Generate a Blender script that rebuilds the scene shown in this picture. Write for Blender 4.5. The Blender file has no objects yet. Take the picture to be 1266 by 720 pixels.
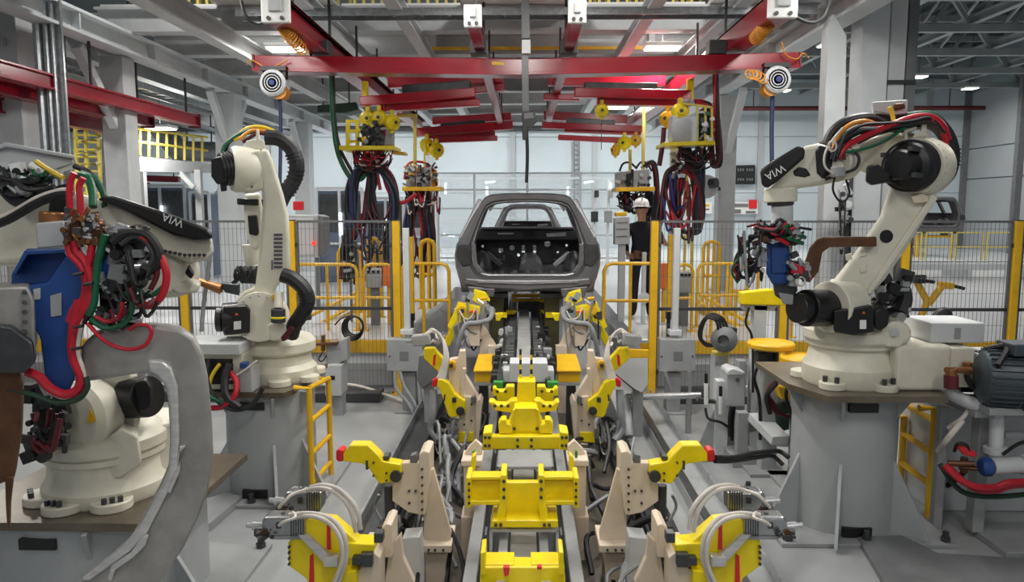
import bpy, bmesh, math, random
from mathutils import Vector, Matrix
random.seed(7)
SC = bpy.context.scene
COL = SC.collection
V = Vector

# ------------------------------------------------------------------ camera
FPX, CX, CY = 914.0, 633.0, 360.0
CAM = V((0, 0, 2.35))
PITCH = math.atan2(102, 914)
YAW = math.asin(15 / math.sqrt(15**2 + 102**2 + 914**2))
sy, cy, sp, cp = math.sin(YAW), math.cos(YAW), math.sin(PITCH), math.cos(PITCH)
C_F = V((-sy*cp, cy*cp, -sp)); C_R = V((cy, sy, 0)); C_U = V((-sy*sp, cy*sp, cp))
cam_d = bpy.data.cameras.new('camera'); cam = bpy.data.objects.new('camera', cam_d)
COL.objects.link(cam); SC.camera = cam
cam_d.sensor_fit = 'HORIZONTAL'; cam_d.sensor_width = 36.0; cam_d.lens = 36.0*FPX/1266
cam_d.clip_start = 0.05; cam_d.clip_end = 300
m = Matrix((C_R, C_U, -C_F)).transposed().to_4x4(); m.translation = CAM
cam.matrix_world = m

# ------------------------------------------------------------------ world and view
w = bpy.data.worlds.new('hall_ambient'); SC.world = w; w.use_nodes = True
w.node_tree.nodes['Background'].inputs[0].default_value = (0.86, 0.92, 1.0, 1)
w.node_tree.nodes['Background'].inputs[1].default_value = 0.2
SC.view_settings.view_transform = 'Standard'; SC.view_settings.look = 'None'
SC.view_settings.gamma = 1; SC.view_settings.use_curve_mapping = False
SC.view_settings.exposure = 0.0

# hall lamps, with some added fill: LED battens under the mezzanine and high bays under the roof (fixtures are built further down)
def area(x, y, z, sx, syy, power, col=(1, 0.97, 0.93)):
    d = bpy.data.lights.new('lamp_or_fill_light', 'AREA'); d.shape = 'RECTANGLE'; d.size = sx; d.size_y = syy
    d.energy = power; d.color = col
    o = bpy.data.objects.new('lamp_or_fill_light', d); COL.objects.link(o); o.location = (x, y, z); return o
LAMPS = []            # (x, y, z, w, l) fixtures and added unseen lamps
for yy, pw_ in ((-2.4, 26), (1.4, 40), (5.7, 56)):
    for xx in (-3.5, 0.0, 3.2):
        LAMPS.append((xx, yy, 4.80, 0.30, 1.4, pw_*(0.45 if xx < -1 and yy < 3 else 1.35 if xx == 0 else 1.0)))
LAMPS += [(-3.5, 7.4, 4.9, 0.3, 0.7, 52), (3.3, 7.4, 4.9, 0.3, 0.7, 52), (-0.9, 7.4, 4.9, 0.3, 0.7, 26), (0.9, 7.4, 4.9, 0.3, 0.7, 26),
          (-3.75, 11.9, 4.9, 0.52, 0.3, 90), (2.15, 11.9, 4.9, 0.52, 0.3, 90), (-3.2, 18.0, 4.8, 0.5, 0.4, 70), (2.2, 18.0, 4.8, 0.5, 0.4, 70), (-7.7, 15.8, 4.1, 0.5, 0.4, 70), (-7.9, 10.6, 4.1, 0.4, 0.5, 60)]
for yy in (25.5, 28.6):
    for xx in (-12.0, -7.0, -2.0, 3.0):
        LAMPS.append((xx, yy, 6.75, 0.5, 0.5, 150))
for (xx, yy) in ((8.1, 20.5), (13.1, 25.4), (9.6, 28.2), (6.2, 27.5), (16.2, 27.8), (15.5, 21.2), (7.9, 14.5), (13.1, 14.5)):
    LAMPS.append((xx, yy, 6.75, 0.4, 0.4, 110))
LAMPS += [(-4.6, 9.9, 6.75, 0.4, 0.4, 70), (0.2, 9.9, 6.75, 0.4, 0.4, 60), (3.0, 9.9, 6.75, 0.4, 0.4, 60)]  # unseen lamps added above the deck to light the yellow stairs and gaps
for (x, y, z, a, b, p) in LAMPS:
    area(x, y, z-0.09, a, b, p)
    if z < 6: area(x, y, z+0.04, a, b, p*0.26).rotation_euler = (math.pi, 0, 0)     # added upward fill to brighten the deck, not a batten output

# ------------------------------------------------------------------ pixel -> point helpers (photo is 1266 x 720)
def ray(u, v): return C_R*((u-CX)/FPX) + C_U*((CY-v)/FPX) + C_F
def q(u, v, Y):
    d = ray(u, v); return CAM + d*(Y/d.y)
def qz(u, v, z):
    d = ray(u, v); return CAM + d*((z-CAM.z)/d.z)
def qx(u, v, x):
    d = ray(u, v); return CAM + d*(x/d.x)

# ------------------------------------------------------------------ materials
def lin(c): return tuple((x/12.92 if x <= 0.04045 else ((x+0.055)/1.055)**2.4) for x in c)
def hexc(h): return lin(tuple(int(h[i:i+2], 16)/255 for i in (0, 2, 4)))
MATS = {}
def mat(name, h, rough=0.5, metal=0.0, var=0.12, scale=6.0, bump=0.0, spec=0.5, dirt=None, dirt_amt=0.0, stretch=None):
    m = bpy.data.materials.new(name); m.use_nodes = True; nt = m.node_tree; b = nt.nodes['Principled BSDF']
    c = hexc(h)
    tc = nt.nodes.new('ShaderNodeTexCoord'); n = nt.nodes.new('ShaderNodeTexNoise')
    n.inputs['Scale'].default_value = scale; n.inputs['Detail'].default_value = 5; n.inputs['Roughness'].default_value = 0.6
    if stretch:
        mp = nt.nodes.new('ShaderNodeMapping'); mp.inputs['Scale'].default_value = stretch
        nt.links.new(tc.outputs['Object'], mp.inputs['Vector']); nt.links.new(mp.outputs['Vector'], n.inputs['Vector'])
    else: nt.links.new(tc.outputs['Object'], n.inputs['Vector'])
    r = nt.nodes.new('ShaderNodeValToRGB')
    r.color_ramp.elements[0].position = 0.3; r.color_ramp.elements[1].position = 0.72
    r.color_ramp.elements[0].color = (*[max(0, x*(1-var*1.6)) for x in c], 1)
    r.color_ramp.elements[1].color = (*[min(1, x*(1+var)) for x in c], 1)
    nt.links.new(n.outputs['Fac'], r.inputs['Fac'])
    out = r.outputs['Color']
    if dirt:
        n2 = nt.nodes.new('ShaderNodeTexNoise'); n2.inputs['Scale'].default_value = scale*0.35; n2.inputs['Detail'].default_value = 8
        n2.inputs['Roughness'].default_value = 0.75
        nt.links.new(tc.outputs['Object'], n2.inputs['Vector'])
        r2 = nt.nodes.new('ShaderNodeValToRGB'); r2.color_ramp.elements[0].position = 0.5; r2.color_ramp.elements[1].position = 0.72
        r2.color_ramp.elements[0].color = (0, 0, 0, 1); r2.color_ramp.elements[1].color = (dirt_amt,)*3 + (1,)
        nt.links.new(n2.outputs['Fac'], r2.inputs['Fac'])
        mx = nt.nodes.new('ShaderNodeMix'); mx.data_type = 'RGBA'
        nt.links.new(r2.outputs['Color'], mx.inputs[0]); nt.links.new(out, mx.inputs[6]); mx.inputs[7].default_value = (*hexc(dirt), 1)
        out = mx.outputs[2]
    nt.links.new(out, b.inputs['Base Color'])
    b.inputs['Roughness'].default_value = rough; b.inputs['Metallic'].default_value = metal
    b.inputs['Specular IOR Level'].default_value = spec
    if bump:
        bp = nt.nodes.new('ShaderNodeBump'); bp.inputs['Strength'].default_value = bump; bp.inputs['Distance'].default_value = 0.01
        nt.links.new(n.outputs['Fac'], bp.inputs['Height']); nt.links.new(bp.outputs['Normal'], b.inputs['Normal'])
    MATS[name] = m; return m
def emit(name, h, s):
    m = bpy.data.materials.new(name); m.use_nodes = True; nt = m.node_tree; b = nt.nodes['Principled BSDF']
    b.inputs['Base Color'].default_value = (*hexc(h), 1)
    b.inputs['Emission Color'].default_value = (*hexc(h), 1); b.inputs['Emission Strength'].default_value = s
    MATS[name] = m; return m
M = MATS
mat('floor_concrete', '9DA0A1', 0.32, 0, 0.12, 0.9, 0.02, 0.5, '6F7071', 0.55)
mat('hall_floor', 'D9DCDE', 0.22, 0, 0.05, 0.5, 0.0, 0.5, 'B4B7BA', 0.4)
mat('pit_wall', '9A9B9C', 0.6, 0, 0.1, 2)
mat('wall_panel', 'C0CDD3', 0.5, 0, 0.04, 0.6)
mat('wall_seam', '93A0A6', 0.6, 0, 0.05, 2)
mat('wall_grey', 'A9AEB2', 0.55, 0, 0.05, 0.6)
mat('roof_dark', '50585A', 0.8, 0, 0.2, 0.5)
mat('deck_light', 'EDECEA', 0.6, 0, 0.05, 0.7)
mat('deck_panel', 'CFCDCA', 0.6, 0, 0.12, 0.7)
mat('steel_grey', 'B4B7B8', 0.5, 0, 0.08, 2.5, 0, 0.5, '7D8082', 0.4)
mat('steel_light', 'CDD2D4', 0.5, 0, 0.07, 2.5)
mat('truss_grey', '8D9394', 0.6, 0, 0.1, 2)
mat('galvanised', 'B8BDC0', 0.32, 0.75, 0.18, 14)
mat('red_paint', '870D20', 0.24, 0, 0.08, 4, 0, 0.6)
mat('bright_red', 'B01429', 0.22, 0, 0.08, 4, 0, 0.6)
mat('dark_red', '521219', 0.5, 0, 0.1, 4)
mat('safety_yellow', 'E3B21E', 0.4, 0, 0.1, 5, 0, 0.5, 'A9811B', 0.35)
mat('chrome', 'A8AAAD', 0.22, 0.8, 0.12, 10)
mat('bright_yellow', 'F2D90C', 0.38, 0, 0.07, 6, 0, 0.5, 'B59C12', 0.35)
mat('pale_yellow', 'D9C75A', 0.5, 0, 0.08, 5)
mat('tan_paint', 'DBCBB6', 0.5, 0, 0.07, 5, 0, 0.5, '9C8B76', 0.35)
mat('robot_white', 'D8D5C4', 0.36, 0, 0.06, 4, 0, 0.5, 'A39D8A', 0.4)
mat('black_plastic', '1B1B1C', 0.36, 0, 0.25, 10)
mat('black_rubber', '161617', 0.55, 0, 0.2, 14, 0.05)
mat('dark_grey', '3A3B3D', 0.5, 0, 0.2, 6)
mat('mid_grey', '6E7072', 0.5, 0, 0.12, 5)
mat('machine_grey', '979A9B', 0.45, 0, 0.1, 4, 0, 0.5, '686A6B', 0.45)
mat('pedestal_grey', 'A4A8AA', 0.5, 0, 0.07, 2.2, 0, 0.5, '838688', 0.5)
mat('box_grey', 'B0B3B5', 0.45, 0, 0.05, 4)
mat('light_grey', 'C3C6C8', 0.45, 0, 0.05, 4)
mat('aluminium', 'D2D2D0', 0.3, 0.45, 0.12, 9, 0.02, 0.5, None, 0, (1, 1, 6))
mat('worn_alu', 'A5A39F', 0.42, 0.35, 0.16, 5, 0.03, 0.5, '7F796F', 0.5)
mat('steel_shiny', 'C9CBCD', 0.25, 0.7, 0.1, 12)
mat('dark_steel', '55585A', 0.38, 0.7, 0.2, 9)
mat('plate_steel', '746B5D', 0.33, 0.5, 0.2, 4, 0.03, 0.5, '5D4F3C', 0.7)
mat('copper_brown', '6B4B34', 0.42, 0.5, 0.25, 9)
mat('copper', 'A9744C', 0.35, 0.8, 0.2, 9)
mat('blue_paint', '1F4483', 0.42, 0, 0.1, 6)
mat('hose_red', 'B5182B', 0.4, 0, 0.12, 12)
mat('hose_darkred', '5E1824', 0.45, 0, 0.2, 12)
mat('hose_green', '125A3C', 0.45, 0, 0.2, 12)
mat('hose_black', '1C1C20', 0.5, 0, 0.3, 20, 0.08)
mat('hose_navy', '25304F', 0.5, 0, 0.2, 12)
mat('hose_blue', '1D2C74', 0.45, 0, 0.2, 12)
mat('hose_grey', '8B8E91', 0.5, 0, 0.12, 12)
mat('hose_white', 'CFC9C0', 0.5, 0, 0.1, 12)
mat('hose_yellow', 'D7B52A', 0.5, 0, 0.12, 12)
mat('hose_orange', 'D08A2A', 0.5, 0, 0.12, 12)
mat('cap_red', 'D3242C', 0.4, 0, 0.08, 8)
mat('red_orange', 'E0401E', 0.4, 0, 0.08, 8)
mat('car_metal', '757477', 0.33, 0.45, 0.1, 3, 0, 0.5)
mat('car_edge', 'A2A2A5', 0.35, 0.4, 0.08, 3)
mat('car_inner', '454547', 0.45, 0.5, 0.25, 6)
mat('car_bright', 'B9BABB', 0.3, 0.7, 0.2, 8)
mat('wire_grey', '6B6D6E', 0.5, 0.3, 0.05, 3)
mat('helmet_white', 'EDEDEA', 0.3, 0, 0.03, 4)
mat('cloth_navy', '1B1E27', 0.85, 0, 0.2, 30, 0.1)
mat('skin', 'B98A70', 0.5, 0, 0.08, 20)
mat('white_plastic', 'E4E5E3', 0.4, 0, 0.03, 4)
mat('screen_black', '202223', 0.3, 0, 0.1, 6)
mat('motor_dark', '4A5359', 0.4, 0.2, 0.12, 6)
mat('olive_steel', '4E4A30', 0.5, 0.4, 0.2, 6)
mat('mesh_white', 'DDE3E6', 0.4, 0.1, 0.03, 3)
mat('cabinet_blue', '66748C', 0.4, 0, 0.15, 3)
mat('green_paint', '2E8B3C', 0.45, 0, 0.1, 6)
mat('dark_green', '1E3A2B', 0.6, 0, 0.15, 3)
mat('warning_orange', 'E2732A', 0.45, 0, 0.1, 6)
mat('print_dark', '55505A', 0.6, 0, 0.05, 6)
mat('print_white', 'E6E6E4', 0.6, 0, 0.03, 6)
emit('lamp_glow', 'FFFBF2', 9.0)
emit('tube_glow', 'F2F8FF', 5.0)
emit('signal_orange', 'FF7A2A', 2.2)
emit('signal_red', 'FF2A20', 1.5)

# clear polycarbonate for the booth panes
gm = bpy.data.materials.new('clear_pane'); gm.use_nodes = True; gb = gm.node_tree.nodes['Principled BSDF']
gb.inputs['Base Color'].default_value = (0.82, 0.9, 0.94, 1); gb.inputs['Roughness'].default_value = 0.08
gb.inputs['Alpha'].default_value = 0.16; gb.inputs['Specular IOR Level'].default_value = 0.6; MATS['clear_pane'] = gm

# ------------------------------------------------------------------ objects
WL = {}   # world location of every object made
SPLIT = set('''trolley roller_bracket wing_flange upper_ear pad foot_lug end_lug lower_ear rear_block cable_hole foot_bolt stiffener hanger leg brace lug
sensor_cable pillar cowl_slot frame_tube anchor_bolt hose steel_fitting cable_tie black_hose red_hose grey_hose white_pipe end_stop guard_bar ear rung cable stile cage_hoop conduit
post roller grip light_tube button fin drum_ridge weld_gun transformer transformer_box web hose_loop sensor side_rail red_clip bar tube rail railing air_hose fitting brass_fitting
hanger_rod cooling_rib hub_ring hose_ring motor_rib cable_loop block face_features print_block digit device skid upper_rail column roof_rib floor_rib end_cap side_bracket valve gusset
foot end_plate clip label_strip tool_pouch pin knuckle air_fitting guard_frame bolt motor_strap shelf_hole cable_coil panel_frame print_mark upright'''.split())
def thing(name, label, cat, loc=(0, 0, 0), group=None, kind=None):
    o = bpy.data.objects.new(name, None); COL.objects.link(o); o.location = loc; o.empty_display_size = 0.1
    WL[o.name] = V(loc); tag(o, label, cat, group, kind); return o
def tag(o, label=None, cat=None, group=None, kind=None):
    if label: o['label'] = label
    if cat: o['category'] = cat
    if group: o['group'] = group
    if kind: o['kind'] = kind
    return o

def catmull(pts, sub):
    pts = [V(p) for p in pts]
    if len(pts) < 3 or sub < 2: return pts
    out = []
    P = [pts[0]*2-pts[1]] + pts + [pts[-1]*2-pts[-2]]
    for i in range(1, len(P)-2):
        a, b, c, d = P[i-1], P[i], P[i+1], P[i+2]
        for k in range(sub):
            t = k/sub
            out.append(0.5*((2*b)+(c-a)*t+(2*a-5*b+4*c-d)*t*t+(3*b-a-3*c+d)*t*t*t))
    out.append(pts[-1]); return out

class MB:
    def __init__(s): s.v = []; s.f = []; s.p = []
    def add(s, vs, fs):
        n = len(s.v); s.p.append((n, len(s.f), len(vs), len(fs))); s.v += [V(x) for x in vs]; s.f += [[i+n for i in f] for f in fs]; return s
    def box(s, c, size, R=None):
        c = V(c); h = V(size)/2; vs = []
        for dz in (-1, 1):
            for dx, dy in ((-1, -1), (1, -1), (1, 1), (-1, 1)):
                p = V((dx*h.x, dy*h.y, dz*h.z)); vs.append(c+(R @ p if R else p))
        return s.add(vs, [(3, 2, 1, 0), (4, 5, 6, 7), (0, 1, 5, 4), (1, 2, 6, 5), (2, 3, 7, 6), (3, 0, 4, 7)])
    def b2(s, p, r): p = V(p); r = V(r); return s.box((p+r)/2, [abs(x) for x in (r-p)])
    def frame(s, p0, p1, up=(0, 0, 1)):
        d = (V(p1)-V(p0)).normalized(); up = V(up)
        if abs(d.dot(up)) > 0.98: up = V((0, 1, 0)) if abs(d.y) < 0.9 else V((1, 0, 0))
        x = d.cross(up).normalized(); y = x.cross(d).normalized(); return d, x, y
    def sweep(s, p0, p1, prof, up=(0, 0, 1)):
        p0 = V(p0); p1 = V(p1); d, x, y = s.frame(p0, p1, up); n = len(prof)
        vs = [p0+x*a+y*b for a, b in prof]+[p1+x*a+y*b for a, b in prof]
        fs = [[i, (i+1) % n, n+(i+1) % n, n+i] for i in range(n)]+[list(range(n))[::-1], list(range(n, 2*n))]
        return s.add(vs, fs)
    def bar(s, p0, p1, w, h=None, up=(0, 0, 1)):
        h = h or w; return s.sweep(p0, p1, [(-w/2, -h/2), (w/2, -h/2), (w/2, h/2), (-w/2, h/2)], up)
    def ibeam(s, p0, p1, w, h, t=0.02, up=(0, 0, 1)):
        a, b, c = w/2, h/2, t/2
        return s.sweep(p0, p1, [(-a, -b), (a, -b), (a, -b+t), (c, -b+t), (c, b-t), (a, b-t), (a, b), (-a, b), (-a, b-t), (-c, b-t), (-c, -b+t), (-a, -b+t)], up)
    def channel(s, p0, p1, w, h, t=0.02, up=(0, 0, 1)):
        a, b = w/2, h/2
        return s.sweep(p0, p1, [(-a, -b), (a, -b), (a, -b+t), (-a+t, -b+t), (-a+t, b-t), (a, b-t), (a, b), (-a, b)], up)
    def cyl(s, p0, p1, r0, r1=None, n=16):
        p0 = V(p0); p1 = V(p1); r1 = r0 if r1 is None else r1; d, x, y = s.frame(p0, p1)
        A = [(math.cos(2*math.pi*i/n), math.sin(2*math.pi*i/n)) for i in range(n)]
        vs = [p0+(x*a+y*b)*r0 for a, b in A]+[p1+(x*a+y*b)*r1 for a, b in A]
        return s.add(vs, [[i, (i+1) % n, n+(i+1) % n, n+i] for i in range(n)]+[list(range(n))[::-1], list(range(n, 2*n))])
    def lathe(s, c, axis, prof, n=24):
        c = V(c); d, x, y = s.frame((0, 0, 0), axis); k = len(prof); vs = []
        for r, h in prof:
            for i in range(n):
                a = 2*math.pi*i/n; vs.append(c+d*h+(x*math.cos(a)+y*math.sin(a))*max(r, 1e-4))
        fs = [[j*n+i, j*n+(i+1) % n, (j+1)*n+(i+1) % n, (j+1)*n+i] for j in range(k-1) for i in range(n)]
        fs += [list(range(n))[::-1], list(range((k-1)*n, k*n))]
        return s.add(vs, fs)
    def sphere(s, c, r, n=14, k=9, sc=(1, 1, 1)):
        c = V(c); vs = []; sc = V(sc)
        for j in range(k+1):
            t = math.pi*j/k
            for i in range(n):
                a = 2*math.pi*i/n
                vs.append(c+V((math.sin(t)*math.cos(a)*r*sc.x, math.sin(t)*math.sin(a)*r*sc.y, math.cos(t)*r*sc.z)))
        return s.add(vs, [[j*n+i, (j+1)*n+i, (j+1)*n+(i+1) % n, j*n+(i+1) % n] for j in range(k) for i in range(n)])
    def tube(s, pts, r, n=8, sub=5, r1=None):
        pts = catmull(pts, sub); k = len(pts); prev = None; vs = []
        for j, p in enumerate(pts):
            d = (pts[min(j+1, k-1)]-pts[max(j-1, 0)]).normalized()
            if prev is None:
                x = d.cross(V((0, 0, 1)))
                if x.length < 0.05: x = d.cross(V((1, 0, 0)))
            else: x = prev-d*prev.dot(d)
            x.normalize(); prev = x; y = d.cross(x)
            rr = r if r1 is None else r+(r1-r)*j/(k-1)
            for i in range(n):
                a = 2*math.pi*i/n; vs.append(p+(x*math.cos(a)+y*math.sin(a))*rr)
        fs = [[j*n+i, j*n+(i+1) % n, (j+1)*n+(i+1) % n, (j+1)*n+i] for j in range(k-1) for i in range(n)]
        fs += [list(range(n))[::-1], list(range((k-1)*n, k*n))]
        return s.add(vs, fs)
    def prism(s, pts, ext):
        pts = [V(p) for p in pts]; e = V(ext); n = len(pts)
        return s.add(pts+[p+e for p in pts], [list(range(n)), list(range(n, 2*n))[::-1]]+[[i, n+i, n+(i+1) % n, (i+1) % n] for i in range(n)])
    def pix(s, uv, Y, d, slant=0.0):
        """outline read from the photo, standing on the plane y = Y and d metres deep"""
        return s.prism([q(u, v, Y) for u, v in uv], (slant, d, 0))
    def ring(s, outer, inner, ext):
        n = len(outer); e = V(ext); o = [V(p) for p in outer]; i_ = [V(p) for p in inner]
        vs = o+i_+[p+e for p in o]+[p+e for p in i_]; fs = []
        for k in range(n):
            l = (k+1) % n
            fs += [[k, l, n+l, n+k], [2*n+k, 3*n+k, 3*n+l, 2*n+l], [k, 2*n+k, 2*n+l, l], [n+k, n+l, 3*n+l, 3*n+k]]
        return s.add(vs, fs)
    def build(s, name, mt, parent=None, bevel=0.0, smooth=False, seg=2, kind=None, label=None, ang=35):
        off = WL[parent.name] if parent else V((0, 0, 0))
        if parent and len(s.p) > 1 and name in SPLIT and kind != 'stuff':
            first = None
            for (v0, f0, nv, nf) in s.p:
                b_ = MB(); b_.v = s.v[v0:v0+nv]; b_.f = [[i-v0 for i in f] for f in s.f[f0:f0+nf]]
                o_ = b_.build(name, mt, parent, bevel, smooth, seg, kind, label, ang); first = first or o_
            return first
        me = bpy.data.meshes.new(name); me.from_pydata([tuple(p-off) for p in s.v], [], s.f)
        bm = bmesh.new(); bm.from_mesh(me); bmesh.ops.recalc_face_normals(bm, faces=bm.faces); bm.to_mesh(me); bm.free()
        me.materials.append(M[mt] if isinstance(mt, str) else mt)
        if smooth:
            me.polygons.foreach_set('use_smooth', [True]*len(me.polygons)); me.set_sharp_from_angle(angle=math.radians(ang))
        o = bpy.data.objects.new(name, me); COL.objects.link(o); WL[o.name] = off
        if parent: o.parent = parent
        if bevel:
            b = o.modifiers.new('bevel', 'BEVEL'); b.width = bevel; b.segments = seg; b.limit_method = 'ANGLE'; b.angle_limit = math.radians(40)
            b.use_clamp_overlap = True
        if kind: o['kind'] = kind
        if label: o['label'] = label
        return o
def cluster(parent, name, u0, u1, v0, v1, Y, n, mats, size, dy=0.1, seed=1):
    """many small fittings, blocks and stubs too small to pick apart"""
    r_ = random.Random(seed); by_ = {}
    for k in range(n):
        mt = r_.choice(mats); mb = by_.setdefault(mt, MB()); c = q(r_.uniform(u0, u1), r_.uniform(v0, v1), Y+r_.uniform(-dy, dy)); s_ = size*r_.uniform(0.5, 1.2)
        if k % 3 == 0: mb.box(c, (s_, s_*0.8, s_*r_.uniform(0.5, 1.4)), Matrix.Rotation(r_.uniform(-.5, .5), 3, 'Y'))
        elif k % 3 == 1:
            d = V((r_.uniform(-1, 1), r_.uniform(-.4, .4), r_.uniform(-1, 1))).normalized(); mb.cyl(c-d*s_*0.7, c+d*s_*0.7, s_*0.3, n=10)
        else: mb.cyl(c, c+V((0, -s_*0.6, 0)), s_*0.42, n=12)
    for mt, mb in by_.items(): mb.build(name, mt, parent, kind='stuff', smooth=True)
def loops(parent, name, u0, u1, v0, v1, Y, n, mats, r, seed=1, dy=0.08):
    """short slack cables between random points of a small area"""
    r_ = random.Random(seed); by_ = {}
    for k in range(n):
        a = (r_.uniform(u0, u1), r_.uniform(v0, v1)); b = (r_.uniform(u0, u1), r_.uniform(v0, v1)); y = Y+r_.uniform(-dy, dy); h = (v1-v0)*r_.uniform(0.1, 0.5)
        by_.setdefault(r_.choice(mats), MB()).tube([q(a[0], a[1], y), q(a[0]*0.7+b[0]*0.3, max(a[1], b[1])+h*0.6, y-0.03), q(a[0]*0.3+b[0]*0.7, max(a[1], b[1])+h*0.5, y), q(b[0], b[1], y)], r*r_.uniform(0.7, 1.2), 6, 5)
    for mt, mb in by_.items(): mb.build(name, mt, parent, kind='stuff', smooth=True)
def kids(o): return [c for c in COL.objects if c.parent == o]
def copy_tree(o, loc=None, parent=None, label=None):
    c = o.copy(); COL.objects.link(c); c.parent = parent
    if loc is not None: c.location = loc; WL[c.name] = V(loc)
    if label: c['label'] = label
    for ch in list(o.children): copy_tree(ch, None, c)
    return c
def flat_text(name, body, origin, right, up, size, mt, parent, depth=0.0015, bold=0.0):
    cu = bpy.data.curves.new(name, 'FONT'); cu.body = body; cu.size = 1.0; cu.extrude = 0; cu.align_x = 'CENTER'; cu.align_y = 'CENTER'; cu.offset = bold
    t = bpy.data.objects.new(name, cu); COL.objects.link(t)
    dg = bpy.context.evaluated_depsgraph_get(); me0 = t.evaluated_get(dg).to_mesh()
    vs = [p.co.copy() for p in me0.vertices]; fs = [list(p.vertices) for p in me0.polygons]
    t.evaluated_get(dg).to_mesh_clear(); bpy.data.objects.remove(t)
    right = V(right).normalized(); up = V(up).normalized(); nrm = right.cross(up)
    mb = MB(); mb.v = [V(origin)+right*p.x*size+up*p.y*size+nrm*depth for p in vs]; mb.f = fs
    off = WL[parent.name]; me = bpy.data.meshes.new(name); me.from_pydata([tuple(p-off) for p in mb.v], [], mb.f); me.materials.append(M[mt])
    o = bpy.data.objects.new(name, me); COL.objects.link(o); o.parent = parent; WL[o.name] = off; return o
# ================================================================== the setting
HZ = 0.65                                   # hall floor level beyond the sunken robot cell
def struct(o): o['kind'] = 'structure'; return o
struct(MB().b2((-9, -4, -0.2), (9, 9.42, 0)).build('floor', 'floor_concrete'))
hf = MB(); hf.b2((-26, 9.42, HZ-0.3), (-1.5, 16, HZ)); hf.b2((1.5, 9.42, HZ-0.3), (24, 16, HZ)); hf.b2((-26, 16, HZ-0.3), (24, 36, HZ))
struct(hf.build('floor_hall', 'hall_floor'))
mat('shaded_concrete', '58534A', 0.4, 0, 0.2, 2.5, 0.03, 0.5, '3A372F', 0.7)  # dark brown tone puts the shade under the line into the floor colour
struct(MB().b2((-0.95, 2.2, 0.0), (0.95, 9.42, 0.006)).build('floor_line', 'shaded_concrete'))
pw = MB(); pw.b2((-9, 9.42, 0), (-1.5, 9.5, HZ-0.301)); pw.b2((1.5, 9.42, 0), (9, 9.5, HZ-0.301))
pw.b2((-1.58, 9.5, 0), (-1.5, 16, HZ-0.301)); pw.b2((1.5, 9.5, 0), (1.58, 16, HZ-0.301)); pw.b2((-1.5, 9.42, -0.2), (1.5, 16, -0.02))
pw.b2((-9.1, -4, 0), (-9, 9.42, HZ)); pw.b2((9, -4, 0), (9.1, 9.42, HZ))
struct(pw.build('wall_pit', 'pit_wall'))
tr = MB(); tr.b2((-9, 9.36, 0.50), (-1.5, 9.418, 0.66)); tr.b2((1.5, 9.36, 0.50), (9, 9.418, 0.66))
struct(tr.build('trim_1', 'safety_yellow'))

# back wall: insulated metal panels between slim columns
wb = struct(MB().b2((-26, 32.1, 0.4), (24, 32.4, 9.2)).build('wall_back', 'wall_seam'))
pm = {}
def panel_piece(parent, c, size, mt, name='panel', bevel=0.006):
    key = (tuple(round(x, 3) for x in size), mt, name)
    if key not in pm:
        o = MB().box((0, 0, 0), size).build(name, mt, None, bevel, seg=1); o.parent = parent; pm[key] = o.data
    else:
        o = bpy.data.objects.new(name, pm[key]); COL.objects.link(o); o.parent = parent
    o.location = V(c)-WL[parent.name]; WL[o.name] = WL[parent.name]; return o
for i in range(14):
    x0 = -25+i*3.5
    for z0, h in ((HZ, 2.35), (3.02, 2.35), (5.39, 2.35)):
        panel_piece(wb, (x0+1.75, 32.06, z0+h/2), (3.46, 0.08, h), 'wall_panel')
cm = MB()
for i in range(15): cm.box((-25+i*3.5, 31.98, 4.2), (0.22, 0.16, 7.1))
cm.build('column', 'wall_grey', wb)
MB().cyl((-26, 31.8, 5.72), (4.5, 31.8, 5.72), 0.11).build('pipe', 'dark_grey', wb)
wr = struct(MB().b2((18.8, 8, 0.4), (19.1, 32.1, 9.2)).build('wall_right', 'wall_seam'))
for i in range(6):
    y0 = 11.0+i*3.5
    for z0, h in ((HZ, 2.9), (3.6, 1.2), (4.85, 2.3)):
        panel_piece(wr, (18.76, y0+1.75, z0+h/2), (0.08, 3.40, h), 'wall_grey')
wc = MB()
for i in range(7): wc.box((18.6, 11.0+i*3.5, 4.2), (0.24, 0.22, 7.1))
wc.build('column', 'mid_grey', wr)
MB().tube([(18.6, 12, 6.2), (18.6, 24.6, 6.2), (18.6, 24.7, 6.1), (18.6, 24.7, 0.7)], 0.07, 8, 1).build('pipe', 'dark_red', wr)

# roof over the whole hall with lattice trusses
rf = struct(MB().b2((-26, -4, 9.2), (24, 36, 9.35)).build('ceiling', 'roof_dark'))
rib = MB()
for i in range(24): rib.box((4.5+i*0.62, 22, 9.13), (0.08, 22, 0.14))
rib.build('roof_rib', 'roof_dark', rf)
for j, y in enumerate((17.0, 20.0, 23.0, 26.0, 29.0)):
    t = thing('roof_truss', 'grey lattice roof truss spanning above the high hall bay', 'truss', (11.6, y, 7.0), 'roof trusses of the high bay')
    MB().bar((4.4, y, 7.0), (18.8, y, 7.0), 0.16, 0.2).build('bottom_chord', 'truss_grey', t)
    MB().bar((4.4, y, 8.7), (18.8, y, 8.7), 0.16, 0.2).build('top_chord', 'truss_grey', t)
    for k in range(6):
        x = 4.4+k*2.4
        MB().bar((x, y, 7.0), (x+1.2, y, 8.7), 0.10, 0.10).bar((x+1.2, y, 8.7), (x+2.4, y, 7.0), 0.10, 0.10).build('web', 'truss_grey', t)
    MB().bar((7.4, y, 8.0), (7.4, y+3, 8.7), 0.07).bar((12.4, y, 8.6), (12.4, y+3, 7.1), 0.07).build('brace', 'truss_grey', t)
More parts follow.
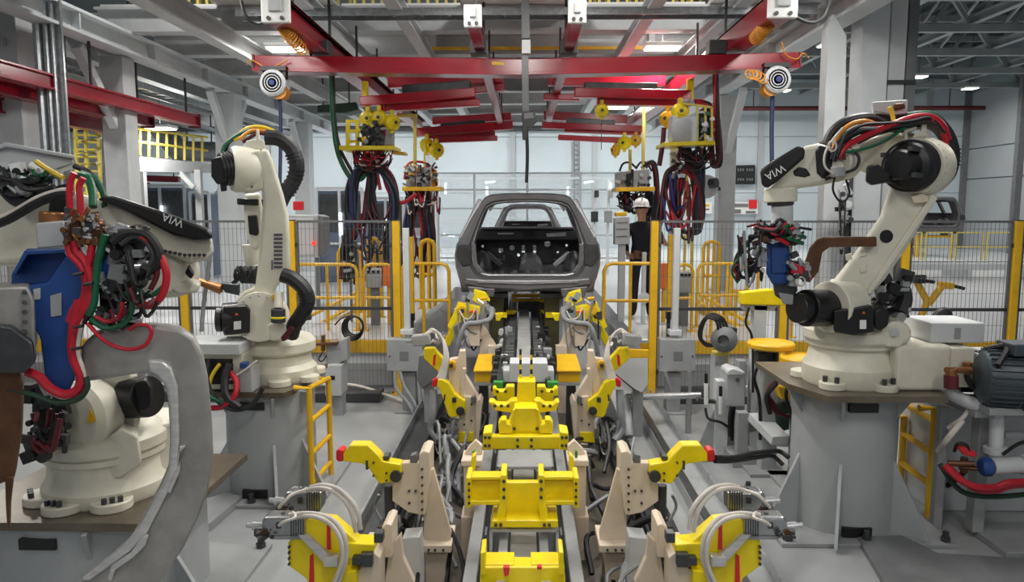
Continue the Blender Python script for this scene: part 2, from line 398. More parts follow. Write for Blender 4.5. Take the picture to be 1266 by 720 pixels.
for x in (6.8, 9.2, 11.6, 14.0, 16.4):
    tag(MB().ibeam((x, 12, 7.2), (x, 32, 7.2), 0.18, 0.22, 0.03).build('roof_purlin', 'truss_grey'), 'long grey roof purlin resting across the trusses of the high bay', 'beam', 'roof purlins of the high bay')
o = MB().cyl((4.6, 30.5, 6.35), (18.4, 30.5, 6.35), 0.09).build('fire_pipe', 'dark_red'); tag(o, 'dark red sprinkler pipe running under the far trusses', 'pipe')
for x in (5.5, 9.2, 13, 17): MB().bar((x, 30.5, 6.4), (x, 30.5, 9.2), 0.03).build('hanger', 'dark_red', o)

# mezzanine deck over the line: panels on steel beams
DX0, DX1, DY0, DY1 = -6.4, 4.5, 4.6, 23.4
dk = struct(MB().b2((DX0, DY1, 5.0), (DX1, DY1+0.1, 5.75)).build('ceiling_deck', 'steel_grey'))
rnd = random.Random(3)
BY_ = (4.8, 6.9, 9.0, 11.4, 13.1, 15.1, 17.1, 19.1, 21.1, 23.2)
gaps = {(2, 0): 0.0, (2, 2): 0.0, (2, 4): 0.0, (3, 0): 0.72, (3, 1): 0.72, (3, 4): 0.72, (3, 5): 0.72, (5, 3): 0.7, (4, 5): 0.7}
for j in range(9):
    for i in range(6):
        f = gaps.get((j, i), 1.0); L_ = BY_[j+1]-BY_[j]; x0 = DX0+i*1.82
        if f > 0: panel_piece(dk, (x0+0.91, BY_[j]+L_*f/2, 5.37), (1.78, (L_-0.03)*f, 0.06), 'deck_light' if (j, i) in ((2, 3), (3, 2), (3, 3), (4, 4), (2, 5), (4, 0), (5, 2), (3, 1)) else 'deck_panel')
for y in BY_:
    tag(MB().ibeam((DX0, y, 5.15), (DX1, y, 5.15), 0.26, 0.36, 0.035).build('deck_crossbeam', 'steel_grey'), 'wide grey steel beam carrying the mezzanine deck across the line', 'beam', 'cross beams under the mezzanine')
for x in (-2.7, -1.6, 1.6, 2.65):
    tag(MB().ibeam((x, 5, 4.88), (x, DY1, 4.88), 0.17, 0.17, 0.02).build('deck_joist', 'steel_light'), 'slim pale steel joist hung below the mezzanine along the line', 'beam', 'joists below the mezzanine')
for x, n in ((-6.0, 'left'), (3.95, 'right')):
    lab = 'deep grey edge girder on the columns beside the yellow mezzanine stairs' if n == 'left' else 'deep grey edge girder on the columns beside the white display wall'
    t = thing('edge_girder', lab, 'beam', (x, 12, 4.7))
    MB().ibeam((x, 5, 4.81), (x, DY1, 4.81), 0.30, 0.32, 0.04).build('girder', 'steel_light', t)
    st = MB()
    for y in range(6, 23, 2): st.box((x, y, 4.81), (0.27, 0.03, 0.24))
    st.build('stiffener', 'steel_light', t)
o = MB().ibeam((-4.4, 5, 4.84), (-4.4, DY1, 4.84), 0.2, 0.3, 0.03).build('deck_girder', 'steel_grey'); tag(o, 'grey deck girder between the joists and the edge girder by the yellow stairs', 'beam')
# cable trays on the left and across
def tray(name, p0, p1, label, w=0.35):
    t = thing(name, label, 'cable tray', p0); p0 = V(p0); p1 = V(p1); d = (p1-p0).normalized(); x = d.cross(V((0, 0, 1)))
    m1 = MB()
    for s in (-1, 1): m1.bar(p0+x*s*w/2, p1+x*s*w/2, 0.02, 0.09)
    m1.build('side_rail', 'galvanised', t)
    m2 = MB(); n = int((p1-p0).length/0.35)
    for k in range(n): c = p0+d*(0.2+k*0.35); m2.bar(c-x*w/2, c+x*w/2, 0.03, 0.02)
    m2.build('rung', 'galvanised', t, kind='stuff')
    m3 = MB()
    for k in range(5):
        a = (k-2)*w*0.18
        m3.tube([p0+x*a+V((0, 0, 0.03)), (p0+p1)/2+x*(a+0.02)+V((0, 0, 0.03)), p1+x*a+V((0, 0, 0.03))], 0.02, 6, 4)
    m3.build('cable', 'hose_grey', t)
tray('cable_tray', (-6.75, 6, 4.45), (-6.75, 22, 4.45), 'galvanised cable tray beside the edge girder by the yellow stairs')
tray('cable_tray', (-8.1, 8, 4.35), (-8.1, 22, 4.35), 'galvanised cable tray outermost beyond the red side rails')
tray('cable_tray', (-3.6, 9.6, 4.78), (3.6, 9.6, 4.78), 'galvanised cable tray crossing above the red crossbeam', 0.25)
for x in (-7.3, -9.2):
    tag(MB().ibeam((x, 6, 4.95), (x, 23, 4.95), 0.24, 0.3, 0.03).build('outer_joist', 'steel_grey'), 'grey steel joist outside the edge girder by the yellow stairs', 'beam', 'outer joists beyond the red side rails')
for y in (9.0, 12.0, 15.0, 18.5, 22.0):
    tag(MB().ibeam((-12, y, 5.25), (-6.46, y, 5.25), 0.22, 0.3, 0.03).build('outer_crossbeam', 'steel_grey'), 'grey cross beam over the aisle beyond the red side rails', 'beam', 'cross beams over the outer aisle')

# columns
def column(x, y, w, z0, z1, label, brace=None, bz=3.7, rise=1.0, mt='steel_grey'):
    t = thing('steel_column', label, 'column', (x, y, z0))
    m1 = MB(); m1.box((x, y, (z0+z1)/2), (w, w, z1-z0)); m1.build('shaft', mt, t, 0.012)
    MB().box((x, y, z0+0.015), (w+0.2, w+0.2, 0.03)).build('base_plate', mt, t)
    if brace:
        for s in brace:
            dx, dy = s; MB().bar((x+dx*w*0.4, y+dy*w*0.4, bz), (x+dx*rise, y+dy*rise, bz+rise), 0.13, 0.13).build('knee_brace', 'steel_light', t)
    return t
column(-6.62, 9.75, 0.36, HZ, 4.98, 'grey steel column rising behind the robot with the blue gun', None)
column(-6.22, 11.5, 0.36, HZ, 4.64, 'grey steel column with a knee brace beside the yellow ladder cage', [(0, -1)], 3.6, 1.0)
column(-6.0, 15.2, 0.42, HZ, 4.64, 'grey steel column with two braces spread like a Y', [(0, -1), (0, 1)], 3.75, 0.85, 'steel_light')
column(-6.0, 20.3, 0.42, HZ, 4.64, 'pale grey column with a brace behind the grey cabinet with red lamp', [(0, -1)], 3.6, 1.0, 'steel_light')
column(4.15, 15.5, 0.34, HZ, 4.64, 'grey steel column beside the black display board', [(0, -1)], 3.5, 1.1)
c = column(4.38, 9.75, 0.34, HZ, 4.98, 'wide pale column with conduits behind the raised-arm robot', None, mt='steel_light')
MB().box((4.68, 9.70, 2.80), (0.20, 0.16, 4.3)).build('duct', 'light_grey', c)
MB().box((4.86, 9.72, 2.80), (0.12, 0.2, 4.3)).build('conduit_tray', 'mid_grey', c)
MB().box((4.73, 9.60, 3.93), (0.36, 0.02, 0.05)).build('label_band', 'dark_grey', c)
d = thing('air_duct', 'white vertical duct with slanted top beside the wide pale column', 'duct', (3.95, 9.4, HZ))
MB().pix([(1018, 175), (1024, 32), (1031, 17), (1047, 44), (1044, 175)], 9.3, 0.2).build('upper_duct', 'steel_light', d, 0.006)
MB().b2(q(1018, 258, 9.3)+V((0, 0, -1.7)), q(1044, 175, 9.5)).build('lower_duct', 'light_grey', d, 0.006)
# conduits on the front-left column
t = thing('conduit_bundle', 'bundle of galvanised conduits standing beside the front grey column', 'conduit', (-6.0, 9.5, HZ))
for k, (dx, r) in enumerate(((0, 0.05), (0.11, 0.035), (0.19, 0.025))):
    MB().cyl((-6.10+dx, 9.46, HZ), (-6.10+dx, 9.46, 4.9), r, n=10).build('conduit', 'galvanised', t, smooth=True)
MB().box((-6.0, 9.54, 2.8), (0.34, 0.04, 4.3)).build('backing_tray', 'galvanised', t)

# lamps: fixtures for every entry of LAMPS, added ones too; the upward fill has none
def fixture(x, y, z, a, b, kind):
    lab = 'white LED batten hung under the mezzanine deck' if kind == 'b' else 'bright LED high bay or added fill lamp hung under the hall roof'
    t = thing('ceiling_lamp', lab, 'lamp', (x, y, z), 'LED lamps under the mezzanine' if kind == 'b' else 'high bay lamps under the roof')
    MB().box((x, y, z-0.03), (a+0.06, b+0.06, 0.06)).build('housing', 'white_plastic', t, 0.008)
    MB().box((x, y, z-0.07), (a, b, 0.02)).build('diffuser', 'lamp_glow', t)
    top = (5.33 if x > -6.4 else 5.1) if kind == 'b' else 9.2
    MB().cyl((x, y, z+0.02), (x, y, top), 0.01, n=6).build('hanger', 'dark_grey', t)
for (x, y, z, a, b, p) in LAMPS: fixture(x, y, z, a, b, 'b' if z < 6 else 'h')

# yellow stair cage, catwalk and ducts on the left mezzanine side
def tubes(name, mt, parent, lines, r, n=8, sub=1):
    m_ = MB()
    for l in lines: m_.tube(l, r, n, sub)
    return m_.build(name, mt, parent, smooth=True)
t = thing('caged_ladder', 'yellow caged ladder standing behind the front grey columns', 'ladder', q(110, 280, 12.5))
L = 12.5
tubes('stile', 'pale_yellow', t, [[q(u, 152, L), (q(u, 285, L).x, L, HZ)] for u in (93, 106, 122)], 0.035)
tubes('rung', 'pale_yellow', t, [[q(93, v, L), q(123, v, L)] for v in range(158, 285, 9)], 0.02)
tubes('cage_hoop', 'pale_yellow', t, [[q(92, v, L), q(97, v+3, L-0.4), q(118, v+3, L-0.4), q(124, v, L)] for v in (156, 170, 186, 200)], 0.025)
t = thing('catwalk', 'grey steel catwalk with yellow railing behind the braced column', 'catwalk', q(215, 205, 17))
MB().prism([q(160, 192, 15.5), q(262, 203, 18), q(262, 214, 18), q(160, 212, 15.5)], (-1.2, 0.2, 0)).build('deck', 'steel_grey', t)
rl = []
for k in range(9):
    u = 162+k*11; y = 15.5+2.5*k/9; rl.append([q(u, 191+k*1.2, y), q(u, 158+k*1.4, y)])
rl += [[q(160, 158, 15.5), q(256, 170, 18)], [q(160, 174, 15.5), q(256, 186, 18)]]
tubes('railing', 'pale_yellow', t, rl, 0.03)
MB().bar(q(222, 213, 17), q(240, 232, 17), 0.1).build('strut', 'steel_grey', t)
p = q(245, 210, 17.4); MB().bar(p, (p.x, p.y, HZ), 0.14).build('post', 'steel_grey', t)
p = q(175, 213, 15.9); MB().bar(p, (p.x, p.y, HZ), 0.14).build('post', 'steel_grey', t)
o = MB().tube([q(196, 155, 19.5), q(214, 178, 19.5), q(222, 186, 19.5), q(240, 188, 19.5), q(275, 189, 19.5)], 0.28, 14, 4).build('bent_duct', 'galvanised', smooth=True)
tag(o, 'fat galvanised duct bending above the yellow catwalk railing', 'duct')
for u in (232, 262): MB().bar(q(u, 186, 19.5), (q(u, 186, 19.5).x, 19.5, 9.2), 0.03).build('hanger', 'dark_grey', o)
t = thing('stair_railing', 'yellow railing behind the red side rails near the photo edge wall', 'railing', q(20, 170, 12))
t['label'] = 'yellow railing seen below the three parallel red side rails'
tubes('rail', 'pale_yellow', t, [[q(u, 135, 12), q(u, 172, 12)] for u in (0, 8, 16, 24)]+[[q(-4, v, 12), q(27, v, 12)] for v in (137, 152, 168)], 0.025)
MB().b2(q(-10, 170, 11.7), q(60, 176, 12.7)).build('landing', 'steel_grey', t)
p = q(-8, 176, 12.3); MB().bar(p, (p.x, p.y, HZ), 0.12).build('post', 'steel_grey', t)
p = q(56, 176, 12.3); MB().bar(p, (p.x, p.y, HZ), 0.12).build('post', 'steel_grey', t)
for (x0, x1, nm) in ((-6.2, -3.0, 'low yellow kick rail above the deck slot on the stair side'), (1.2, 4.2, 'low yellow kick rail above the deck slot on the display side')):
    t = thing('kick_rail', nm, 'railing', ((x0+x1)/2, 13.05, 5.4))
    tubes('bar', 'pale_yellow', t, [[(x0+k*0.2, 13.15, 5.40), (x0+k*0.2, 13.15, 6.0)] for k in range(int((x1-x0)/0.2)+1)]+[[(x0, 13.15, z), (x1, 13.15, z)] for z in (5.5, 5.75, 6.0)], 0.03, 6)
t = thing('deck_edge_strip', 'thin yellow edge strip on the deck seen just above the red crossbeam', 'trim strip', (0, 12.9, 5.3))
MB().b2((-1.6, 12.86, 5.02), (2.2, 12.9, 5.07)).build('strip', 'safety_yellow', t)
MB().b2((-1.6, 12.9, 5.02), (-1.5, 13.0, 5.3)).b2((2.1, 12.9, 5.02), (2.2, 13.0, 5.3)).build('bracket', 'steel_grey', t)
# rails above the deck seen through the openings
for (x0, x1, y, lab) in ((-6.0, -4.5, 11.1, 'left'), (-2.6, -1.0, 11.1, 'mid'), (1.0, 2.6, 11.1, 'right')):
    names = {'left': 'yellow stair flight above the deck opening over the middle robot', 'mid': 'yellow grating screen above the deck opening nearest the line centre', 'right': 'yellow grating screen above the deck opening over the tall grey box weld unit'}
    t = thing('upper_railing', names[lab], 'railing', ((x0+x1)/2, y, 5.42))
    rl = [[(x0+k*0.14, y+0.6, 5.42), (x0+k*0.14, y+0.6, 6.5)] for k in range(int((x1-x0)/0.14)+1)]
    rl += [[(x0, y+0.6, z), (x1, y+0.6, z)] for z in (5.6, 6.05, 6.5)]
    tubes('bar', 'pale_yellow', t, rl, 0.025, 6)
# ================================================================== red overhead crane rails
def rail(x, y0, y1, z, w, h, label, group=None, cap=True):
    t = thing('overhead_rail', label, 'crane rail', (x, y0, z), group)
    MB().channel((x, y0, z), (x, y1, z), w, h, 0.03).bar((x, y0, z+h/2-0.015), (x, y1, z+h/2-0.015), w, 0.03).bar((x, y0, z), (x, y1, z), w*0.55, h*0.9).build('rail', 'red_paint', t, 0.006)
    if cap:
        MB().box((x, y0-0.03, z), (w+0.06, 0.05, h+0.02)).build('end_plate', 'white_plastic', t, 0.01)
        MB().box((x, y0-0.07, z+0.03), (w*0.6, 0.04, h*0.5)).build('buffer', 'box_grey', t, 0.01)
        b = MB()
        for dx in (-1, 1): b.cyl((x+dx*w*0.3, y0-0.05, z-h*0.38), (x+dx*w*0.3, y0-0.075, z-h*0.38), 0.02, n=8)
        b.build('bolt', 'dark_grey', t)
    hg = MB()
    yy = y0+0.5
    while yy < y1: hg.bar((x, yy, z+h/2), (x, yy, 4.96), 0.03); yy += 1.5
    hg.build('hanger', 'dark_grey', t)
    return t
rail(-2.42, 7.45, 17.5, 4.28, 0.22, 0.24, 'long red crane rail above the hose reel above the middle robot, with white end plate')
rail(2.45, 7.35, 17.5, 4.28, 0.22, 0.24, 'long red crane rail above the hose reel above the raised-arm robot, with white end plate')
rail(-0.52, 7.75, 17.5, 4.28, 0.12, 0.2, 'slim red rail between the line centre and the yellow framed weld unit')
rail(0.52, 7.6, 17.5, 4.28, 0.12, 0.2, 'slim red rail between the line centre and the tall grey box weld unit')
# crossbeam with the reels
t = thing('crossbeam', 'long red crane crossbeam spanning the whole line above the car', 'crane beam', q(648, 82, 8.9))
MB().pix([(312, 68), (480, 70), (640, 72.5), (820, 69), (990, 64), (990, 82), (820, 87.5), (640, 91), (480, 89), (312, 86)], 8.82, 0.2).build('beam', 'red_paint', t, 0.012)
MB().pix([(312, 84), (480, 87), (640, 89), (820, 86), (990, 80), (990, 83.5), (820, 89), (640, 92.5), (480, 90.5), (312, 87.5)], 8.79, 0.26).build('lower_flange', 'red_paint', t, 0.004)
MB().pix([(311, 67), (313.5, 67), (313.5, 87), (311, 87)], 8.8, 0.24).pix([(989, 63), (991, 63), (991, 83), (989, 83)], 8.8, 0.24).build('end_plate', 'dark_red', t)
MB().pix([(608, 76), (623, 77), (623, 81), (608, 80)], 8.812, 0.01).build('capacity_plate', 'safety_yellow', t)
m_ = MB()
for u in (398, 592, 703, 885): m_.box(q(u, 62, 8.95)+V((0, 0, 0.02)), (0.2, 0.22, 0.16))
m_.build('trolley', 'dark_grey', t, 0.01)
def reel(u, v, Y, side, label):
    c = q(u, v, Y); t = thing('hose_reel', label, 'hose reel', c, None)
    MB().lathe(c+V((0, 0.11, 0)), (0, -1, 0), [(0.05, 0), (0.15, 0.0), (0.155, 0.02), (0.15, 0.04), (0.09, 0.05), (0.09, 0.16), (0.15, 0.17), (0.155, 0.19), (0.14, 0.205), (0.0, 0.205)], 28).build('drum', 'light_grey', t, smooth=True)
    rg = MB()
    for r in (0.125, 0.095, 0.065): rg.lathe(c+V((0, -0.095, 0)), (0, -1, 0), [(r, 0), (r, 0.012), (r-0.012, 0.012), (r-0.012, 0)], 24)
    rg.build('drum_ridge', 'box_grey', t, smooth=True)
    MB().cyl(c+V((0, -0.09, 0)), c+V((0, -0.125, 0)), 0.032).build('hub', 'hose_blue', t, smooth=True)
    MB().lathe(c+V((0.06*side*-1, 0.02, -0.09)), (0, -1, 0), [(0.0, -0.08), (0.09, -0.08), (0.09, 0.08), (0.0, 0.08)], 16).build('hose_guide', 'hose_orange', t, smooth=True)
    MB().box(c+V((0, 0.02, 0.17)), (0.3, 0.16, 0.05)).box(c+V((0.12, 0.02, 0.12)), (0.03, 0.1, 0.12)).box(c+V((-0.12, 0.02, 0.12)), (0.03, 0.1, 0.12)).build('bracket', 'black_plastic', t)
    return t
reel(340, 104, 8.8, -1, 'white air hose reel at the crossbeam end above the middle robot')
reel(958.5, 100, 8.8, 1, 'white air hose reel at the crossbeam end above the raised-arm robot')
def hose(name, pts, r, mt, label, cat='hose', n=8, sub=6, group=None):
    o = MB().tube(pts, r, n, sub).build(name, mt, smooth=True); return tag(o, label, cat, group)
hose('air_hose', [q(346, 118, 8.8), q(347, 165, 8.8), q(345, 290, 8.75)], 0.022, 'hose_navy', 'navy air hose hanging from the hose reel above the middle robot')
hose('air_hose', [q(955, 116, 8.8), q(954, 170, 8.8), q(955, 235, 8.75)], 0.026, 'hose_navy', 'navy air hose hanging from the hose reel above the raised-arm robot')
# coiled yellow air lines at the rail ends
def coil(label, pts, r, turns):
    P = catmull(pts, 10); out = []
    n = turns*8
    for i in range(n+1):
        f = i/n*(len(P)-1); k = min(int(f), len(P)-2); c = P[k].lerp(P[k+1], f-k); a = i/8*2*math.pi
        out.append(c+V((math.cos(a)*r, 0.02*math.sin(a), math.sin(a)*r)))
    hose('coiled_air_line', out, 0.009, 'hose_orange', label, 'hose', 6, 2)
coil('orange coiled air line below the white rail end plate above the middle robot', [q(345, 24, 7.7), q(355, 40, 7.8), q(374, 62, 8.3)], 0.06, 14)
coil('orange coiled air line below the white rail end plate above the raised-arm robot', [q(955, 22, 7.7), q(945, 35, 7.7), q(934, 48, 7.9)], 0.065, 12)
coil('loose orange coil beside the hose reel above the raised-arm robot', [q(925, 92, 8.7), q(935, 93, 8.7), q(944, 98, 8.7)], 0.055, 4)
hose('supply_cable', [q(296, -10, 7.8), q(304, 20, 7.8), q(322, 29, 7.8), q(340, 17, 7.6), q(346, 8, 7.5)], 0.018, 'black_rubber', 'black supply cable looping to the rail end above the middle robot')
hose('supply_cable', [q(965, 5, 7.4), q(985, 22, 7.6), q(1005, 28, 7.8), q(1020, 18, 8), q(1028, -10, 8)], 0.018, 'black_rubber', 'black supply cable looping from the rail end above the raised-arm robot')
hose('air_line', [q(305, 80, 8.8), q(311, 74, 8.75), q(330, 84, 8.75), q(345, 80, 8.75), q(356, 74, 8.75)], 0.008, 'hose_orange', 'thin orange air line looped over the crossbeam end above the middle robot', n=6)
hose('air_line', [q(966, 52, 8.75), q(972, 68, 8.75), q(985, 73, 8.75), q(993, 66, 8.75), q(1000, 72, 8.8)], 0.008, 'hose_orange', 'thin orange air line looped over the crossbeam end above the raised-arm robot', n=6)
# centre pendant column
t = thing('pendant_mast', 'galvanised mast with black pendant controller at the line centre', 'pendant', q(650, 60, 9.0))
MB().bar(q(649, -20, 8.72), q(650, 48, 8.72), 0.09).build('hanger_post', 'mid_grey', t)
MB().pix([(645, 49), (656, 49), (656, 66), (645, 66)], 8.66, 0.1).build('junction_box', 'light_grey', t, 0.006)
MB().bar(q(649, 66, 8.72), q(650, 138, 8.72), 0.075, 0.05).build('strut_channel', 'mid_grey', t)
MB().pix([(645, 138), (661, 137), (664, 150), (656, 158), (646, 156)], 8.68, 0.09).pix([(645, 155), (652, 156), (652, 172), (646, 173)], 8.68, 0.06).build('pendant_box', 'black_plastic', t, 0.006)
MB().pix([(648, 140), (659, 139), (660, 146), (648, 147)], 8.675, 0.01).build('pendant_screen', 'mid_grey', t)
MB().tube([q(651, 160, 8.72), q(652, 190, 8.72), q(651, 226, 8.72)], 0.02, 8).build('pendant_cable', 'black_rubber', t, smooth=True)
# skewed crane bridges
def bridge(name_lab, beams, group=None):
    a = beams[0]; t = thing('crane_bridge', name_lab, 'crane beam', q((a[0]+a[2])/2, (a[1]+a[3])/2, a[5]))
    for (u0, v0, u1, v1, h, Y, mt) in beams:
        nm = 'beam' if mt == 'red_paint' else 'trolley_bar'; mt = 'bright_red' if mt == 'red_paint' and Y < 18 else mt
        MB().bar(q(u0, v0, Y), q(u1, v1, Y), 0.16, h*1.25*Y/914).build(nm, mt, t, 0.012)
    return t
R_ = 'red_paint'; D_ = 'dark_steel'
bridge('red double crane bridge carrying the yellow framed weld unit', [(480, 103, 622, 96, 10, 12.2, R_), (446, 126, 588, 115, 9, 10.8, R_), (470, 134, 593, 127, 7, 10.9, R_), (560, 114, 624, 108, 7, 12.3, R_), (498, 112, 582, 106, 9, 11.5, D_)])
bridge('red double crane bridge carrying the tall grey box weld unit', [(677, 99, 822, 100, 11, 12.2, R_), (710, 115, 853, 118, 9, 10.8, R_), (738, 126, 836, 127, 7, 10.9, R_), (672, 120, 716, 121, 6, 12.3, R_), (722, 107, 812, 108, 7, 11.5, D_)])
bridge('red double crane bridge carrying the smaller weld unit with yellow shelf', [(535, 150, 632, 144, 7, 16.6, R_), (513, 164, 611, 157, 8, 15.5, R_), (527, 168, 612, 165, 6, 15.6, R_), (536, 174, 615, 171, 5, 15.4, R_), (600, 157, 634, 155, 8, 16.7, R_), (545, 157, 600, 152, 6, 16, D_)])
bridge('red double crane bridge carrying the weld unit above the worker', [(672, 143, 775, 148, 8, 16.6, R_), (670, 155, 797, 160, 6, 15.5, R_), (698, 160, 792, 164, 6, 15.6, R_), (690, 170, 770, 174, 5, 15.4, R_), (700, 150, 760, 153, 6, 16, D_)])
for i, (x, z, y1, lab) in enumerate(((-6.0, 3.93, 13.6, 'innermost red side rail ending furthest along the columns'), (-6.35, 3.82, 12.6, 'middle red side rail between two others'), (-6.75, 3.66, 12.2, 'lowest and outermost red side rail beyond the front columns'))):
    t = thing('side_rail', lab, 'crane rail', (x, 8, z))
    MB().channel((x, 5.5, z), (x, y1, z), 0.2, 0.2, 0.03).bar((x, 5.5, z), (x, y1, z), 0.12, 0.19).build('rail', 'red_paint', t, 0.006)
    MB().box((x, y1+0.015, z), (0.22, 0.03, 0.24)).build('end_plate', 'dark_red', t)
    h_ = MB()
    for yy in (7.0, 8.6, 10.4, y1-0.3): h_.bar((x, yy, z+0.08), (x, yy, {-6.0: 4.64, -6.35: 5.1, -6.75: 4.4}[x]), 0.03)
    h_.build('hanger', 'dark_grey', t)
bridge('far dark red crane bridge at the catwalk strut', [(164, 220, 222, 222, 6, 20, R_), (164, 229, 185, 229, 5, 20, R_)])
t_ = bpy.data.objects['crane_bridge.004']; t_['label'] = 'short dark red crane bridge under the catwalk'
for u in (170, 215): MB().bar(q(u, 220, 20), (q(u, 220, 20).x, 20, 9.2), 0.03).build('hanger', 'dark_grey', t_)
# yellow spring balancers
def balancer(u, v, Y, r, top_v, label, mt='bright_yellow', facing=(0, -1, 0), group='yellow spring balancers on the crane bridges', drop=None):
    c = q(u, v, Y); t = thing('spring_balancer', label, 'balancer', c)
    f = V(facing).normalized()
    MB().lathe(c-f*r*0.5, f, [(0.0, 0), (r*0.75, 0), (r, r*0.2), (r, r*0.75), (r*0.75, r), (r*0.45, r*1.05), (r*0.4, r*1.25), (0.0, r*1.25)], 20).build('drum', mt, t, smooth=True)
    MB().box(c+V((0, 0, r*1.1)), (r*0.5, r*0.5, r*0.9)).build('yoke', mt, t, 0.008)
    MB().box(c+V((0, 0, -r*1.05)), (r*0.45, r*0.5, r*0.5)).build('cable_nozzle', mt, t, 0.006)
    lug = MB()
    for k in range(5):
        a = 2*math.pi*k/5+0.3; lug.cyl(c+V((math.cos(a)*r*0.93, -r*0.45, math.sin(a)*r*0.93)), c+V((math.cos(a)*r*0.93, r*0.3, math.sin(a)*r*0.93)), r*0.11, n=8)
    lug.build('lug', mt, t, smooth=True)
    MB().cyl(c+f*r*0.7, c+f*r*0.82, r*0.22, n=12).build('hub', 'dark_grey', t, smooth=True)
    MB().tube([c+V((0, 0, r*1.4)), q(u, top_v, Y)], 0.02, 6, 1).build('hook', 'dark_steel', t)
    if drop: MB().tube([c+V((0, 0, -r)), c+V((0, 0, -r-drop))], 0.006, 6, 1).build('wire_rope', 'dark_steel', t)
    return t
balancer(455, 147, 10.8, 0.116, 130, 'outer yellow spring balancer above the yellow framed weld unit', drop=0.35)
balancer(469, 146, 10.75, 0.116, 130, 'inner upright yellow spring balancer above the yellow framed weld unit', drop=0.35)
balancer(485, 152, 10.7, 0.116, 135, 'tilted yellow spring balancer clear of the yellow framed weld unit', facing=(1, -1, 0))
balancer(528, 180, 15.4, 0.151, 172, 'yellow spring balancer at the bridge end above the smaller weld unit', facing=(1, -1, 0))
balancer(540, 186, 15.3, 0.151, 174, 'larger yellow spring balancer hanging below the bridge above the smaller weld unit', facing=(0.6, -1, 0))
balancer(744, 137, 10.8, 0.099, 121, 'lone yellow spring balancer with thin wire under the bridge of the tall grey box unit', drop=0.45)
balancer(841, 138, 10.7, 0.122, 122, 'yellow spring balancer on the bridge beside the tall grey box unit', drop=0.2)
balancer(825, 147, 11.2, 0.116, 128, 'brownish yellow spring balancer behind the tall grey box weld unit', 'safety_yellow', (-0.7, -1, 0))
balancer(761, 186, 15.4, 0.116, 171, 'small tilted yellow balancer under the bridge above the worker', 'safety_yellow', (-1, -0.6, 0))
balancer(772, 177, 15.3, 0.139, 168, 'yellow spring balancer at the middle of the trio above the worker', facing=(-0.5, -1, 0))
balancer(786, 174, 15.3, 0.116, 165, 'brownish yellow balancer at the bridge end above the worker', 'safety_yellow', (-0.3, -1, 0))

# suspended weld gun units: carrier plate, transformer boxes, cable loops
def bundle(parent, name, specs, Y):
    """cable loops; each spec is (material, radius, pixel path)"""
    by = {}
    sr = random.Random(len(specs)*7+int(Y*10)); full_ = []
    for mt, r, path in specs:
        if r < 0.044: full_.append((mt, r, path)); continue
        alt = {'hose_black': ['hose_black', 'hose_black', 'hose_navy', 'hose_black', 'hose_darkred'], 'hose_darkred': ['hose_darkred', 'hose_red', 'hose_black', 'hose_darkred', 'hose_black']}.get(mt, [mt]*3+['hose_black'])
        ph = sr.uniform(0, 6)
        for j in range(5):
            pp = []
            for i, p in enumerate(path):
                a_ = ph+j*1.256+i*0.7; e_ = r*0.72*sr.uniform(0.7, 1.35); k_ = 914/Y
                pp.append((p[0]+math.cos(a_)*e_*k_, p[1]+sr.uniform(-1.5, 1.5), (p[2] if len(p) > 2 else 0)+math.sin(a_)*e_))
            full_.append((alt[j % len(alt)], r*0.46, pp))
    for mt, r, path in full_:
        by.setdefault(mt, MB()).tube([q(p[0], p[1], Y+(p[2] if len(p) > 2 else 0)) for p in path], r, 8, 6)
    for mt, mb in by.items(): mb.build(name, mt, parent, smooth=True)
rnd = random.Random(11)
def tangle(u0, u1, v0, v1, n, mats, r, sag):
    out = []
    for i in range(n):
        a, b = rnd.uniform(u0, u1), rnd.uniform(u0, u1); s_ = rnd.uniform(sag*0.4, sag); d = rnd.uniform(-0.2, 0.25)
        out.append((rnd.choice(mats), r*rnd.uniform(0.6, 1.1), [(a, v0, d), (a+(b-a)*0.2+rnd.uniform(-4, 4), v0+s_*0.7, d), ((a+b)/2, v0+s_, d-0.05), (b, v0+s_*0.6, d+0.05), (b+rnd.uniform(-3, 3), v1, d)]))
    return out
t = thing('suspended_gun_unit', 'yellow framed hanging weld unit with thick black and dark red cables', 'welding unit', q(460, 184, 10.8))
Y = 10.8
MB().pix([(419, 180), (487, 180), (487, 185), (419, 185)], Y-0.3, 0.6).build('carrier_plate', 'bright_yellow', t, 0.008)
fr = MB()
for u in (430, 442): fr.bar(q(u, 148, Y-0.15), q(u, 181, Y-0.15), 0.05)
for v in (150, 162, 175): fr.bar(q(430, v, Y-0.15), q(442, v, Y-0.15), 0.04)
fr.build('side_frame', 'bright_yellow', t, 0.006)
MB().pix([(447, 100), (454, 100), (454, 130), (447, 130)], Y, 0.1).build('hoist_hook', 'bright_yellow', t, 0.01)
MB().pix([(447, 156), (472, 155), (472, 181), (447, 181)], Y-0.1, 0.3).build('transformer', 'dark_grey', t, 0.015)
MB().pix([(472, 156), (485, 158), (485, 179), (472, 180)], Y, 0.2).build('control_box', 'box_grey', t, 0.01)
MB().pix([(484, 188), (500, 188), (500, 191), (484, 190)], Y, 0.3).build('tool_shelf', 'safety_yellow', t)
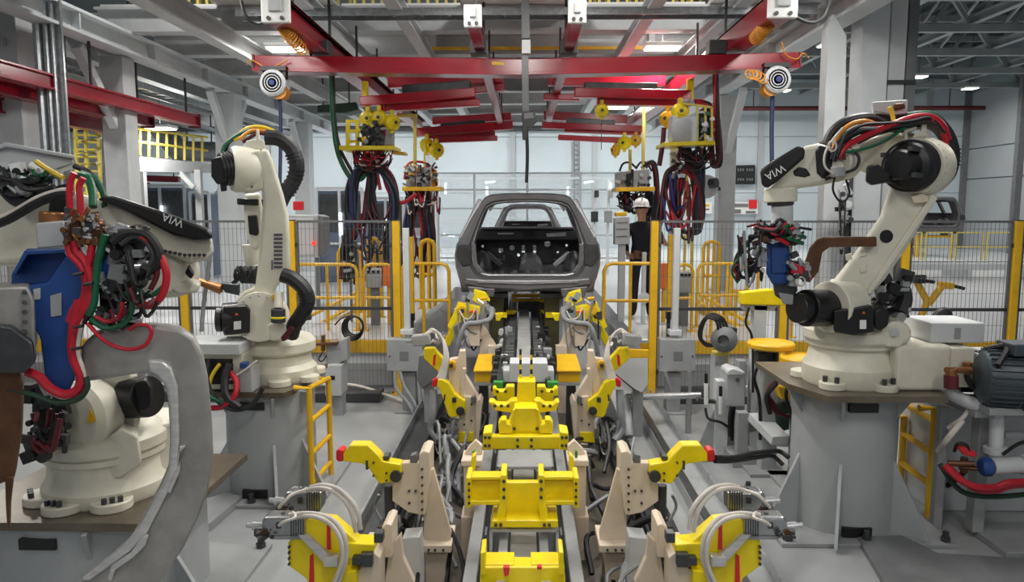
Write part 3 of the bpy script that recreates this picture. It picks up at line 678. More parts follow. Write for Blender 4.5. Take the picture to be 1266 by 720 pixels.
bundle(t, 'cable', [
    ('hose_black', 0.075, [(470, 190), (455, 205), (440, 215), (433, 245), (432, 285), (428, 312), (427, 345)]),
    ('hose_black', 0.07, [(452, 190), (460, 215), (456, 245), (452, 270), (440, 282), (434, 296)]),
    ('hose_black', 0.07, [(462, 200), (478, 218), (487, 245), (484, 280), (481, 308), (482, 335)]),
    ('hose_navy', 0.06, [(445, 205), (438, 230), (436, 262), (431, 280)]),
    ('hose_darkred', 0.05, [(456, 195), (459, 230), (463, 260), (474, 278)]),
    ('hose_red', 0.03, [(444, 186), (442, 198), (448, 204), (460, 196), (470, 186)]),
    ('hose_red', 0.025, [(474, 130), (475, 160), (472, 180), (466, 205), (470, 235)]),
    ('hose_darkred', 0.03, [(470, 150), (473, 175), (466, 200), (458, 212), (444, 217)]),
    ('hose_red', 0.03, [(470, 192), (478, 230), (490, 248), (500, 250), (515, 240)]),
    ('hose_green', 0.035, [(409, 92), (412, 150), (418, 190), (432, 218), (445, 222), (452, 215)]),
    ('hose_black', 0.025, [(412, 92), (414, 150), (421, 185), (436, 214)]),
    ]+tangle(436, 482, 186, 202, 12, ['hose_red', 'hose_black', 'hose_black', 'hose_darkred'], 0.016, 22), Y)
MB().pix([(432, 298), (438, 298), (440, 345), (428, 345), (424, 318)], Y, 0.2).pix([(478, 300), (487, 302), (486, 345), (477, 345)], Y, 0.2).build('weld_gun', 'dark_grey', t, 0.02)
cluster(t, 'valve', 444, 474, 150, 180, 10.62, 34, ['black_plastic', 'machine_grey', 'dark_grey', 'dark_steel', 'black_plastic', 'bright_yellow'], 0.07, 0.05, 3)
loops(t, 'loose_cable', 440, 486, 182, 206, 10.7, 26, ['hose_black', 'hose_black', 'hose_red', 'hose_darkred', 'hose_white'], 0.012, 4)
loops(t, 'loose_cable', 426, 490, 250, 330, 10.75, 18, ['hose_black', 'hose_darkred', 'hose_black', 'hose_navy'], 0.016, 5)
cluster(t, 'gun_detail', 424, 440, 300, 345, 10.75, 14, ['dark_grey', 'black_plastic', 'machine_grey'], 0.08, 0.05, 6)
t = thing('suspended_gun_unit', 'smaller hanging weld unit with yellow shelf beyond the yellow framed one', 'welding unit', q(520, 233, 14.6))
Y = 14.6
MB().pix([(497, 231), (545, 231), (545, 236), (497, 236)], Y-0.3, 0.6).build('carrier_plate', 'safety_yellow', t, 0.008)
MB().pix([(502, 206), (513, 205), (513, 231), (502, 231)], Y-0.1, 0.3).pix([(514, 208), (530, 207), (530, 232), (514, 232)], Y-0.15, 0.35).build('transformer', 'machine_grey', t, 0.015)
MB().pix([(533, 210), (539, 210), (539, 230), (533, 231)], Y, 0.2).build('side_frame', 'safety_yellow', t)
MB().bar((q(513, 145, Y).x-0.35, Y, 4.14), (q(513, 145, Y).x+0.05, Y, 4.14), 0.06).bar(q(513, 145, Y), q(513, 206, Y), 0.06).bar(q(525, 180, Y), q(525, 208, Y), 0.04).build('hanger_rod', 'pale_yellow', t)
bundle(t, 'cable', [
    ('hose_black', 0.07, [(512, 236), (511, 260), (507, 285), (502, 310), (500, 330)]),
    ('hose_darkred', 0.07, [(519, 236), (523, 265), (525, 290), (521, 320)]),
    ('hose_black', 0.07, [(528, 236), (531, 265), (534, 295), (531, 325), (520, 345)]),
    ('hose_red', 0.03, [(516, 236), (520, 250), (524, 280)]),
    ('hose_navy', 0.05, [(508, 245), (502, 275), (500, 305)]),
    ('hose_red', 0.025, [(500, 222), (504, 204), (515, 200), (528, 203), (538, 214), (540, 230)]),
    ]+tangle(500, 542, 234, 250, 12, ['hose_red', 'hose_black', 'hose_darkred', 'hose_black'], 0.018, 22), Y)
cluster(t, 'valve', 500, 540, 206, 232, 14.4, 26, ['black_plastic', 'machine_grey', 'dark_grey', 'safety_yellow', 'light_grey'], 0.09, 0.06, 7)
loops(t, 'loose_cable', 498, 545, 234, 262, 14.5, 24, ['hose_black', 'hose_red', 'hose_darkred', 'hose_black', 'hose_white'], 0.016, 8)
loops(t, 'loose_cable', 498, 540, 200, 215, 14.5, 10, ['hose_black', 'hose_red', 'hose_orange'], 0.016, 9)
loops(t, 'loose_cable', 500, 536, 280, 335, 14.5, 14, ['hose_black', 'hose_darkred', 'hose_navy'], 0.02, 10)
t = thing('suspended_gun_unit', 'hanging weld unit with tall pale grey box and looping dark red cables', 'welding unit', q(850, 178, 10.8))
Y = 10.8
MB().pix([(820, 176), (884, 174), (885, 179), (820, 181)], Y-0.3, 0.6).build('carrier_plate', 'bright_yellow', t, 0.008)
MB().pix([(845, 144), (862, 143), (862, 181), (845, 182)], Y-0.25, 0.4).pix([(831, 143), (838, 143), (838, 175), (831, 175)], Y-0.25, 0.3).build('transformer_box', 'light_grey', t, 0.01)
MB().lathe(q(845, 163, Y-0.2), (0.2, -1, 0), [(0, 0), (0.2, 0), (0.2, 0.05), (0.16, 0.07), (0, 0.07)], 24).build('hose_drum', 'box_grey', t, smooth=True)
MB().pix([(863, 140), (880, 140), (880, 176), (863, 177)], Y-0.1, 0.3).build('control_box', 'dark_green', t, 0.01)
fr = MB(); 
for u in (862, 872, 880): fr.bar(q(u, 132, Y-0.2), q(u, 177, Y-0.2), 0.03)
fr.bar(q(845, 128, Y-0.2), q(880, 133, Y-0.2), 0.03); fr.build('side_frame', 'pale_yellow', t)
MB().pix([(850, 97), (858, 97), (858, 122), (850, 122)], Y, 0.1).build('hoist_hook', 'bright_yellow', t, 0.01)
bundle(t, 'cable', [
    ('hose_darkred', 0.045, [(862, 126), (874, 130), (880, 145), (880, 170), (880, 195), (884, 206), (889, 200), (888, 170), (886, 130), (885, 92)]),
    ('hose_red', 0.02, [(858, 124), (872, 126), (878, 140), (877, 175)]),
    ('hose_black', 0.06, [(834, 258), (835, 275), (845, 287), (858, 287), (864, 275), (862, 245), (858, 215), (850, 205), (838, 204)]),
    ('hose_darkred', 0.075, [(845, 183), (856, 205), (864, 235), (865, 265), (862, 282)]),
    ('hose_darkred', 0.05, [(838, 205), (825, 215), (820, 240), (816, 265), (813, 285)]),
    ('hose_darkred', 0.06, [(848, 206), (838, 225), (836, 255), (840, 280)]),
    ('hose_navy', 0.05, [(868, 205), (866, 235), (864, 268), (862, 288)]),
    ('hose_red', 0.03, [(846, 206), (860, 230), (866, 262)]),
    ('hose_yellow', 0.04, [(846, 215), (851, 240), (852, 268)]),
    ('hose_darkred', 0.035, [(821, 158), (819, 180), (815, 205)]),
    ('hose_blue', 0.025, [(870, 200), (868, 225), (868, 260), (863, 285)]),
    ]+tangle(838, 884, 180, 196, 16, ['hose_black', 'hose_black', 'hose_black', 'hose_darkred'], 0.016, 20), Y)
cluster(t, 'valve', 862, 882, 140, 176, 10.62, 22, ['black_plastic', 'white_plastic', 'dark_grey', 'machine_grey', 'hose_green'], 0.08, 0.05, 11)
loops(t, 'loose_cable', 838, 884, 180, 205, 10.7, 30, ['hose_black', 'hose_black', 'hose_darkred', 'hose_black'], 0.012, 12)
loops(t, 'loose_cable', 816, 868, 210, 285, 10.7, 18, ['hose_darkred', 'hose_red', 'hose_black', 'hose_blue', 'hose_darkred'], 0.018, 13)
cluster(t, 'hook_detail', 830, 846, 180, 230, 10.7, 10, ['steel_shiny', 'machine_grey', 'dark_grey'], 0.07, 0.05, 14)
t = thing('suspended_gun_unit', 'hanging weld unit of low grey boxes above the worker', 'welding unit', q(785, 233, 13.2))
Y = 13.2
MB().pix([(761, 232), (810, 231), (810, 236), (761, 237)], Y-0.3, 0.6).build('carrier_plate', 'safety_yellow', t, 0.008)
MB().pix([(763, 213), (782, 211), (782, 232), (763, 233)], Y-0.2, 0.35).pix([(783, 211), (803, 209), (803, 232), (783, 233)], Y-0.25, 0.4).build('transformer_box', 'machine_grey', t, 0.012)
MB().bar((q(796, 143, Y).x-0.05, Y, 4.14), (2.5, Y, 4.14), 0.06).bar(q(796, 134, Y), q(795, 210, Y), 0.05).bar(q(779, 185, Y), q(779, 212, Y), 0.05).build('hanger_rod', 'pale_yellow', t)
bundle(t, 'cable', [('hose_darkred', 0.05, [(796, 207), (806, 200), (811, 215), (812, 250), (808, 275)]), ('hose_black', 0.06, [(775, 236), (773, 250), (776, 262)]), ('hose_black', 0.05, [(800, 237), (806, 255), (800, 270), (806, 285)]), ('hose_navy', 0.04, [(805, 237), (808, 265), (804, 285)])]+tangle(764, 806, 234, 246, 10, ['hose_black', 'hose_black', 'hose_darkred'], 0.018, 14)+[('hose_black', 0.018, [(766, 212), (770, 203), (778, 201), (786, 207)]), ('hose_black', 0.018, [(786, 209), (792, 201), (800, 202), (806, 212)])], Y)
cluster(t, 'valve', 763, 806, 210, 230, 12.98, 18, ['machine_grey', 'box_grey', 'dark_grey', 'black_plastic'], 0.08, 0.03, 15)
loops(t, 'loose_cable', 762, 810, 235, 258, 13.1, 20, ['hose_black', 'hose_black', 'hose_darkred'], 0.016, 16)
o = MB().bar(q(834, 178, 11.3), (q(833, 300, 11.3).x, 11.3, HZ), 0.12).build('conduit_post', 'steel_light'); tag(o, 'pale square post hanging behind the looping dark red cables', 'post')
o = MB().tube([q(384, 50, 9), q(385, 90, 9)], 0.02, 6, 1).build('drop_line', 'black_rubber'); tag(o, 'short black drop line above the crossbeam', 'cable')
o = MB().pix([(392, 130), (440, 126), (444, 135), (428, 140), (392, 139)], 16.5, 0.5).build('dark_duct', 'dark_green', None, 0.02); tag(o, 'dark green box duct behind the yellow framed weld unit', 'duct')
for u in (400, 432): MB().bar(q(u, 132, 16.7), (q(u, 132, 16.7).x, 16.7, 5.33), 0.03).build('hanger', 'dark_grey', o)
# ================================================================== transfer line down the middle
def bolts(parent, pts, r=0.012, d=(0, -1, 0), h=0.012, mt='dark_steel', name='bolt'):
    m_ = MB()
    for p in pts: p = V(p); m_.cyl(p, p+V(d)*h, r, n=6)
    return m_.build(name, mt, parent, kind='stuff')
t = thing('transfer_conveyor', 'long grey transfer conveyor running down the line centre under the car', 'conveyor', (0, 4, 0))
for s in (-1, 1):
    MB().bar((s*0.29, 2.6, 0.30), (s*0.29, 9.3, 0.30), 0.075, 0.13).build('side_rail', 'machine_grey', t, 0.006)
    MB().bar((s*0.115, 2.6, 0.42), (s*0.115, 6.2, 0.42), 0.05, 0.07).build('transfer_bar', 'light_grey', t, 0.005)
    MB().bar((s*0.21, 6.3, 0.80), (s*0.21, 13.5, 0.80), 0.05, 0.16).build('upper_rail', 'dark_steel', t, 0.006)
MB().box((0, 4.4, 0.41), (0.15, 3.6, 0.02)).build('slide_plate', 'aluminium', t)
MB().b2((-0.07, 6.4, 0.90), (0.07, 10.6, 0.93)).build('belt_plate', 'aluminium', t)
MB().b2((-0.25, 2.6, 0.16), (0.25, 14.4, 0.2)).build('bed', 'dark_grey', t)
for y in (2.9, 4.6, 6.2, 7.8, 9.1, 11, 13.6): MB().b2((-0.34, y, 0.0), (-0.24, y+0.12, 0.24)).b2((0.24, y, 0.0), (0.34, y+0.12, 0.24)).build('foot', 'machine_grey', t)
for y in (6.6, 8.4, 10.2, 12.0, 13.3): MB().b2((-0.2, y, 0.2), (-0.12, y+0.1, 0.9)).b2((0.12, y, 0.2), (0.2, y+0.1, 0.9)).build('upright', 'machine_grey', t)
rl = MB(); rl2 = MB()
for k in range(22):
    y = 6.75+k*0.165
    for s in (-1, 1):
        rl.cyl((s*0.10, y, 0.875), (s*0.19, y, 0.875), 0.04, n=10)
        if k % 2 == 0: rl2.box((s*(0.255+0.01*(k % 4)), y, 0.79+0.03*((k//2) % 2)), (0.06, 0.10, 0.09))
rl.build('roller', 'dark_grey', t, smooth=True, kind='stuff'); rl2.build('roller_bracket', 'dark_grey', t, 0.01)
for s_ in (-1, 1):
    rr = random.Random(40+s_); mm = {}
    for k in range(60):
        y = rr.uniform(6.6, 9.2); x = s_*rr.uniform(0.12, 0.30); sz = rr.uniform(0.03, 0.09); z = rr.uniform(0.7, 0.93)-max(0, abs(x)-0.2)*0.8
        b_ = mm.setdefault(rr.choice(['dark_grey', 'black_plastic', 'machine_grey', 'dark_steel', 'light_grey', 'black_plastic']), MB())
        if k % 2: b_.box((x, y, z), (sz, sz*1.2, sz))
        else: b_.cyl((x, y-sz, z), (x, y+sz, z), sz*0.4, n=10)
    for mt, b_ in mm.items(): b_.build('roller_fitting', mt, t, kind='stuff', smooth=True)
# portal frames
for (Y, v0, v1, ul, ur, mt) in ((4.05, 655, 704, 605, 691, 'light_grey'), (4.9, 577, 602, 613, 685, 'machine_grey')):
    m_ = MB(); h = 0.22 if Y < 4.5 else 0.35
    m_.pix([(ul, v0), (ur, v0), (ur, v0+4), (ul, v0+4)], Y, h)
    for a, b in ((ul, ul+4), (ur-4, ur)): m_.pix([(a, v0), (b, v0), (b, v1), (a, v1)], Y, h)
    m_.build('portal_frame', mt, t, 0.006)
MB().pix([(630, 449), (677, 449), (679, 473), (629, 473)], 6.35, 0.25).pix([(622, 458), (630, 458), (630, 473), (622, 473)], 6.4, 0.2).pix([(677, 458), (685, 458), (685, 473), (677, 473)], 6.4, 0.2).build('end_housing', 'light_grey', t, 0.01)
MB().pix([(640, 376), (668, 376), (668, 386), (640, 386)], 10.4, 0.3).build('drive_head', 'dark_grey', t, 0.01)
MB().pix([(633, 364), (675, 364), (675, 368), (633, 368)], 11.5, 0.1).pix([(633, 370), (675, 370), (675, 374), (633, 374)], 11.4, 0.1).build('guard_bar', 'safety_yellow', t)
MB().pix([(626, 384), (640, 384), (636, 389), (626, 389)], 9.8, 0.1).pix([(668, 384), (682, 384), (682, 389), (672, 389)], 9.8, 0.1).build('end_stop', 'bright_yellow', t)

# yellow carriers standing on the conveyor
t = thing('support_carrier', 'bright yellow H shaped support saddle on the conveyor with tan posts beside', 'fixture', q(646, 652, 4.1))
Y = 4.1
MB().pix([(621, 597), (669, 597), (669, 644), (621, 644)], Y+0.02, 0.05).build('centre_plate', 'bright_yellow', t, 0.006)
MB().pix([(608, 644), (690, 644), (690, 653), (606, 653)], Y-0.1, 0.22).build('foot_plate', 'bright_yellow', t, 0.006)
for s in (0, 1):
    X = (lambda u: u) if s == 0 else (lambda u: 1292-u)
    MB().pix([(X(580), 594), (X(621), 594), (X(621), 623), (X(580), 623)], Y+0.06, 0.05).build('wing_plate', 'bright_yellow', t, 0.005)
    MB().pix([(X(579), 620), (X(622), 620), (X(622), 625), (X(579), 625)], Y-0.03, 0.14).pix([(X(579), 590), (X(622), 590), (X(622), 594), (X(579), 594)], Y+0.02, 0.1).build('wing_flange', 'bright_yellow', t, 0.004)
    MB().pix([(X(576), 591), (X(582), 591), (X(582), 629), (X(576), 629)], Y-0.04, 0.18).build('end_lug', 'bright_yellow', t, 0.006)
    MB().pix([(X(619), 588), (X(626), 588), (X(627), 620), (X(624), 646), (X(612), 646), (X(618), 622)], Y-0.06, 0.2).build('gusset', 'bright_yellow', t, 0.005)
    MB().pix([(X(583), 566), (X(588), 563), (X(588), 578), (X(584), 590), (X(580), 590)], Y+0.2, 0.08).build('locating_horn', 'bright_yellow', t, 0.005)
    bolts(t, [q(X(580), v, Y-0.045) for v in (598, 606, 614, 622)], 0.008)
    bolts(t, [q(X(613+6*k), 649, Y-0.105) for k in range(2)]+[q(X(623), v, Y-0.065) for v in (595, 605, 615)], 0.01)
t = thing('support_carrier', 'bright yellow stepped carrier with twin dashed prongs on the conveyor', 'fixture', q(649, 556, 5.35))
Y = 5.35
MB().pix([(597, 540), (703, 540), (703, 556), (597, 556)], Y, 0.08).build('front_beam', 'bright_yellow', t, 0.008)
MB().pix([(597, 536), (608, 534), (608, 557), (597, 557)], Y-0.05, 0.2).pix([(692, 534), (703, 536), (703, 557), (692, 557)], Y-0.05, 0.2).build('end_lug', 'bright_yellow', t, 0.008)
MB().pix([(636, 505), (664, 505), (668, 518), (674, 530), (676, 541), (624, 541), (626, 530), (632, 518)], Y+0.1, 0.2).build('body', 'bright_yellow', t, 0.006)
MB().pix([(634, 508), (637, 506), (631, 540), (627, 540)], Y+0.06, 0.06).pix([(663, 506), (666, 508), (673, 540), (669, 540)], Y+0.06, 0.06).build('spine_rib', 'bright_yellow', t, 0.004)
MB().pix([(616, 524), (620, 519), (626, 519), (626, 524), (633, 526), (633, 536), (617, 537)], Y+0.05, 0.12).pix([(667, 526), (674, 524), (674, 519), (680, 519), (684, 524), (683, 537), (667, 536)], Y+0.05, 0.12).build('lower_ear', 'bright_yellow', t, 0.008)
MB().pix([(640, 472), (662, 472), (663, 512), (638, 512)], Y+0.3, 0.18).build('upper_block', 'bright_yellow', t, 0.008)
MB().pix([(604, 497), (610, 497), (614, 501), (626, 501), (632, 496), (640, 495), (640, 508), (632, 511), (612, 508)], Y+0.25, 0.12).pix([(660, 495), (668, 496), (674, 501), (684, 501), (688, 497), (692, 497), (688, 508), (668, 511), (660, 508)], Y+0.25, 0.12).build('upper_ear', 'bright_yellow', t, 0.008)
MB().pix([(609, 480), (613, 480), (614, 484), (624, 484), (626, 478), (636, 478), (636, 494), (630, 498), (615, 498), (614, 490), (609, 490)], Y+0.5, 0.1).pix([(664, 478), (674, 478), (676, 484), (684, 484), (686, 480), (690, 480), (690, 490), (685, 490), (684, 498), (670, 498), (664, 494)], Y+0.5, 0.1).build('rear_block', 'bright_yellow', t, 0.008)
MB().pix([(610, 473), (622, 473), (622, 480), (610, 480)], Y+0.65, 0.08).pix([(677, 473), (690, 473), (690, 480), (677, 480)], Y+0.65, 0.08).build('sensor', 'green_paint', t, 0.004)
for u in (643.5, 657):
    for k in range(7):
        v = 433+k*6
        MB().pix([(u-1.5, v), (u+1.5, v), (u+1.5, v+6), (u-1.5, v+6)], Y+0.42, 0.05).build('prong', 'bright_yellow' if k % 2 or k > 4 else 'black_plastic', t)
bolts(t, [q(u, v, Y-0.005) for u in (640, 657) for v in (544, 552)]+[q(u, v, Y-0.055) for u in (600, 605, 695, 700) for v in (541, 551)]+[q(u, 530, Y+0.095) for u in (636, 664)], 0.012)
bolts(t, [q(u, v, Y+0.245) for u in (612, 620, 628, 672, 680) for v in (502,)]+[q(u, v, Y+0.495) for u in (615, 625, 670, 682) for v in (484,)], 0.014)
t = thing('support_carrier', 'low yellow carrier with ears and a red clip closest along the conveyor', 'fixture', q(646, 718, 3.6))
t['label'] = 'low yellow carrier with upright ears and a red clip on the conveyor'
Y = 3.6
MB().pix([(594, 702), (698, 702), (700, 740), (592, 740)], Y, 0.12).build('body', 'bright_yellow', t, 0.008)
MB().pix([(600, 698), (636, 698), (632, 706), (600, 706)], Y+0.02, 0.14).pix([(656, 698), (692, 698), (692, 706), (660, 706)], Y+0.02, 0.14).build('pad', 'bright_yellow', t, 0.006)
MB().pix([(594, 684), (600, 683), (600, 712), (594, 712)], Y-0.02, 0.16).pix([(691, 683), (697, 684), (697, 712), (691, 712)], Y-0.02, 0.16).build('ear', 'bright_yellow', t, 0.006)
MB().pix([(622, 702), (630, 702), (629, 712), (624, 714)], Y-0.03, 0.03).pix([(664, 701), (670, 701), (670, 705), (664, 705)], Y-0.03, 0.03).build('red_clip', 'cap_red', t, 0.004)
b = MB()
for u in (604, 613, 676, 686): b.cyl(q(u, 699, Y+0.08), q(u, 694, Y+0.08), 0.014, n=8)
b.build('bolt', 'dark_steel', t)

# ------------------------------------------------------------------ clamp stations on both sides
def station_front(s):
    X = (lambda u: u) if s < 0 else (lambda u: 1299-u)
    Y = 4.3
    side = 'left' if s < 0 else 'right'
    lab = 'tan clamp tower with level yellow arm and red cap beside the big C frame' if s < 0 else 'tan clamp tower with level yellow arm and red cap, black cables from its cap'
    b = q(X(538), 690, Y+0.1); t = thing('clamp_tower', lab, 'clamp', (b.x, b.y, 0))
    P = lambda pts, y, d: MB().pix([(X(u), v) for u, v in pts], y, d)
    P([(526, 684), (551, 684), (551, 745), (526, 745)], Y+0.05, 0.2).build('post', 'tan_paint', t, 0.006)
    bb = q(X(538), 745, Y+0.15); MB().b2((bb.x-0.1, bb.y-0.1, 0), (bb.x+0.1, bb.y+0.12, bb.z+0.01)).build('pedestal', 'tan_paint', t)
    P([(520, 675), (558, 675), (558, 684), (520, 684)], Y-0.02, 0.3).build('base_plate', 'tan_paint', t, 0.005)
    P([(524, 640), (532, 582), (536, 580), (558, 660), (556, 675), (524, 675)], Y+0.06, 0.04).build('gusset', 'tan_paint', t, 0.004)
    P([(518, 562), (524, 558), (531, 560), (531, 600), (526, 637), (518, 637)], Y-0.02, 0.22).build('upright', 'tan_paint', t, 0.005)
    P([(491, 576), (498, 573), (519, 573), (519, 637), (505, 634), (485, 620), (485, 601)], Y, 0.06).build('side_plate', 'tan_paint', t, 0.005)
    a = P([(424, 562), (432, 551), (455, 551), (468, 564), (473, 571), (495, 575), (497, 592), (494, 596), (470, 599), (467, 597), (454, 577), (448, 574), (424, 571)], Y-0.05, 0.10).build('arm', 'bright_yellow', t, 0.008)
    P([(474, 572), (515, 572), (515, 580), (476, 580)], Y+0.07, 0.05).build('arm_link', 'bright_yellow', t, 0.005)
    P([(415, 558), (418, 556), (424, 557), (424, 571), (418, 572), (415, 569)], Y-0.045, 0.09).build('red_cap', 'cap_red', a, 0.012)
    c = q(X(489), 590, Y-0.07); MB().cyl(c, c+V((0, 0.18, 0)), 0.035, n=14).build('pivot_pin', 'dark_grey', t, smooth=True)
    P([(452, 570), (455, 570), (455, 581), (452, 581)], Y-0.055, 0.02).build('slot', 'dark_steel', a)
    P([(473, 565), (480, 564), (481, 569), (474, 570)], Y-0.03, 0.08).build('stop_block', 'dark_steel', t, 0.004)
    P([(507, 564), (514, 562), (516, 572), (507, 573)], Y, 0.06).build('screw_block', 'mid_grey', t, 0.004)
    MB().cyl(q(X(481), 600, Y+0.06), q(X(482), 640, Y+0.06), 0.032).cyl(q(X(482), 640, Y+0.06), q(X(483), 690, Y+0.06), 0.045).build('air_cylinder', 'dark_grey', t, smooth=True)
    P([(466, 652), (486, 650), (486, 668), (466, 668)], Y-0.05, 0.1).build('valve_block', 'dark_grey', t, 0.006)
    bolts(t, [q(X(u), v, Y-0.005) for u, v in ((506, 607), (506, 622), (514, 607))]+[q(X(522), v, Y-0.025) for v in (580, 590, 600, 610, 620, 630)]+[q(X(u), 680, Y-0.025) for u in (530, 538, 548)], 0.008)
    bolts(a, [q(X(u), v, Y-0.055) for u, v in ((462, 572), (462, 588), (478, 585), (478, 594))], 0.007)
    ht = [[q(X(u), v, Y+0.15+dy) for u, v, dy in path] for path in (
        ((486, 668, 0), (478, 690, 0.05), (486, 715, 0.1)), ((470, 668, 0), (466, 690, 0), (473, 725, 0)), ((468, 612, 0), (463, 626, 0.02), (470, 642, 0), (474, 655, 0)))]
    m_ = MB()
    for h_ in ht: m_.tube(h_, 0.010, 6, 5)
    m_.build('air_hose', 'hose_grey', t, smooth=True)
def station_near(s):
    X = (lambda u: u) if s < 0 else (lambda u: 1297-u)
    Y = 3.65
    lab = 'yellow clamp with two silver pin cylinders and white hoses near the gun frame' if s < 0 else 'yellow clamp with two silver pin cylinders and white hoses near the round pedestal'
    b = q(X(465), 715, Y); t = thing('pin_clamp', lab, 'clamp', (b.x, b.y, 0))
    P = lambda pts, y, d: MB().pix([(X(u), v) for u, v in pts], y, d)
    P([(356, 672), (382, 641), (412, 645), (448, 676), (450, 688), (437, 694), (425, 740), (385, 740), (378, 716), (356, 700)], Y, 0.09).build('arm', 'bright_yellow', t, 0.008)
    P([(428, 672), (462, 674), (462, 690), (428, 692)], Y-0.02, 0.12).build('arm_link', 'bright_yellow', t, 0.006)
    P([(415, 708), (440, 706), (442, 735), (415, 735)], Y-0.06, 0.1).build('lower_link', 'bright_yellow', t, 0.006)
    P([(404, 648), (408, 648), (409, 680), (404, 680)], Y-0.008, 0.02).build('red_stripe', 'cap_red', t)
    P([(383, 688), (387, 686), (388, 722), (382, 722)], Y-0.008, 0.02).build('red_stripe', 'cap_red', t)
    # tan uprights
    P([(472, 652), (478, 648), (484, 650), (484, 690), (472, 690)], Y+0.1, 0.2).build('upright', 'tan_paint', t, 0.005)
    P([(452, 668), (472, 668), (472, 690), (462, 692), (452, 690)], Y+0.1, 0.1).build('side_plate', 'tan_paint', t, 0.005)
    P([(446, 685), (462, 684), (470, 690), (470, 745), (440, 745), (430, 712), (446, 704)], Y-0.02, 0.14).build('bracket', 'tan_paint', t, 0.005)
    P([(497, 666), (519, 664), (522, 745), (490, 745)], Y+0.45, 0.14).build('grey_cover', 'light_grey', t, 0.006)
    P([(488, 670), (495, 662), (498, 690), (512, 720), (512, 745), (472, 745), (480, 690)], Y+0.16, 0.05).build('gusset', 'tan_paint', t, 0.004)
    for a, c_ in (((445, 686), (460, 702)), ((462, 660), (473, 672)), ((435, 690), (448, 700))):
        P([a, (c_[0], a[1]), c_, (a[0], c_[1])], Y-0.06, 0.06).build('screw_block', 'dark_steel', t, 0.004)
    P([(398, 690), (418, 688), (418, 702), (400, 702)], Y-0.06, 0.05).build('hose_clip', 'aluminium', t, 0.006)
    P([(368, 662), (380, 662), (414, 694), (400, 697)], Y-0.03, 0.03).build('hose_rail', 'aluminium', t, 0.004)
    bp = q(X(480), 745, Y+0.2); MB().b2((bp.x-0.12, bp.y-0.15, 0), (bp.x+0.1, bp.y+0.15, bp.z+0.02)).build('pedestal', 'tan_paint', t)
    bolts(t, [q(X(358), v, Y-0.004) for v in (676, 683, 690, 697)]+[q(X(455), v, Y+0.095) for v in (675, 685)], 0.008)
    # silver cylinders
    for (u0, u1, v0, v1, ut, dy) in ((350, 397, 609, 632, 333, 0.25), (323, 377, 640, 663, 305, 0.0)):
        y = Y+dy-0.02
        c = P([(u0, v0+4), (u0+4, v0), (u1, v0), (u1, v1), (u0+10, v1), (u0, v1-4)], y, 0.10).build('pin_cylinder', 'chrome', t, 0.012)
        vm = (v0+v1)/2
        ridge = MB()
        for k in range(6):
            uu = u1-3-k*3.0; ridge.pix([(X(uu), v0-0.6), (X(uu+1.2), v0-0.6), (X(uu+1.2), v1+0.6), (X(uu), v1+0.6)], y-0.004, 0.108)
        ridge.build('cooling_rib', 'dark_steel', c)
        MB().cyl(q(X(u0+2), vm, y+0.05), q(X(u0-10), vm-1, y+0.05), 0.024).cyl(q(X(u0-8), vm-1, y+0.05), q(X(ut), vm-2, y+0.05), 0.014).build('pin', 'steel_shiny', c, smooth=True)
        MB().cyl(q(X(u0-7), vm+6, y+0.03), q(X(u0+3), vm+6, y+0.03), 0.026).build('knob', 'dark_steel', c, smooth=True)
        P([(u0+6, v1-1), (u1-2, v1-1), (u1-6, v1+5), (u0+12, v1+5)], y+0.01, 0.08).build('mount', 'machine_grey', c, 0.004)
        cluster(c, 'small_fitting', *sorted((X(u0-8), X(u0+14))), v1-6, v1+5, y-0.01, 10, ['dark_steel', 'steel_shiny', 'dark_grey', 'copper_brown'], 0.022, 0.02, int(u0))
        MB().cyl(q(X((u0+u1)/2), v0, y+0.05), q(X((u0+u1)/2), v0-6, y+0.05), 0.012, n=8).build('fitting', 'dark_steel', c)
        P([(u0+18, v0+7), (u0+24, v0+7), (u0+24, v0+14), (u0+18, v0+14)], y-0.006, 0.02).build('port', 'dark_grey', c)
    m_ = MB()
    for path in (((384, 603, 0.2), (400, 600, 0.15), (420, 606, 0.1), (440, 628, 0.05), (446, 655, 0.05)), ((380, 606, 0.2), (398, 604, 0.12), (416, 610, 0.1), (433, 630, 0.05), (440, 658, 0.05)),
                 ((358, 637, 0), (385, 635, -0.05), (410, 642, -0.05), (425, 662, -0.08), (428, 690, -0.08), (418, 722, -0.08)), ((362, 640, 0), (388, 639, -0.08), (408, 648, -0.08), (421, 668, -0.1), (423, 695, -0.1), (412, 725, -0.1))):
        m_.tube([q(X(u), v, Y+dy-0.05) for u, v, dy in path], 0.012, 8, 6)
    m_.build('hose', 'hose_white', t, smooth=True)
    m_ = MB()
    for (a, b, y) in (((358, 607), (396, 601), Y+0.2), ((326, 640), (362, 634), Y-0.05)):
        m_.tube([q(X(345), 628 if y > Y else 650, y-0.06), q(X(352), 620 if y > Y else 645, y-0.08), q(X(365), 610 if y > Y else 640, y-0.06), q(X(b[0]), b[1], y)], 0.009, 6, 5)
    m_.build('sensor_cable', 'hose_white', t, smooth=True)
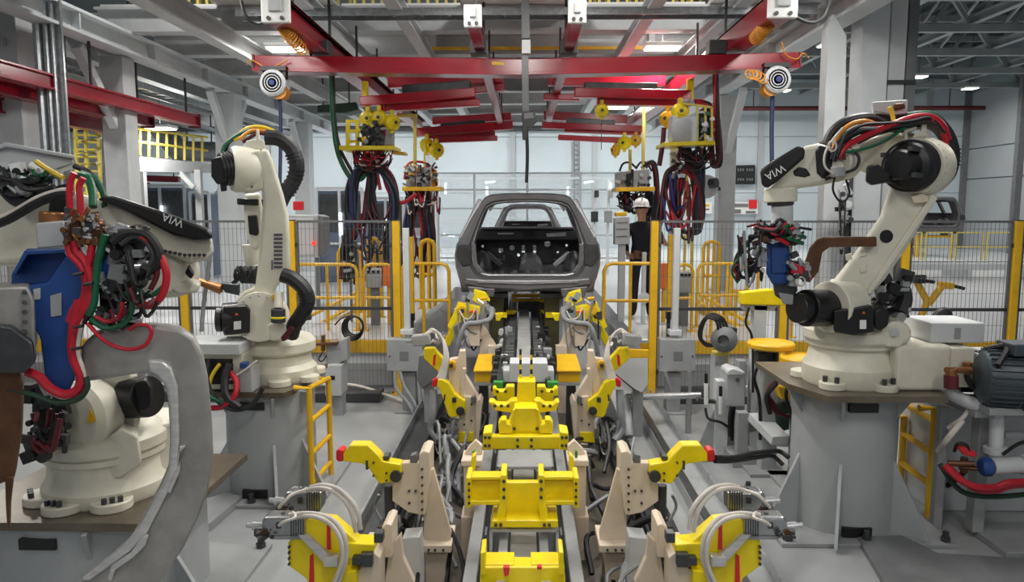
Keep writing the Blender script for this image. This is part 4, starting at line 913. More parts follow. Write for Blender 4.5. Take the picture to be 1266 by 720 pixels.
def station_mid(s):
    X = (lambda u: u) if s < 0 else (lambda u: 1302-u)
    Y = 6.8
    lab = 'tan clamp tower with tilted yellow arm and red cap by the junction box with conduits' if s < 0 else 'tan clamp tower with tilted yellow arm and red cap by the pale grey wedge guard'
    b = q(X(578), 560, Y+0.1); t = thing('clamp_tower', lab, 'clamp', (b.x, b.y, 0))
    P = lambda pts, y, d: MB().pix([(X(u), v) for u, v in pts], y, d)
    MB().b2((b.x-0.09, b.y-0.08, 0), (b.x+0.09, b.y+0.14, b.z+0.05)).build('post', 'tan_paint', t, 0.006)
    P([(567, 500), (573, 490), (590, 492), (593, 520), (588, 548), (567, 548)], Y, 0.2).build('side_plate', 'tan_paint', t, 0.006)
    P([(572, 460), (590, 490), (594, 520), (588, 560), (584, 560), (584, 520), (568, 480)], Y+0.05, 0.12).build('gusset', 'tan_paint', t, 0.004)
    P([(555, 445), (566, 443), (568, 434), (575, 434), (576, 462), (570, 470), (570, 490), (560, 484), (555, 470)], Y+0.05, 0.1).build('upper_plate', 'tan_paint', t, 0.005)
    P([(569, 470), (572, 456), (576, 456), (574, 472), (574, 492), (570, 492)], Y-0.02, 0.05).build('edge_flange', 'tan_paint', t, 0.004)
    P([(588, 498), (593, 494), (596, 500), (592, 545), (588, 548)], Y-0.03, 0.24).build('edge_flange', 'tan_paint', t, 0.004)
    P([(582, 492), (588, 490), (589, 498), (583, 499)], Y-0.05, 0.06).build('screw_block', 'mid_grey', t, 0.004)
    xa, xb = sorted((X(536), X(562))); cluster(t, 'small_fitting', xa, xb, 518, 560, Y, 26, ['steel_shiny', 'machine_grey', 'dark_grey', 'black_plastic', 'light_grey'], 0.05, 0.06, 21)
    loops(t, 'loose_cable', xa, xb, 512, 570, Y-0.03, 18, ['hose_white', 'hose_grey', 'hose_grey', 'hose_black'], 0.009, 22)
    xa, xb = sorted((X(520), X(550))); loops(t, 'loose_cable', xa, xb, 410, 424, Y+0.1, 10, ['hose_white', 'hose_grey'], 0.009, 23)
    P([(568, 535), (585, 535), (585, 546), (566, 548)], Y-0.02, 0.1).build('yellow_foot', 'bright_yellow', t, 0.005)
    a = P([(541, 470), (547, 469), (555, 474), (562, 487), (575, 496), (576, 510), (571, 515), (557, 517), (554, 514), (545, 486), (540, 477)], Y-0.06, 0.1).build('arm', 'bright_yellow', t, 0.01)
    P([(534, 471), (540, 467), (542, 470), (539, 479), (534, 479)], Y-0.055, 0.09).build('red_cap', 'cap_red', a, 0.01)
    c = q(X(569), 509, Y-0.09); MB().cyl(c, c+V((0, 0.2, 0)), 0.04, n=14).build('pivot_pin', 'dark_grey', t, smooth=True)
    P([(549, 488), (551, 488), (550, 496), (548, 496)], Y-0.065, 0.02).build('slot', 'dark_steel', a)
    P([(559, 492), (564, 492), (564, 498), (559, 498)], Y-0.08, 0.05).build('stop_block', 'dark_steel', t, 0.004)
    u_ = P([(524, 431), (536, 431), (550, 447), (551, 460), (545, 463), (524, 444)], Y+0.1, 0.1).build('upper_arm', 'bright_yellow', t, 0.008)
    P([(536, 440), (539, 438), (538, 452), (535, 452)], Y+0.09, 0.02).build('red_stripe', 'cap_red', u_)
    c = q(X(558), 452, Y-0.02); MB().cyl(c-V((0, 0.02, 0)), c, 0.02, n=10).build('pivot_bolt', 'dark_grey', t); MB().cyl(c, c+V((0, 0.15, 0)), 0.04, n=14).build('upper_pivot', 'safety_yellow', t, smooth=True)
    if s < 0 or True:
        cc = P([(508, 416), (529, 414), (532, 427), (511, 429)], Y-0.25, 0.12).build('pin_cylinder', 'steel_shiny', t, 0.01)
        MB().cyl(q(X(510), 422, Y-0.2), q(X(501), 422, Y-0.2), 0.018).build('pin', 'steel_shiny', cc, smooth=True)
    m_ = MB()
    for k in range(6):
        d = k*1.9
        m_.tube([q(X(520+d), 416-d*0.6, Y+0.1+0.02*k), q(X(535), 411-d*0.4, Y+0.08), q(X(548-d*0.2), 420-d*0.3, Y+0.05), q(X(554-d*0.5), 440, Y), q(X(552-d*0.8), 458, Y-0.02), q(X(549-d), 470, Y-0.04)], 0.010, 6, 5)
    m_.build('hose', 'hose_white', t, smooth=True)
    MB().cyl(q(X(553), 520, Y+0.05), q(X(551), 556, Y+0.05), 0.06).build('air_cylinder', 'dark_grey', t, smooth=True)
    m_ = MB()
    rr = random.Random(5)
    for k in range(7):
        a_ = rr.uniform(538, 560); m_.tube([q(X(a_), 520, Y), q(X(a_+rr.uniform(-5, 5)), 538, Y-0.05), q(X(a_+rr.uniform(-6, 4)), 556, Y), q(X(a_+rr.uniform(-8, 2)), 585, Y+0.05)], 0.014, 6, 5)
    m_.tube([q(X(536), 482, Y), q(X(535), 510, Y-0.05), q(X(533), 530, Y-0.05), q(X(542), 545, Y-0.1)], 0.035, 8, 6)
    m_.build('conduit', 'hose_grey', t, smooth=True)
    m_ = MB()
    for k in range(8):
        c_ = q(X(rr.uniform(545, 560)), rr.uniform(528, 555), Y-0.05); m_.cyl(c_, c_+V((rr.uniform(-.05, .05), 0, 0.06)), 0.022, n=8)
    m_.build('fitting', 'steel_shiny', t, smooth=True)
    bolts(t, [q(X(u), v, Y-0.005) for u, v in ((574, 500), (574, 540), (583, 500), (583, 520), (574, 525))], 0.01)
def station_far(s):
    X = (lambda u: u) if s < 0 else (lambda u: 1304-u)
    Y = 8.3
    lab = 'tan clamp tower under the car corner toward the big C frame' if s < 0 else 'tan clamp tower under the car corner toward the worker'
    b = q(X(605), 470, Y+0.1); t = thing('clamp_tower', lab, 'clamp', (b.x, b.y, 0))
    P = lambda pts, y, d: MB().pix([(X(u), v) for u, v in pts], y, d)
    MB().b2((b.x-0.09, b.y-0.08, 0), (b.x+0.09, b.y+0.14, b.z+0.12)).build('post', 'tan_paint', t, 0.006)
    P([(573, 376), (580, 380), (556, 428), (548, 430), (549, 422)], Y+0.2, 0.05).build('outer_bracket', 'bright_yellow', t, 0.006)
    P([(586, 358), (600, 362), (606, 372), (598, 380), (584, 372)], Y+0.3, 0.1).build('rest_pad', 'bright_yellow', t, 0.008)
    xa, xb = sorted((X(562), X(610))); cluster(t, 'small_fitting', xa, xb, 364, 398, Y, 30, ['steel_shiny', 'machine_grey', 'bright_yellow', 'dark_grey', 'black_plastic', 'safety_yellow'], 0.06, 0.08, 31)
    loops(t, 'loose_cable', xa, xb, 372, 420, Y-0.05, 12, ['hose_grey', 'hose_white', 'hose_black'], 0.010, 32)
    P([(560, 404), (570, 398), (574, 420), (562, 428)], Y+0.1, 0.1).build('hose_block', 'machine_grey', t, 0.01)
    P([(579, 399), (595, 399), (593, 408), (593, 428), (582, 428), (579, 418)], Y-0.12, 0.1).build('upper_plate', 'tan_paint', t, 0.003)
    P([(594, 403), (600, 405), (616, 432), (616, 444), (593, 444), (593, 428)], Y-0.02, 0.05).build('gusset', 'tan_paint', t, 0.003)
    P([(603, 428), (617, 428), (617, 440), (603, 440)], Y-0.08, 0.1).build('screw_block', 'tan_paint', t, 0.003)
    P([(566, 374), (576, 376), (594, 380), (594, 388), (580, 396), (568, 390), (558, 408), (553, 404), (562, 384)], Y-0.05, 0.1).build('arm', 'bright_yellow', t, 0.006)
    P([(582, 384), (592, 385), (588, 388), (580, 387)], Y-0.07, 0.1).build('red_cap', 'red_orange', t, 0.006)
    P([(612, 388), (622, 388), (618, 397), (613, 397)], Y, 0.1).build('locator', 'bright_yellow', t, 0.006)
    c = q(X(571), 384, Y-0.08); MB().cyl(c, c+V((0, 0.14, 0)), 0.05, n=16).build('pivot_disc', 'safety_yellow', t, smooth=True)
    m_ = MB(); m_.tube([q(X(608), 380, Y-0.1), q(X(606), 394, Y-0.15), q(X(592), 399, Y-0.15), q(X(576), 402, Y-0.15), q(X(568), 420, Y-0.15), q(X(564), 445, Y-0.1), q(X(560), 480, Y)], 0.028, 8, 6)
    m_.build('conduit', 'hose_grey', t, smooth=True)
    m_ = MB()
    for k in range(5): c_ = q(X(600+k*2.5), 380+k*2.2, Y-0.1); m_.cyl(c_, c_+V((0, 0, 0.06)), 0.02, n=8)
    m_.build('fitting', 'steel_shiny', t, smooth=True)
    # yellow topped box on its own stand
    lab = 'yellow topped box on a dark stand among the tan clamps toward the big C frame' if s < 0 else 'yellow topped box on a dark stand among the tan clamps toward the raised-arm robot'
    c = q(X(601), 474, 7.5); t = thing('spacer_box', lab, 'fixture', (c.x, c.y, 0))
    w = 0.115
    MB().b2((c.x-w, 7.45, c.z+0.02), (c.x+w, 7.75, c.z+0.12)).build('body', 'safety_yellow', t, 0.008)
    MB().prism([(c.x-w-0.01, 7.43, c.z+0.13), (c.x+w+0.01, 7.43, c.z+0.13), (c.x+w-0.01, 7.95, c.z+0.2), (c.x-w+0.01, 7.95, c.z+0.2)], (0, 0, 0.02)).build('lid', 'safety_yellow', t, 0.004)
    MB().b2((c.x-w-0.01, 7.43, c.z-0.01), (c.x+w+0.01, 7.8, c.z+0.02)).build('tray', 'machine_grey', t)
    MB().b2((c.x-0.045+s*0.03, 7.5, 0), (c.x+0.045+s*0.03, 7.7, c.z)).build('stand', 'dark_steel', t)
for s in (-1, 1): station_front(s); station_near(s); station_mid(s); station_far(s)
# short tan posts with green tipped yellow pads either side of the yellow saddle
for s in (-1, 1):
    X = (lambda u: u) if s < 0 else (lambda u: 1298-u)
    c = q(X(585), 640, 4.75); t = thing('rest_post', 'tan rest post with dark guide tip beside the yellow saddle' if s < 0 else 'tan rest post with dark guide tip by the yellow saddle', 'fixture', (c.x, c.y, 0))
    t['label'] = 'tan rest post on the side of the saddle toward the gun frame' if s < 0 else 'tan rest post on the side of the saddle toward the round pedestal'
    P = lambda pts, y, d: MB().pix([(X(u), v) for u, v in pts], y, d)
    P([(573, 577), (594, 577), (593, 640), (574, 640)], 4.75, 0.14).build('post', 'tan_paint', t, 0.006)
    MB().b2((c.x-0.08, c.y-0.02, 0), (c.x+0.08, c.y+0.18, c.z+0.01)).build('foot', 'tan_paint', t, 0.005)
    P([(570, 570), (596, 570), (596, 577), (570, 577)], 4.7, 0.22).build('cap_plate', 'tan_paint', t, 0.005)
    P([(572, 566), (578, 555), (588, 545), (596, 552), (596, 571), (572, 571)], 4.82, 0.05).build('gusset', 'tan_paint', t, 0.004)
    P([(584, 558), (587, 558), (587, 567), (584, 567)], 4.7, 0.04).build('guide_tip', 'green_paint', t, 0.004)

# dark columns carrying the car
for s in (-1, 1):
    c = 0.36*s; y = 9.55
    t = thing('lift_post', 'olive steel lift post under the car toward the big C frame' if s < 0 else 'olive steel lift post under the car toward the worker', 'post', (c, y, 0))
    MB().b2((c-0.095, y-0.08, 0), (c+0.095, y+0.1, 1.22)).build('column', 'olive_steel', t, 0.01)
    MB().b2((c-0.15-0.0, y-0.1, 1.2), (c+0.15, y+0.3, 1.27)).build('head', 'dark_steel', t, 0.01)
    MB().b2((c+s*0.12-0.025, y-0.04, 0.0), (c+s*0.12+0.025, y+0.04, 1.24)).build('guide_rail', 'machine_grey', t)
    MB().b2((c-0.05*s-0.03, y-0.11, 0.95), (c-0.05*s+0.09, y-0.085, 1.02)).build('name_plate', 'bright_yellow', t)
    y2 = 12.4
    t2 = copy_tree(t, (c, y2, 0), None, 'rear olive lift post under the car toward the cabinet with red lamp' if s < 0 else 'rear olive lift post under the car on the worker side')

# ------------------------------------------------------------------ troughs and low clutter on the pit floor
for s, lab in ((-1, 'open steel cable trough on the floor beside the yellow pedestal ladder'), (1, 'open steel cable trough on the floor beside the round pedestal')):
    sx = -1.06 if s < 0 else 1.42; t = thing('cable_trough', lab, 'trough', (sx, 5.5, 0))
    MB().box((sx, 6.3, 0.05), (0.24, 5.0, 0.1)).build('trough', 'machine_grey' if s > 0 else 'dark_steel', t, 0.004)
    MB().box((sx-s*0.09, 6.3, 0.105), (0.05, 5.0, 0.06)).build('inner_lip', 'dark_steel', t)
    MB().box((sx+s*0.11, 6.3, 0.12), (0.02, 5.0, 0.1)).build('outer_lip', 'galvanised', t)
    m_ = MB()
    for k in range(9):
        x = s*(0.84+0.026*k); m_.tube([(x, 3.4, 0.03), (x+0.03*math.sin(k), 5.2, 0.04+0.02*(k % 3)), (x-0.02, 7, 0.04), (x, 8.9, 0.04)], 0.022, 6, 5)
    o = m_.build('floor_cables', 'hose_black'); tag(o, 'run of black cables on the floor beside one trough' if s < 0 else 'run of black cables on the floor beside the other trough', 'cable')
    o['label'] = 'flat run of black floor cables inside the trough by the yellow pedestal ladder' if s < 0 else 'flat run of black floor cables inside the trough by the round pedestal'
rr = random.Random(21)
for s in (-1, 1):
    lab = 'tangle of grey hoses on the floor under the clamp towers toward the big C frame' if s < 0 else 'tangle of grey hoses on the floor under the clamp towers toward the raised-arm robot'
    m_ = MB(); m2 = MB()
    for k in range(26):
        y0 = rr.uniform(3.6, 7.6); x0 = s*rr.uniform(0.42, 0.75)
        pts = [(x0, y0, 0.05), (x0+rr.uniform(-.1, .15)*s, y0+0.25, rr.uniform(0.05, 0.3)), (x0+rr.uniform(0, .25)*s, y0+0.5, rr.uniform(0.05, 0.4)), (x0+rr.uniform(0, .3)*s, y0+0.75, 0.05)]
        (m_ if k % 3 else m2).tube(pts, rr.uniform(0.012, 0.025), 6, 5)
    t = thing('hose_tangle', lab, 'hoses', (s*0.6, 5.5, 0))
    m_.build('grey_hose', 'hose_grey', t, smooth=True); m2.build('black_hose', 'hose_black', t, smooth=True)
# ================================================================== car body shell
CYR = 9.25
def cpt(u, v): p = q(u, v, CYR); return (p.x, p.z)
outer = [(645, 239), (622, 239.3), (606, 240.5), (599, 244), (592, 254), (584, 266), (576, 281), (568, 295), (563, 303), (561, 316), (562, 330), (566, 345), (572, 357), (580, 363), (598, 364), (620, 362)]
inner = [(645, 249), (624, 250), (611, 252), (603, 256), (598, 264), (594, 275), (590, 287), (586, 300), (585.5, 310), (586, 320), (588, 328), (592, 334), (598, 338), (606, 339.5), (616, 339.5), (628, 339.5)]
UC = 652.5
def full(half): return half + [(2*UC-u, v) for u, v in half[::-1]]
half_o = outer; half_i = inner
FO = full(half_o); FI = full(half_i)
WO = [V((cpt(u, v)[0], 0, cpt(u, v)[1])) for u, v in FO]; WI = [V((cpt(u, v)[0], 0, cpt(u, v)[1])) for u, v in FI]
cx = sum(p.x for p in WO)/len(WO); zb = min(p.z for p in WO); zt = max(p.z for p in WO)
car = thing('car_body', 'bare dark grey car body shell with open tailgate on the line', 'car body', (cx, CYR, zb))
def at(p, y): return V((p.x, y, p.z))
n = len(WO)
# rear face: stepped loft from the outer skin to the hatch flange
def loft(loops, closed=True):
    vs = []; fs = []; k = len(loops[0])
    for L_ in loops: vs += L_
    for j in range(len(loops)-1):
        for i in range(k if closed else k-1):
            l = (i+1) % k; fs.append([j*k+i, j*k+l, (j+1)*k+l, (j+1)*k+i])
    return vs, fs
def mix(a, b, f): return [p.lerp(r, f) for p, r in zip(a, b)]
def shrink(L_, sx, sz): return [V((cx+(p.x-cx)*sx, p.y, zb+0.6+(p.z-zb-0.6)*sz)) for p in L_]
car_loops = [[at(p, CYR+0.55) for p in shrink(WO, 1.0, 1.0)], [at(p, CYR+0.12) for p in shrink(WO, 1.0, 1.0)], [at(p, CYR+0.03) for p in mix(WO, WI, 0.12)], [at(p, CYR) for p in mix(WO, WI, 0.4)], [at(p, CYR+0.005) for p in mix(WO, WI, 0.72)],
         [at(p, CYR+0.045) for p in mix(WO, WI, 0.76)], [at(p, CYR+0.05) for p in mix(WO, WI, 0.97)], [at(p, CYR+0.02) for p in WI], [at(p, CYR+0.12) for p in mix(WI, shrink(WI, 0.98, 0.98), 1)], [at(p, CYR+0.5) for p in mix(WO, WI, 0.75)]]
mb = MB(); mb.add(*loft(car_loops)); mb.build('rear_frame', 'car_metal', car, smooth=True, ang=28)
# roof, front half: follows the roof line, windscreen header and cowl
roof = [p for p in WO if p.z > zt-0.16]; roof.sort(key=lambda p: p.x)
def roofl(y, sx, dz): return [V((cx+(p.x-cx)*sx, y, p.z+dz)) for p in roof]
mb = MB(); mb.add(*loft([roofl(CYR+0.05, 1, -0.005), roofl(CYR+0.9, 1.02, 0.02), roofl(CYR+1.8, 1.0, 0.02), roofl(CYR+2.4, 0.96, -0.05), roofl(CYR+2.4, 0.94, -0.09), roofl(CYR+1.8, 0.97, -0.03), roofl(CYR+0.9, 0.98, -0.03), roofl(CYR+0.2, 0.96, -0.05)], False)); mb.build('roof_panel', 'car_metal', car, smooth=True)
# body sides with window openings
wlow = max(abs(p.x-cx) for p in WO); zbelt = cpt(568, 296)[1]; wroof = abs(roof[0].x-cx)
for s in (-1, 1):
    sd = MB()
    prof = [(wlow-0.06, zb+0.02), (wlow-0.01, zb+0.25), (wlow, zb+0.5), (wlow-0.03, zbelt-0.05), (wlow-0.06, zbelt)]
    L_ = []
    for y, k in ((CYR+0.4, 1.0), (CYR+1.4, 1.0), (CYR+2.6, 1.0), (CYR+3.6, 0.97), (CYR+4.1, 0.86)):
        L_.append([V((cx+s*w_*k, y, z_)) for w_, z_ in prof])
    sd.add(*loft(L_, False)); sd.build('side_panel', 'car_metal', car, smooth=True)
    pl = MB(); zr = zt-0.12
    for y0, y1 in ((CYR+0.35, CYR+0.55), (CYR+1.25, CYR+1.3), (CYR+3.2, CYR+2.35)):
        pl.bar((cx+s*(wlow-0.07), y0, zbelt-0.03), (cx+s*(wroof+0.0), y1, zr+0.03), 0.09, 0.12, up=(0, 1, 0))
    pl.build('pillar', 'car_metal', car, 0.015)
    MB().bar((cx+s*(wlow-0.12), CYR+0.3, zb+0.06), (cx+s*(wlow-0.12), CYR+3.2, zb+0.06), 0.12, 0.14).build('sill', 'car_metal', car, 0.02)
    # wheel arch tub, seen inside the boot
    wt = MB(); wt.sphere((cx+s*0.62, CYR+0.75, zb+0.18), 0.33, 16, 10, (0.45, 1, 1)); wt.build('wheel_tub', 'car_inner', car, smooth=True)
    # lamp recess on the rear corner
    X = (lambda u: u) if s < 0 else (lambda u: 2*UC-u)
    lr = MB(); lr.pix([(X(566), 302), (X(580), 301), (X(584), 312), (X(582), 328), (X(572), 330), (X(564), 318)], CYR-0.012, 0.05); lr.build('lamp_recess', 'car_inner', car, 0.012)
    lr = MB(); lr.pix([(X(583), 300), (X(588), 302), (X(590), 326), (X(598), 336), (X(594), 338), (X(586), 330)], CYR-0.02, 0.05); lr.build('corner_gusset', 'car_metal', car, 0.008)
    # bright seat brackets inside
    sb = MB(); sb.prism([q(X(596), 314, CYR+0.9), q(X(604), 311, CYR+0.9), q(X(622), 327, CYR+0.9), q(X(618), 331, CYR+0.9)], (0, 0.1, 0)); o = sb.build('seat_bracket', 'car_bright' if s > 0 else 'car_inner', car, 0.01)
    # bumper crash boxes
    cb = MB(); cb.pix([(X(578), 354), (X(612), 357), (X(610), 368), (X(582), 368)], CYR-0.02, 0.25); cb.build('crash_box', 'car_metal', car, 0.015)
    h_ = MB(); c_ = q(X(599), 361.5, CYR-0.025); h_.box(c_, (0.06, 0.02, 0.05)); h_.build('tow_hole', 'black_plastic', car)
bp = MB(); bp.pix([(576, 344), (600, 346), (652, 346.5), (705, 346), (729, 344), (731, 352), (705, 357), (652, 359), (600, 357), (574, 352)], CYR-0.03, 0.1); bp.build('rear_skirt', 'car_metal', car, 0.02)
bp = MB(); bp.pix([(590, 348.5), (652, 350), (715, 348.5), (715, 350.5), (652, 352), (590, 350.5)], CYR-0.045, 0.05); bp.build('crease', 'car_metal', car, 0.006)
# floor pan with ribs, firewall with openings, cowl
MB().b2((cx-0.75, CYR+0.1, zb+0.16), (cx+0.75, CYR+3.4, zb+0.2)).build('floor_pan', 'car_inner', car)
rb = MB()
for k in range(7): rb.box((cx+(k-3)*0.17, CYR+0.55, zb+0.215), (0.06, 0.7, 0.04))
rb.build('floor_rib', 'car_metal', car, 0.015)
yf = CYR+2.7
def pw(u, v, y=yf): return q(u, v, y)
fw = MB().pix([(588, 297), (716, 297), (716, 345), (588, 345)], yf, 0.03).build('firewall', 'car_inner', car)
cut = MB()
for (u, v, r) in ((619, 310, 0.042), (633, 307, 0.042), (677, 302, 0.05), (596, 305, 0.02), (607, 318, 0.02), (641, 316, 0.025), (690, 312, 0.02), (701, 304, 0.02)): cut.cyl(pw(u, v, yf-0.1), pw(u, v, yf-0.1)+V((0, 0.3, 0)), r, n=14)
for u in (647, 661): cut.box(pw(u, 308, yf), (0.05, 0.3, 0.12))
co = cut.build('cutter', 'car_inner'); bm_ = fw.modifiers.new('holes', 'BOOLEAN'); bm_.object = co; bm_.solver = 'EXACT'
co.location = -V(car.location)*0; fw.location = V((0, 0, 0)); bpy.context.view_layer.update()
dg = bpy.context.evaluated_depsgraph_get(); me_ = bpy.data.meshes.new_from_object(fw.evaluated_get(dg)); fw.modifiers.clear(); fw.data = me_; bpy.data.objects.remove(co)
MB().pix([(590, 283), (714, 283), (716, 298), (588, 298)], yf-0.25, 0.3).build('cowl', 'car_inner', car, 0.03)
MB().pix([(594, 281), (710, 281), (710, 284), (594, 284)], yf-0.3, 0.2).build('parcel_beam', 'car_metal', car, 0.01)
MB().pix([(675, 289), (700, 287), (700, 292), (676, 293)], yf-0.27, 0.02).pix([(615, 288), (636, 288), (634, 290), (616, 290)], yf-0.27, 0.02).build('cowl_slot', 'car_bright', car)
hf_ = MB(); k_ = len(WI)
hf_.add(*loft([[at(p, CYR-0.004) for p in mix(WO, WI, 0.90)], [at(p, CYR-0.012) for p in mix(WO, WI, 0.95)], [at(p, CYR-0.004) for p in WI]])); hf_.build('hatch_flange', 'car_edge', car)
tn = MB(); tn.pix([(640, 345), (644, 326), (650, 319), (664, 319), (670, 326), (674, 345)], yf-1.4, 1.3); tn.build('tunnel', 'car_metal', car, 0.03)
rr = random.Random(4); cl = MB()
for k in range(46):
    u = rr.uniform(596, 710); v = rr.uniform(315, 336); a = rr.uniform(0.02, 0.08); cl.box(pw(u, v, yf-0.04), (a, 0.05, rr.uniform(0.015, 0.06)), Matrix.Rotation(rr.uniform(-.5, .5), 3, 'Y'))
cl.build('pressed_detail', 'car_metal', car, 0.008, kind='stuff')
MB().pix([(624, 316), (634, 314), (640, 327), (628, 330)], yf-0.9, 0.05).build('floor_opening', 'black_plastic', car)
# hatch edge nuts
bolts(car, [q(u, v, CYR+0.03) for u, v in ((600, 258), (594, 284), (588, 310), (706, 258), (711, 284), (717, 310), (612, 337), (632, 337), (652, 337), (672, 337), (692, 337))], 0.012, mt='dark_steel')
WL[car.name] = V(car.location)
c2 = copy_tree(car, (cx+0.05, CYR+10.5, HZ+0.55), None, 'second bare car body waiting beyond, seen through the open tailgate')
c3 = copy_tree(car, (14.4, 26.0, HZ+0.85), None, 'distant bare car body on yellow stands near the grey side wall')
for x, y, lab in ((14.4, 26.2, 'low yellow stand frame under the distant car near the grey side wall'), ):
    t = thing('body_stand', lab, 'stand', (x, y, HZ))
    tubes('frame_tube', 'safety_yellow', t, [[(x+dx, y+dy, HZ), (x+dx, y+dy, HZ+0.76)] for dx in (-0.6, 0.6) for dy in (0, 2.6)]+[[(x-0.6, y+dy, HZ+0.73), (x+0.6, y+dy, HZ+0.73)] for dy in (0, 2.6)], 0.05)
t = thing('body_stand', 'pair of grey skids under the second car body', 'stand', (cx, 20.5, HZ))
MB().b2((cx-0.5, 20.0, HZ), (cx-0.38, 23, HZ+0.46)).build('skid', 'machine_grey', t); MB().b2((cx+0.48, 20.0, HZ), (cx+0.6, 23, HZ+0.46)).build('skid', 'machine_grey', t)

# ================================================================== worker
def skin_body(name, joints, edges, root, sub=2):
    me = bpy.data.meshes.new(name); me.from_pydata([j[0] for j in joints], edges, [])
    o = bpy.data.objects.new(name, me); COL.objects.link(o)
    o.modifiers.new('skin', 'SKIN'); s_ = o.modifiers.new('sub', 'SUBSURF'); s_.levels = sub; s_.render_levels = sub
    sv = me.skin_vertices[0].data
    for i, j in enumerate(joints):
        r = j[1]; sv[i].radius = r if isinstance(r, tuple) else (r, r); sv[i].use_root = (i == root)
    dg = bpy.context.evaluated_depsgraph_get(); dg.update()
    em = bpy.data.meshes.new_from_object(o.evaluated_get(dg)); bpy.data.objects.remove(o)
    return em
wp = q(792, 393, 11.6); wx, wy = wp.x, 11.6
P_ = thing('person', 'worker in white hard hat, navy shirt and dark trousers seen from behind', 'person', (wx, wy, HZ))
WL[P_.name] = V((wx, wy, HZ))
# local frame: faces away (+y) and slightly left; x right, z up from the hall floor
J = [((0, 0, 0.98), (0.172, 0.13)), ((0, 0, 1.12), (0.165, 0.12)), ((0.005, 0.01, 1.28), (0.19, 0.13)), ((0.005, 0.015, 1.42), (0.195, 0.125)), ((0, 0.02, 1.50), (0.065, 0.065)), ((-0.01, 0.035, 1.58), (0.062, 0.066)),
     ((-0.015, 0.05, 1.66), (0.082, 0.098)), ((-0.015, 0.05, 1.75), (0.078, 0.092)),
     ((-0.10, 0, 0.90), 0.112), ((-0.115, 0.02, 0.52), 0.085), ((-0.12, -0.01, 0.12), 0.066), ((-0.12, 0.02, 0.05), 0.045), ((-0.13, 0.15, 0.035), 0.036),
     ((0.10, 0, 0.90), 0.112), ((0.125, 0.02, 0.52), 0.085), ((0.14, -0.02, 0.12), 0.066), ((0.14, 0.01, 0.05), 0.045), ((0.16, 0.14, 0.035), 0.036),
     ((-0.21, 0.01, 1.41), 0.080), ((-0.265, 0.0, 1.16), 0.058), ((-0.20, 0.16, 0.99), 0.036), ((-0.18, 0.22, 0.95), 0.030),
     ((0.21, 0.01, 1.41), 0.080), ((0.31, -0.01, 1.20), 0.058), ((0.40, 0.14, 1.14), 0.036), ((0.44, 0.20, 1.13), 0.030)]
E = [(0, 1), (1, 2), (2, 3), (3, 4), (4, 5), (5, 6), (6, 7), (0, 8), (8, 9), (9, 10), (10, 11), (11, 12), (0, 13), (13, 14), (14, 15), (15, 16), (16, 17), (3, 18), (18, 19), (19, 20), (20, 21), (3, 22), (22, 23), (23, 24), (24, 25)]
hands = []
for side, base, d in ((-1, V((-0.18, 0.22, 0.95)), V((0.02, 0.08, -0.03))), (1, V((0.44, 0.20, 1.13)), V((0.07, 0.06, -0.01)))):
    dn = d.normalized(); px = dn.cross(V((0, 0, 1))).normalized(); dz = px.cross(dn)
    idx = {-1: 21, 1: 25}[side]
    for k, ln in enumerate((0.065, 0.075, 0.07, 0.055)):
        a = base+dn*0.05+px*(k-1.5)*0.021; i0 = len(J)
        J.append((tuple(a), 0.010)); J.append((tuple(a+dn*ln*0.55-dz*0.012), 0.009)); J.append((tuple(a+dn*ln*0.9-dz*0.035), 0.008))
        E += [(idx, i0), (i0, i0+1), (i0+1, i0+2)]
    i0 = len(J); a = base+dn*0.015-px*0.032*side
    J.append((tuple(a), 0.011)); J.append((tuple(a+dn*0.035-px*0.02*side-dz*0.02), 0.009)); E += [(idx, i0), (i0, i0+1)]
em = skin_body('person_body', J, E, 0)
for nm in ('skin', 'cloth_navy', 'black_rubber'): em.materials.append(M[nm])
for p in em.polygons:
    c_ = p.center; p.use_smooth = True
    if c_.z < 0.09: p.material_index = 2
    elif c_.z > 1.50: p.material_index = 0
    elif c_.x > 0.32 and c_.z > 1.0: p.material_index = 0
    elif c_.x < -0.15 and c_.z < 1.12 and c_.z > 0.9 and (c_.y > 0.06 or c_.z < 1.0): p.material_index = 0
    else: p.material_index = 1
ob = bpy.data.objects.new('body', em); COL.objects.link(ob); ob.parent = P_; WL[ob.name] = WL[P_.name]
O = V((wx, wy, HZ))
def wl(*p): return O+V(p)
MB().lathe(wl(-0.015, 0.045, 1.725), (0, 0.05, 1), [(0.125, 0), (0.122, 0.03), (0.115, 0.07), (0.09, 0.115), (0.05, 0.135), (0.0, 0.14)], 20).box(wl(-0.015, 0.055, 1.868), (0.03, 0.2, 0.012)).build('hard_hat', 'helmet_white', P_, smooth=True)
MB().lathe(wl(-0.015, 0.055, 1.722), (0, 0.05, 1), [(0.120, 0), (0.145, 0.0), (0.142, 0.012), (0.120, 0.014)], 20).box(wl(-0.015, 0.2, 1.735), (0.14, 0.07, 0.012)).build('hat_brim', 'helmet_white', P_, 0.004, smooth=True)
MB().sphere(wl(-0.105, 0.045, 1.665), 0.03, 8, 6, (0.4, 0.7, 1)).sphere(wl(0.075, 0.045, 1.665), 0.03, 8, 6, (0.4, 0.7, 1)).build('ear', 'skin', P_, smooth=True)
MB().sphere(wl(-0.015, 0.15, 1.66), 0.02, 8, 6, (0.8, 1, 1.3)).build('nose', 'skin', P_, smooth=True)
MB().box(wl(-0.045, 0.142, 1.69), (0.03, 0.01, 0.012)).box(wl(0.015, 0.142, 1.69), (0.03, 0.01, 0.012)).box(wl(-0.015, 0.14, 1.615), (0.045, 0.01, 0.01)).build('face_features', 'dark_grey', P_)
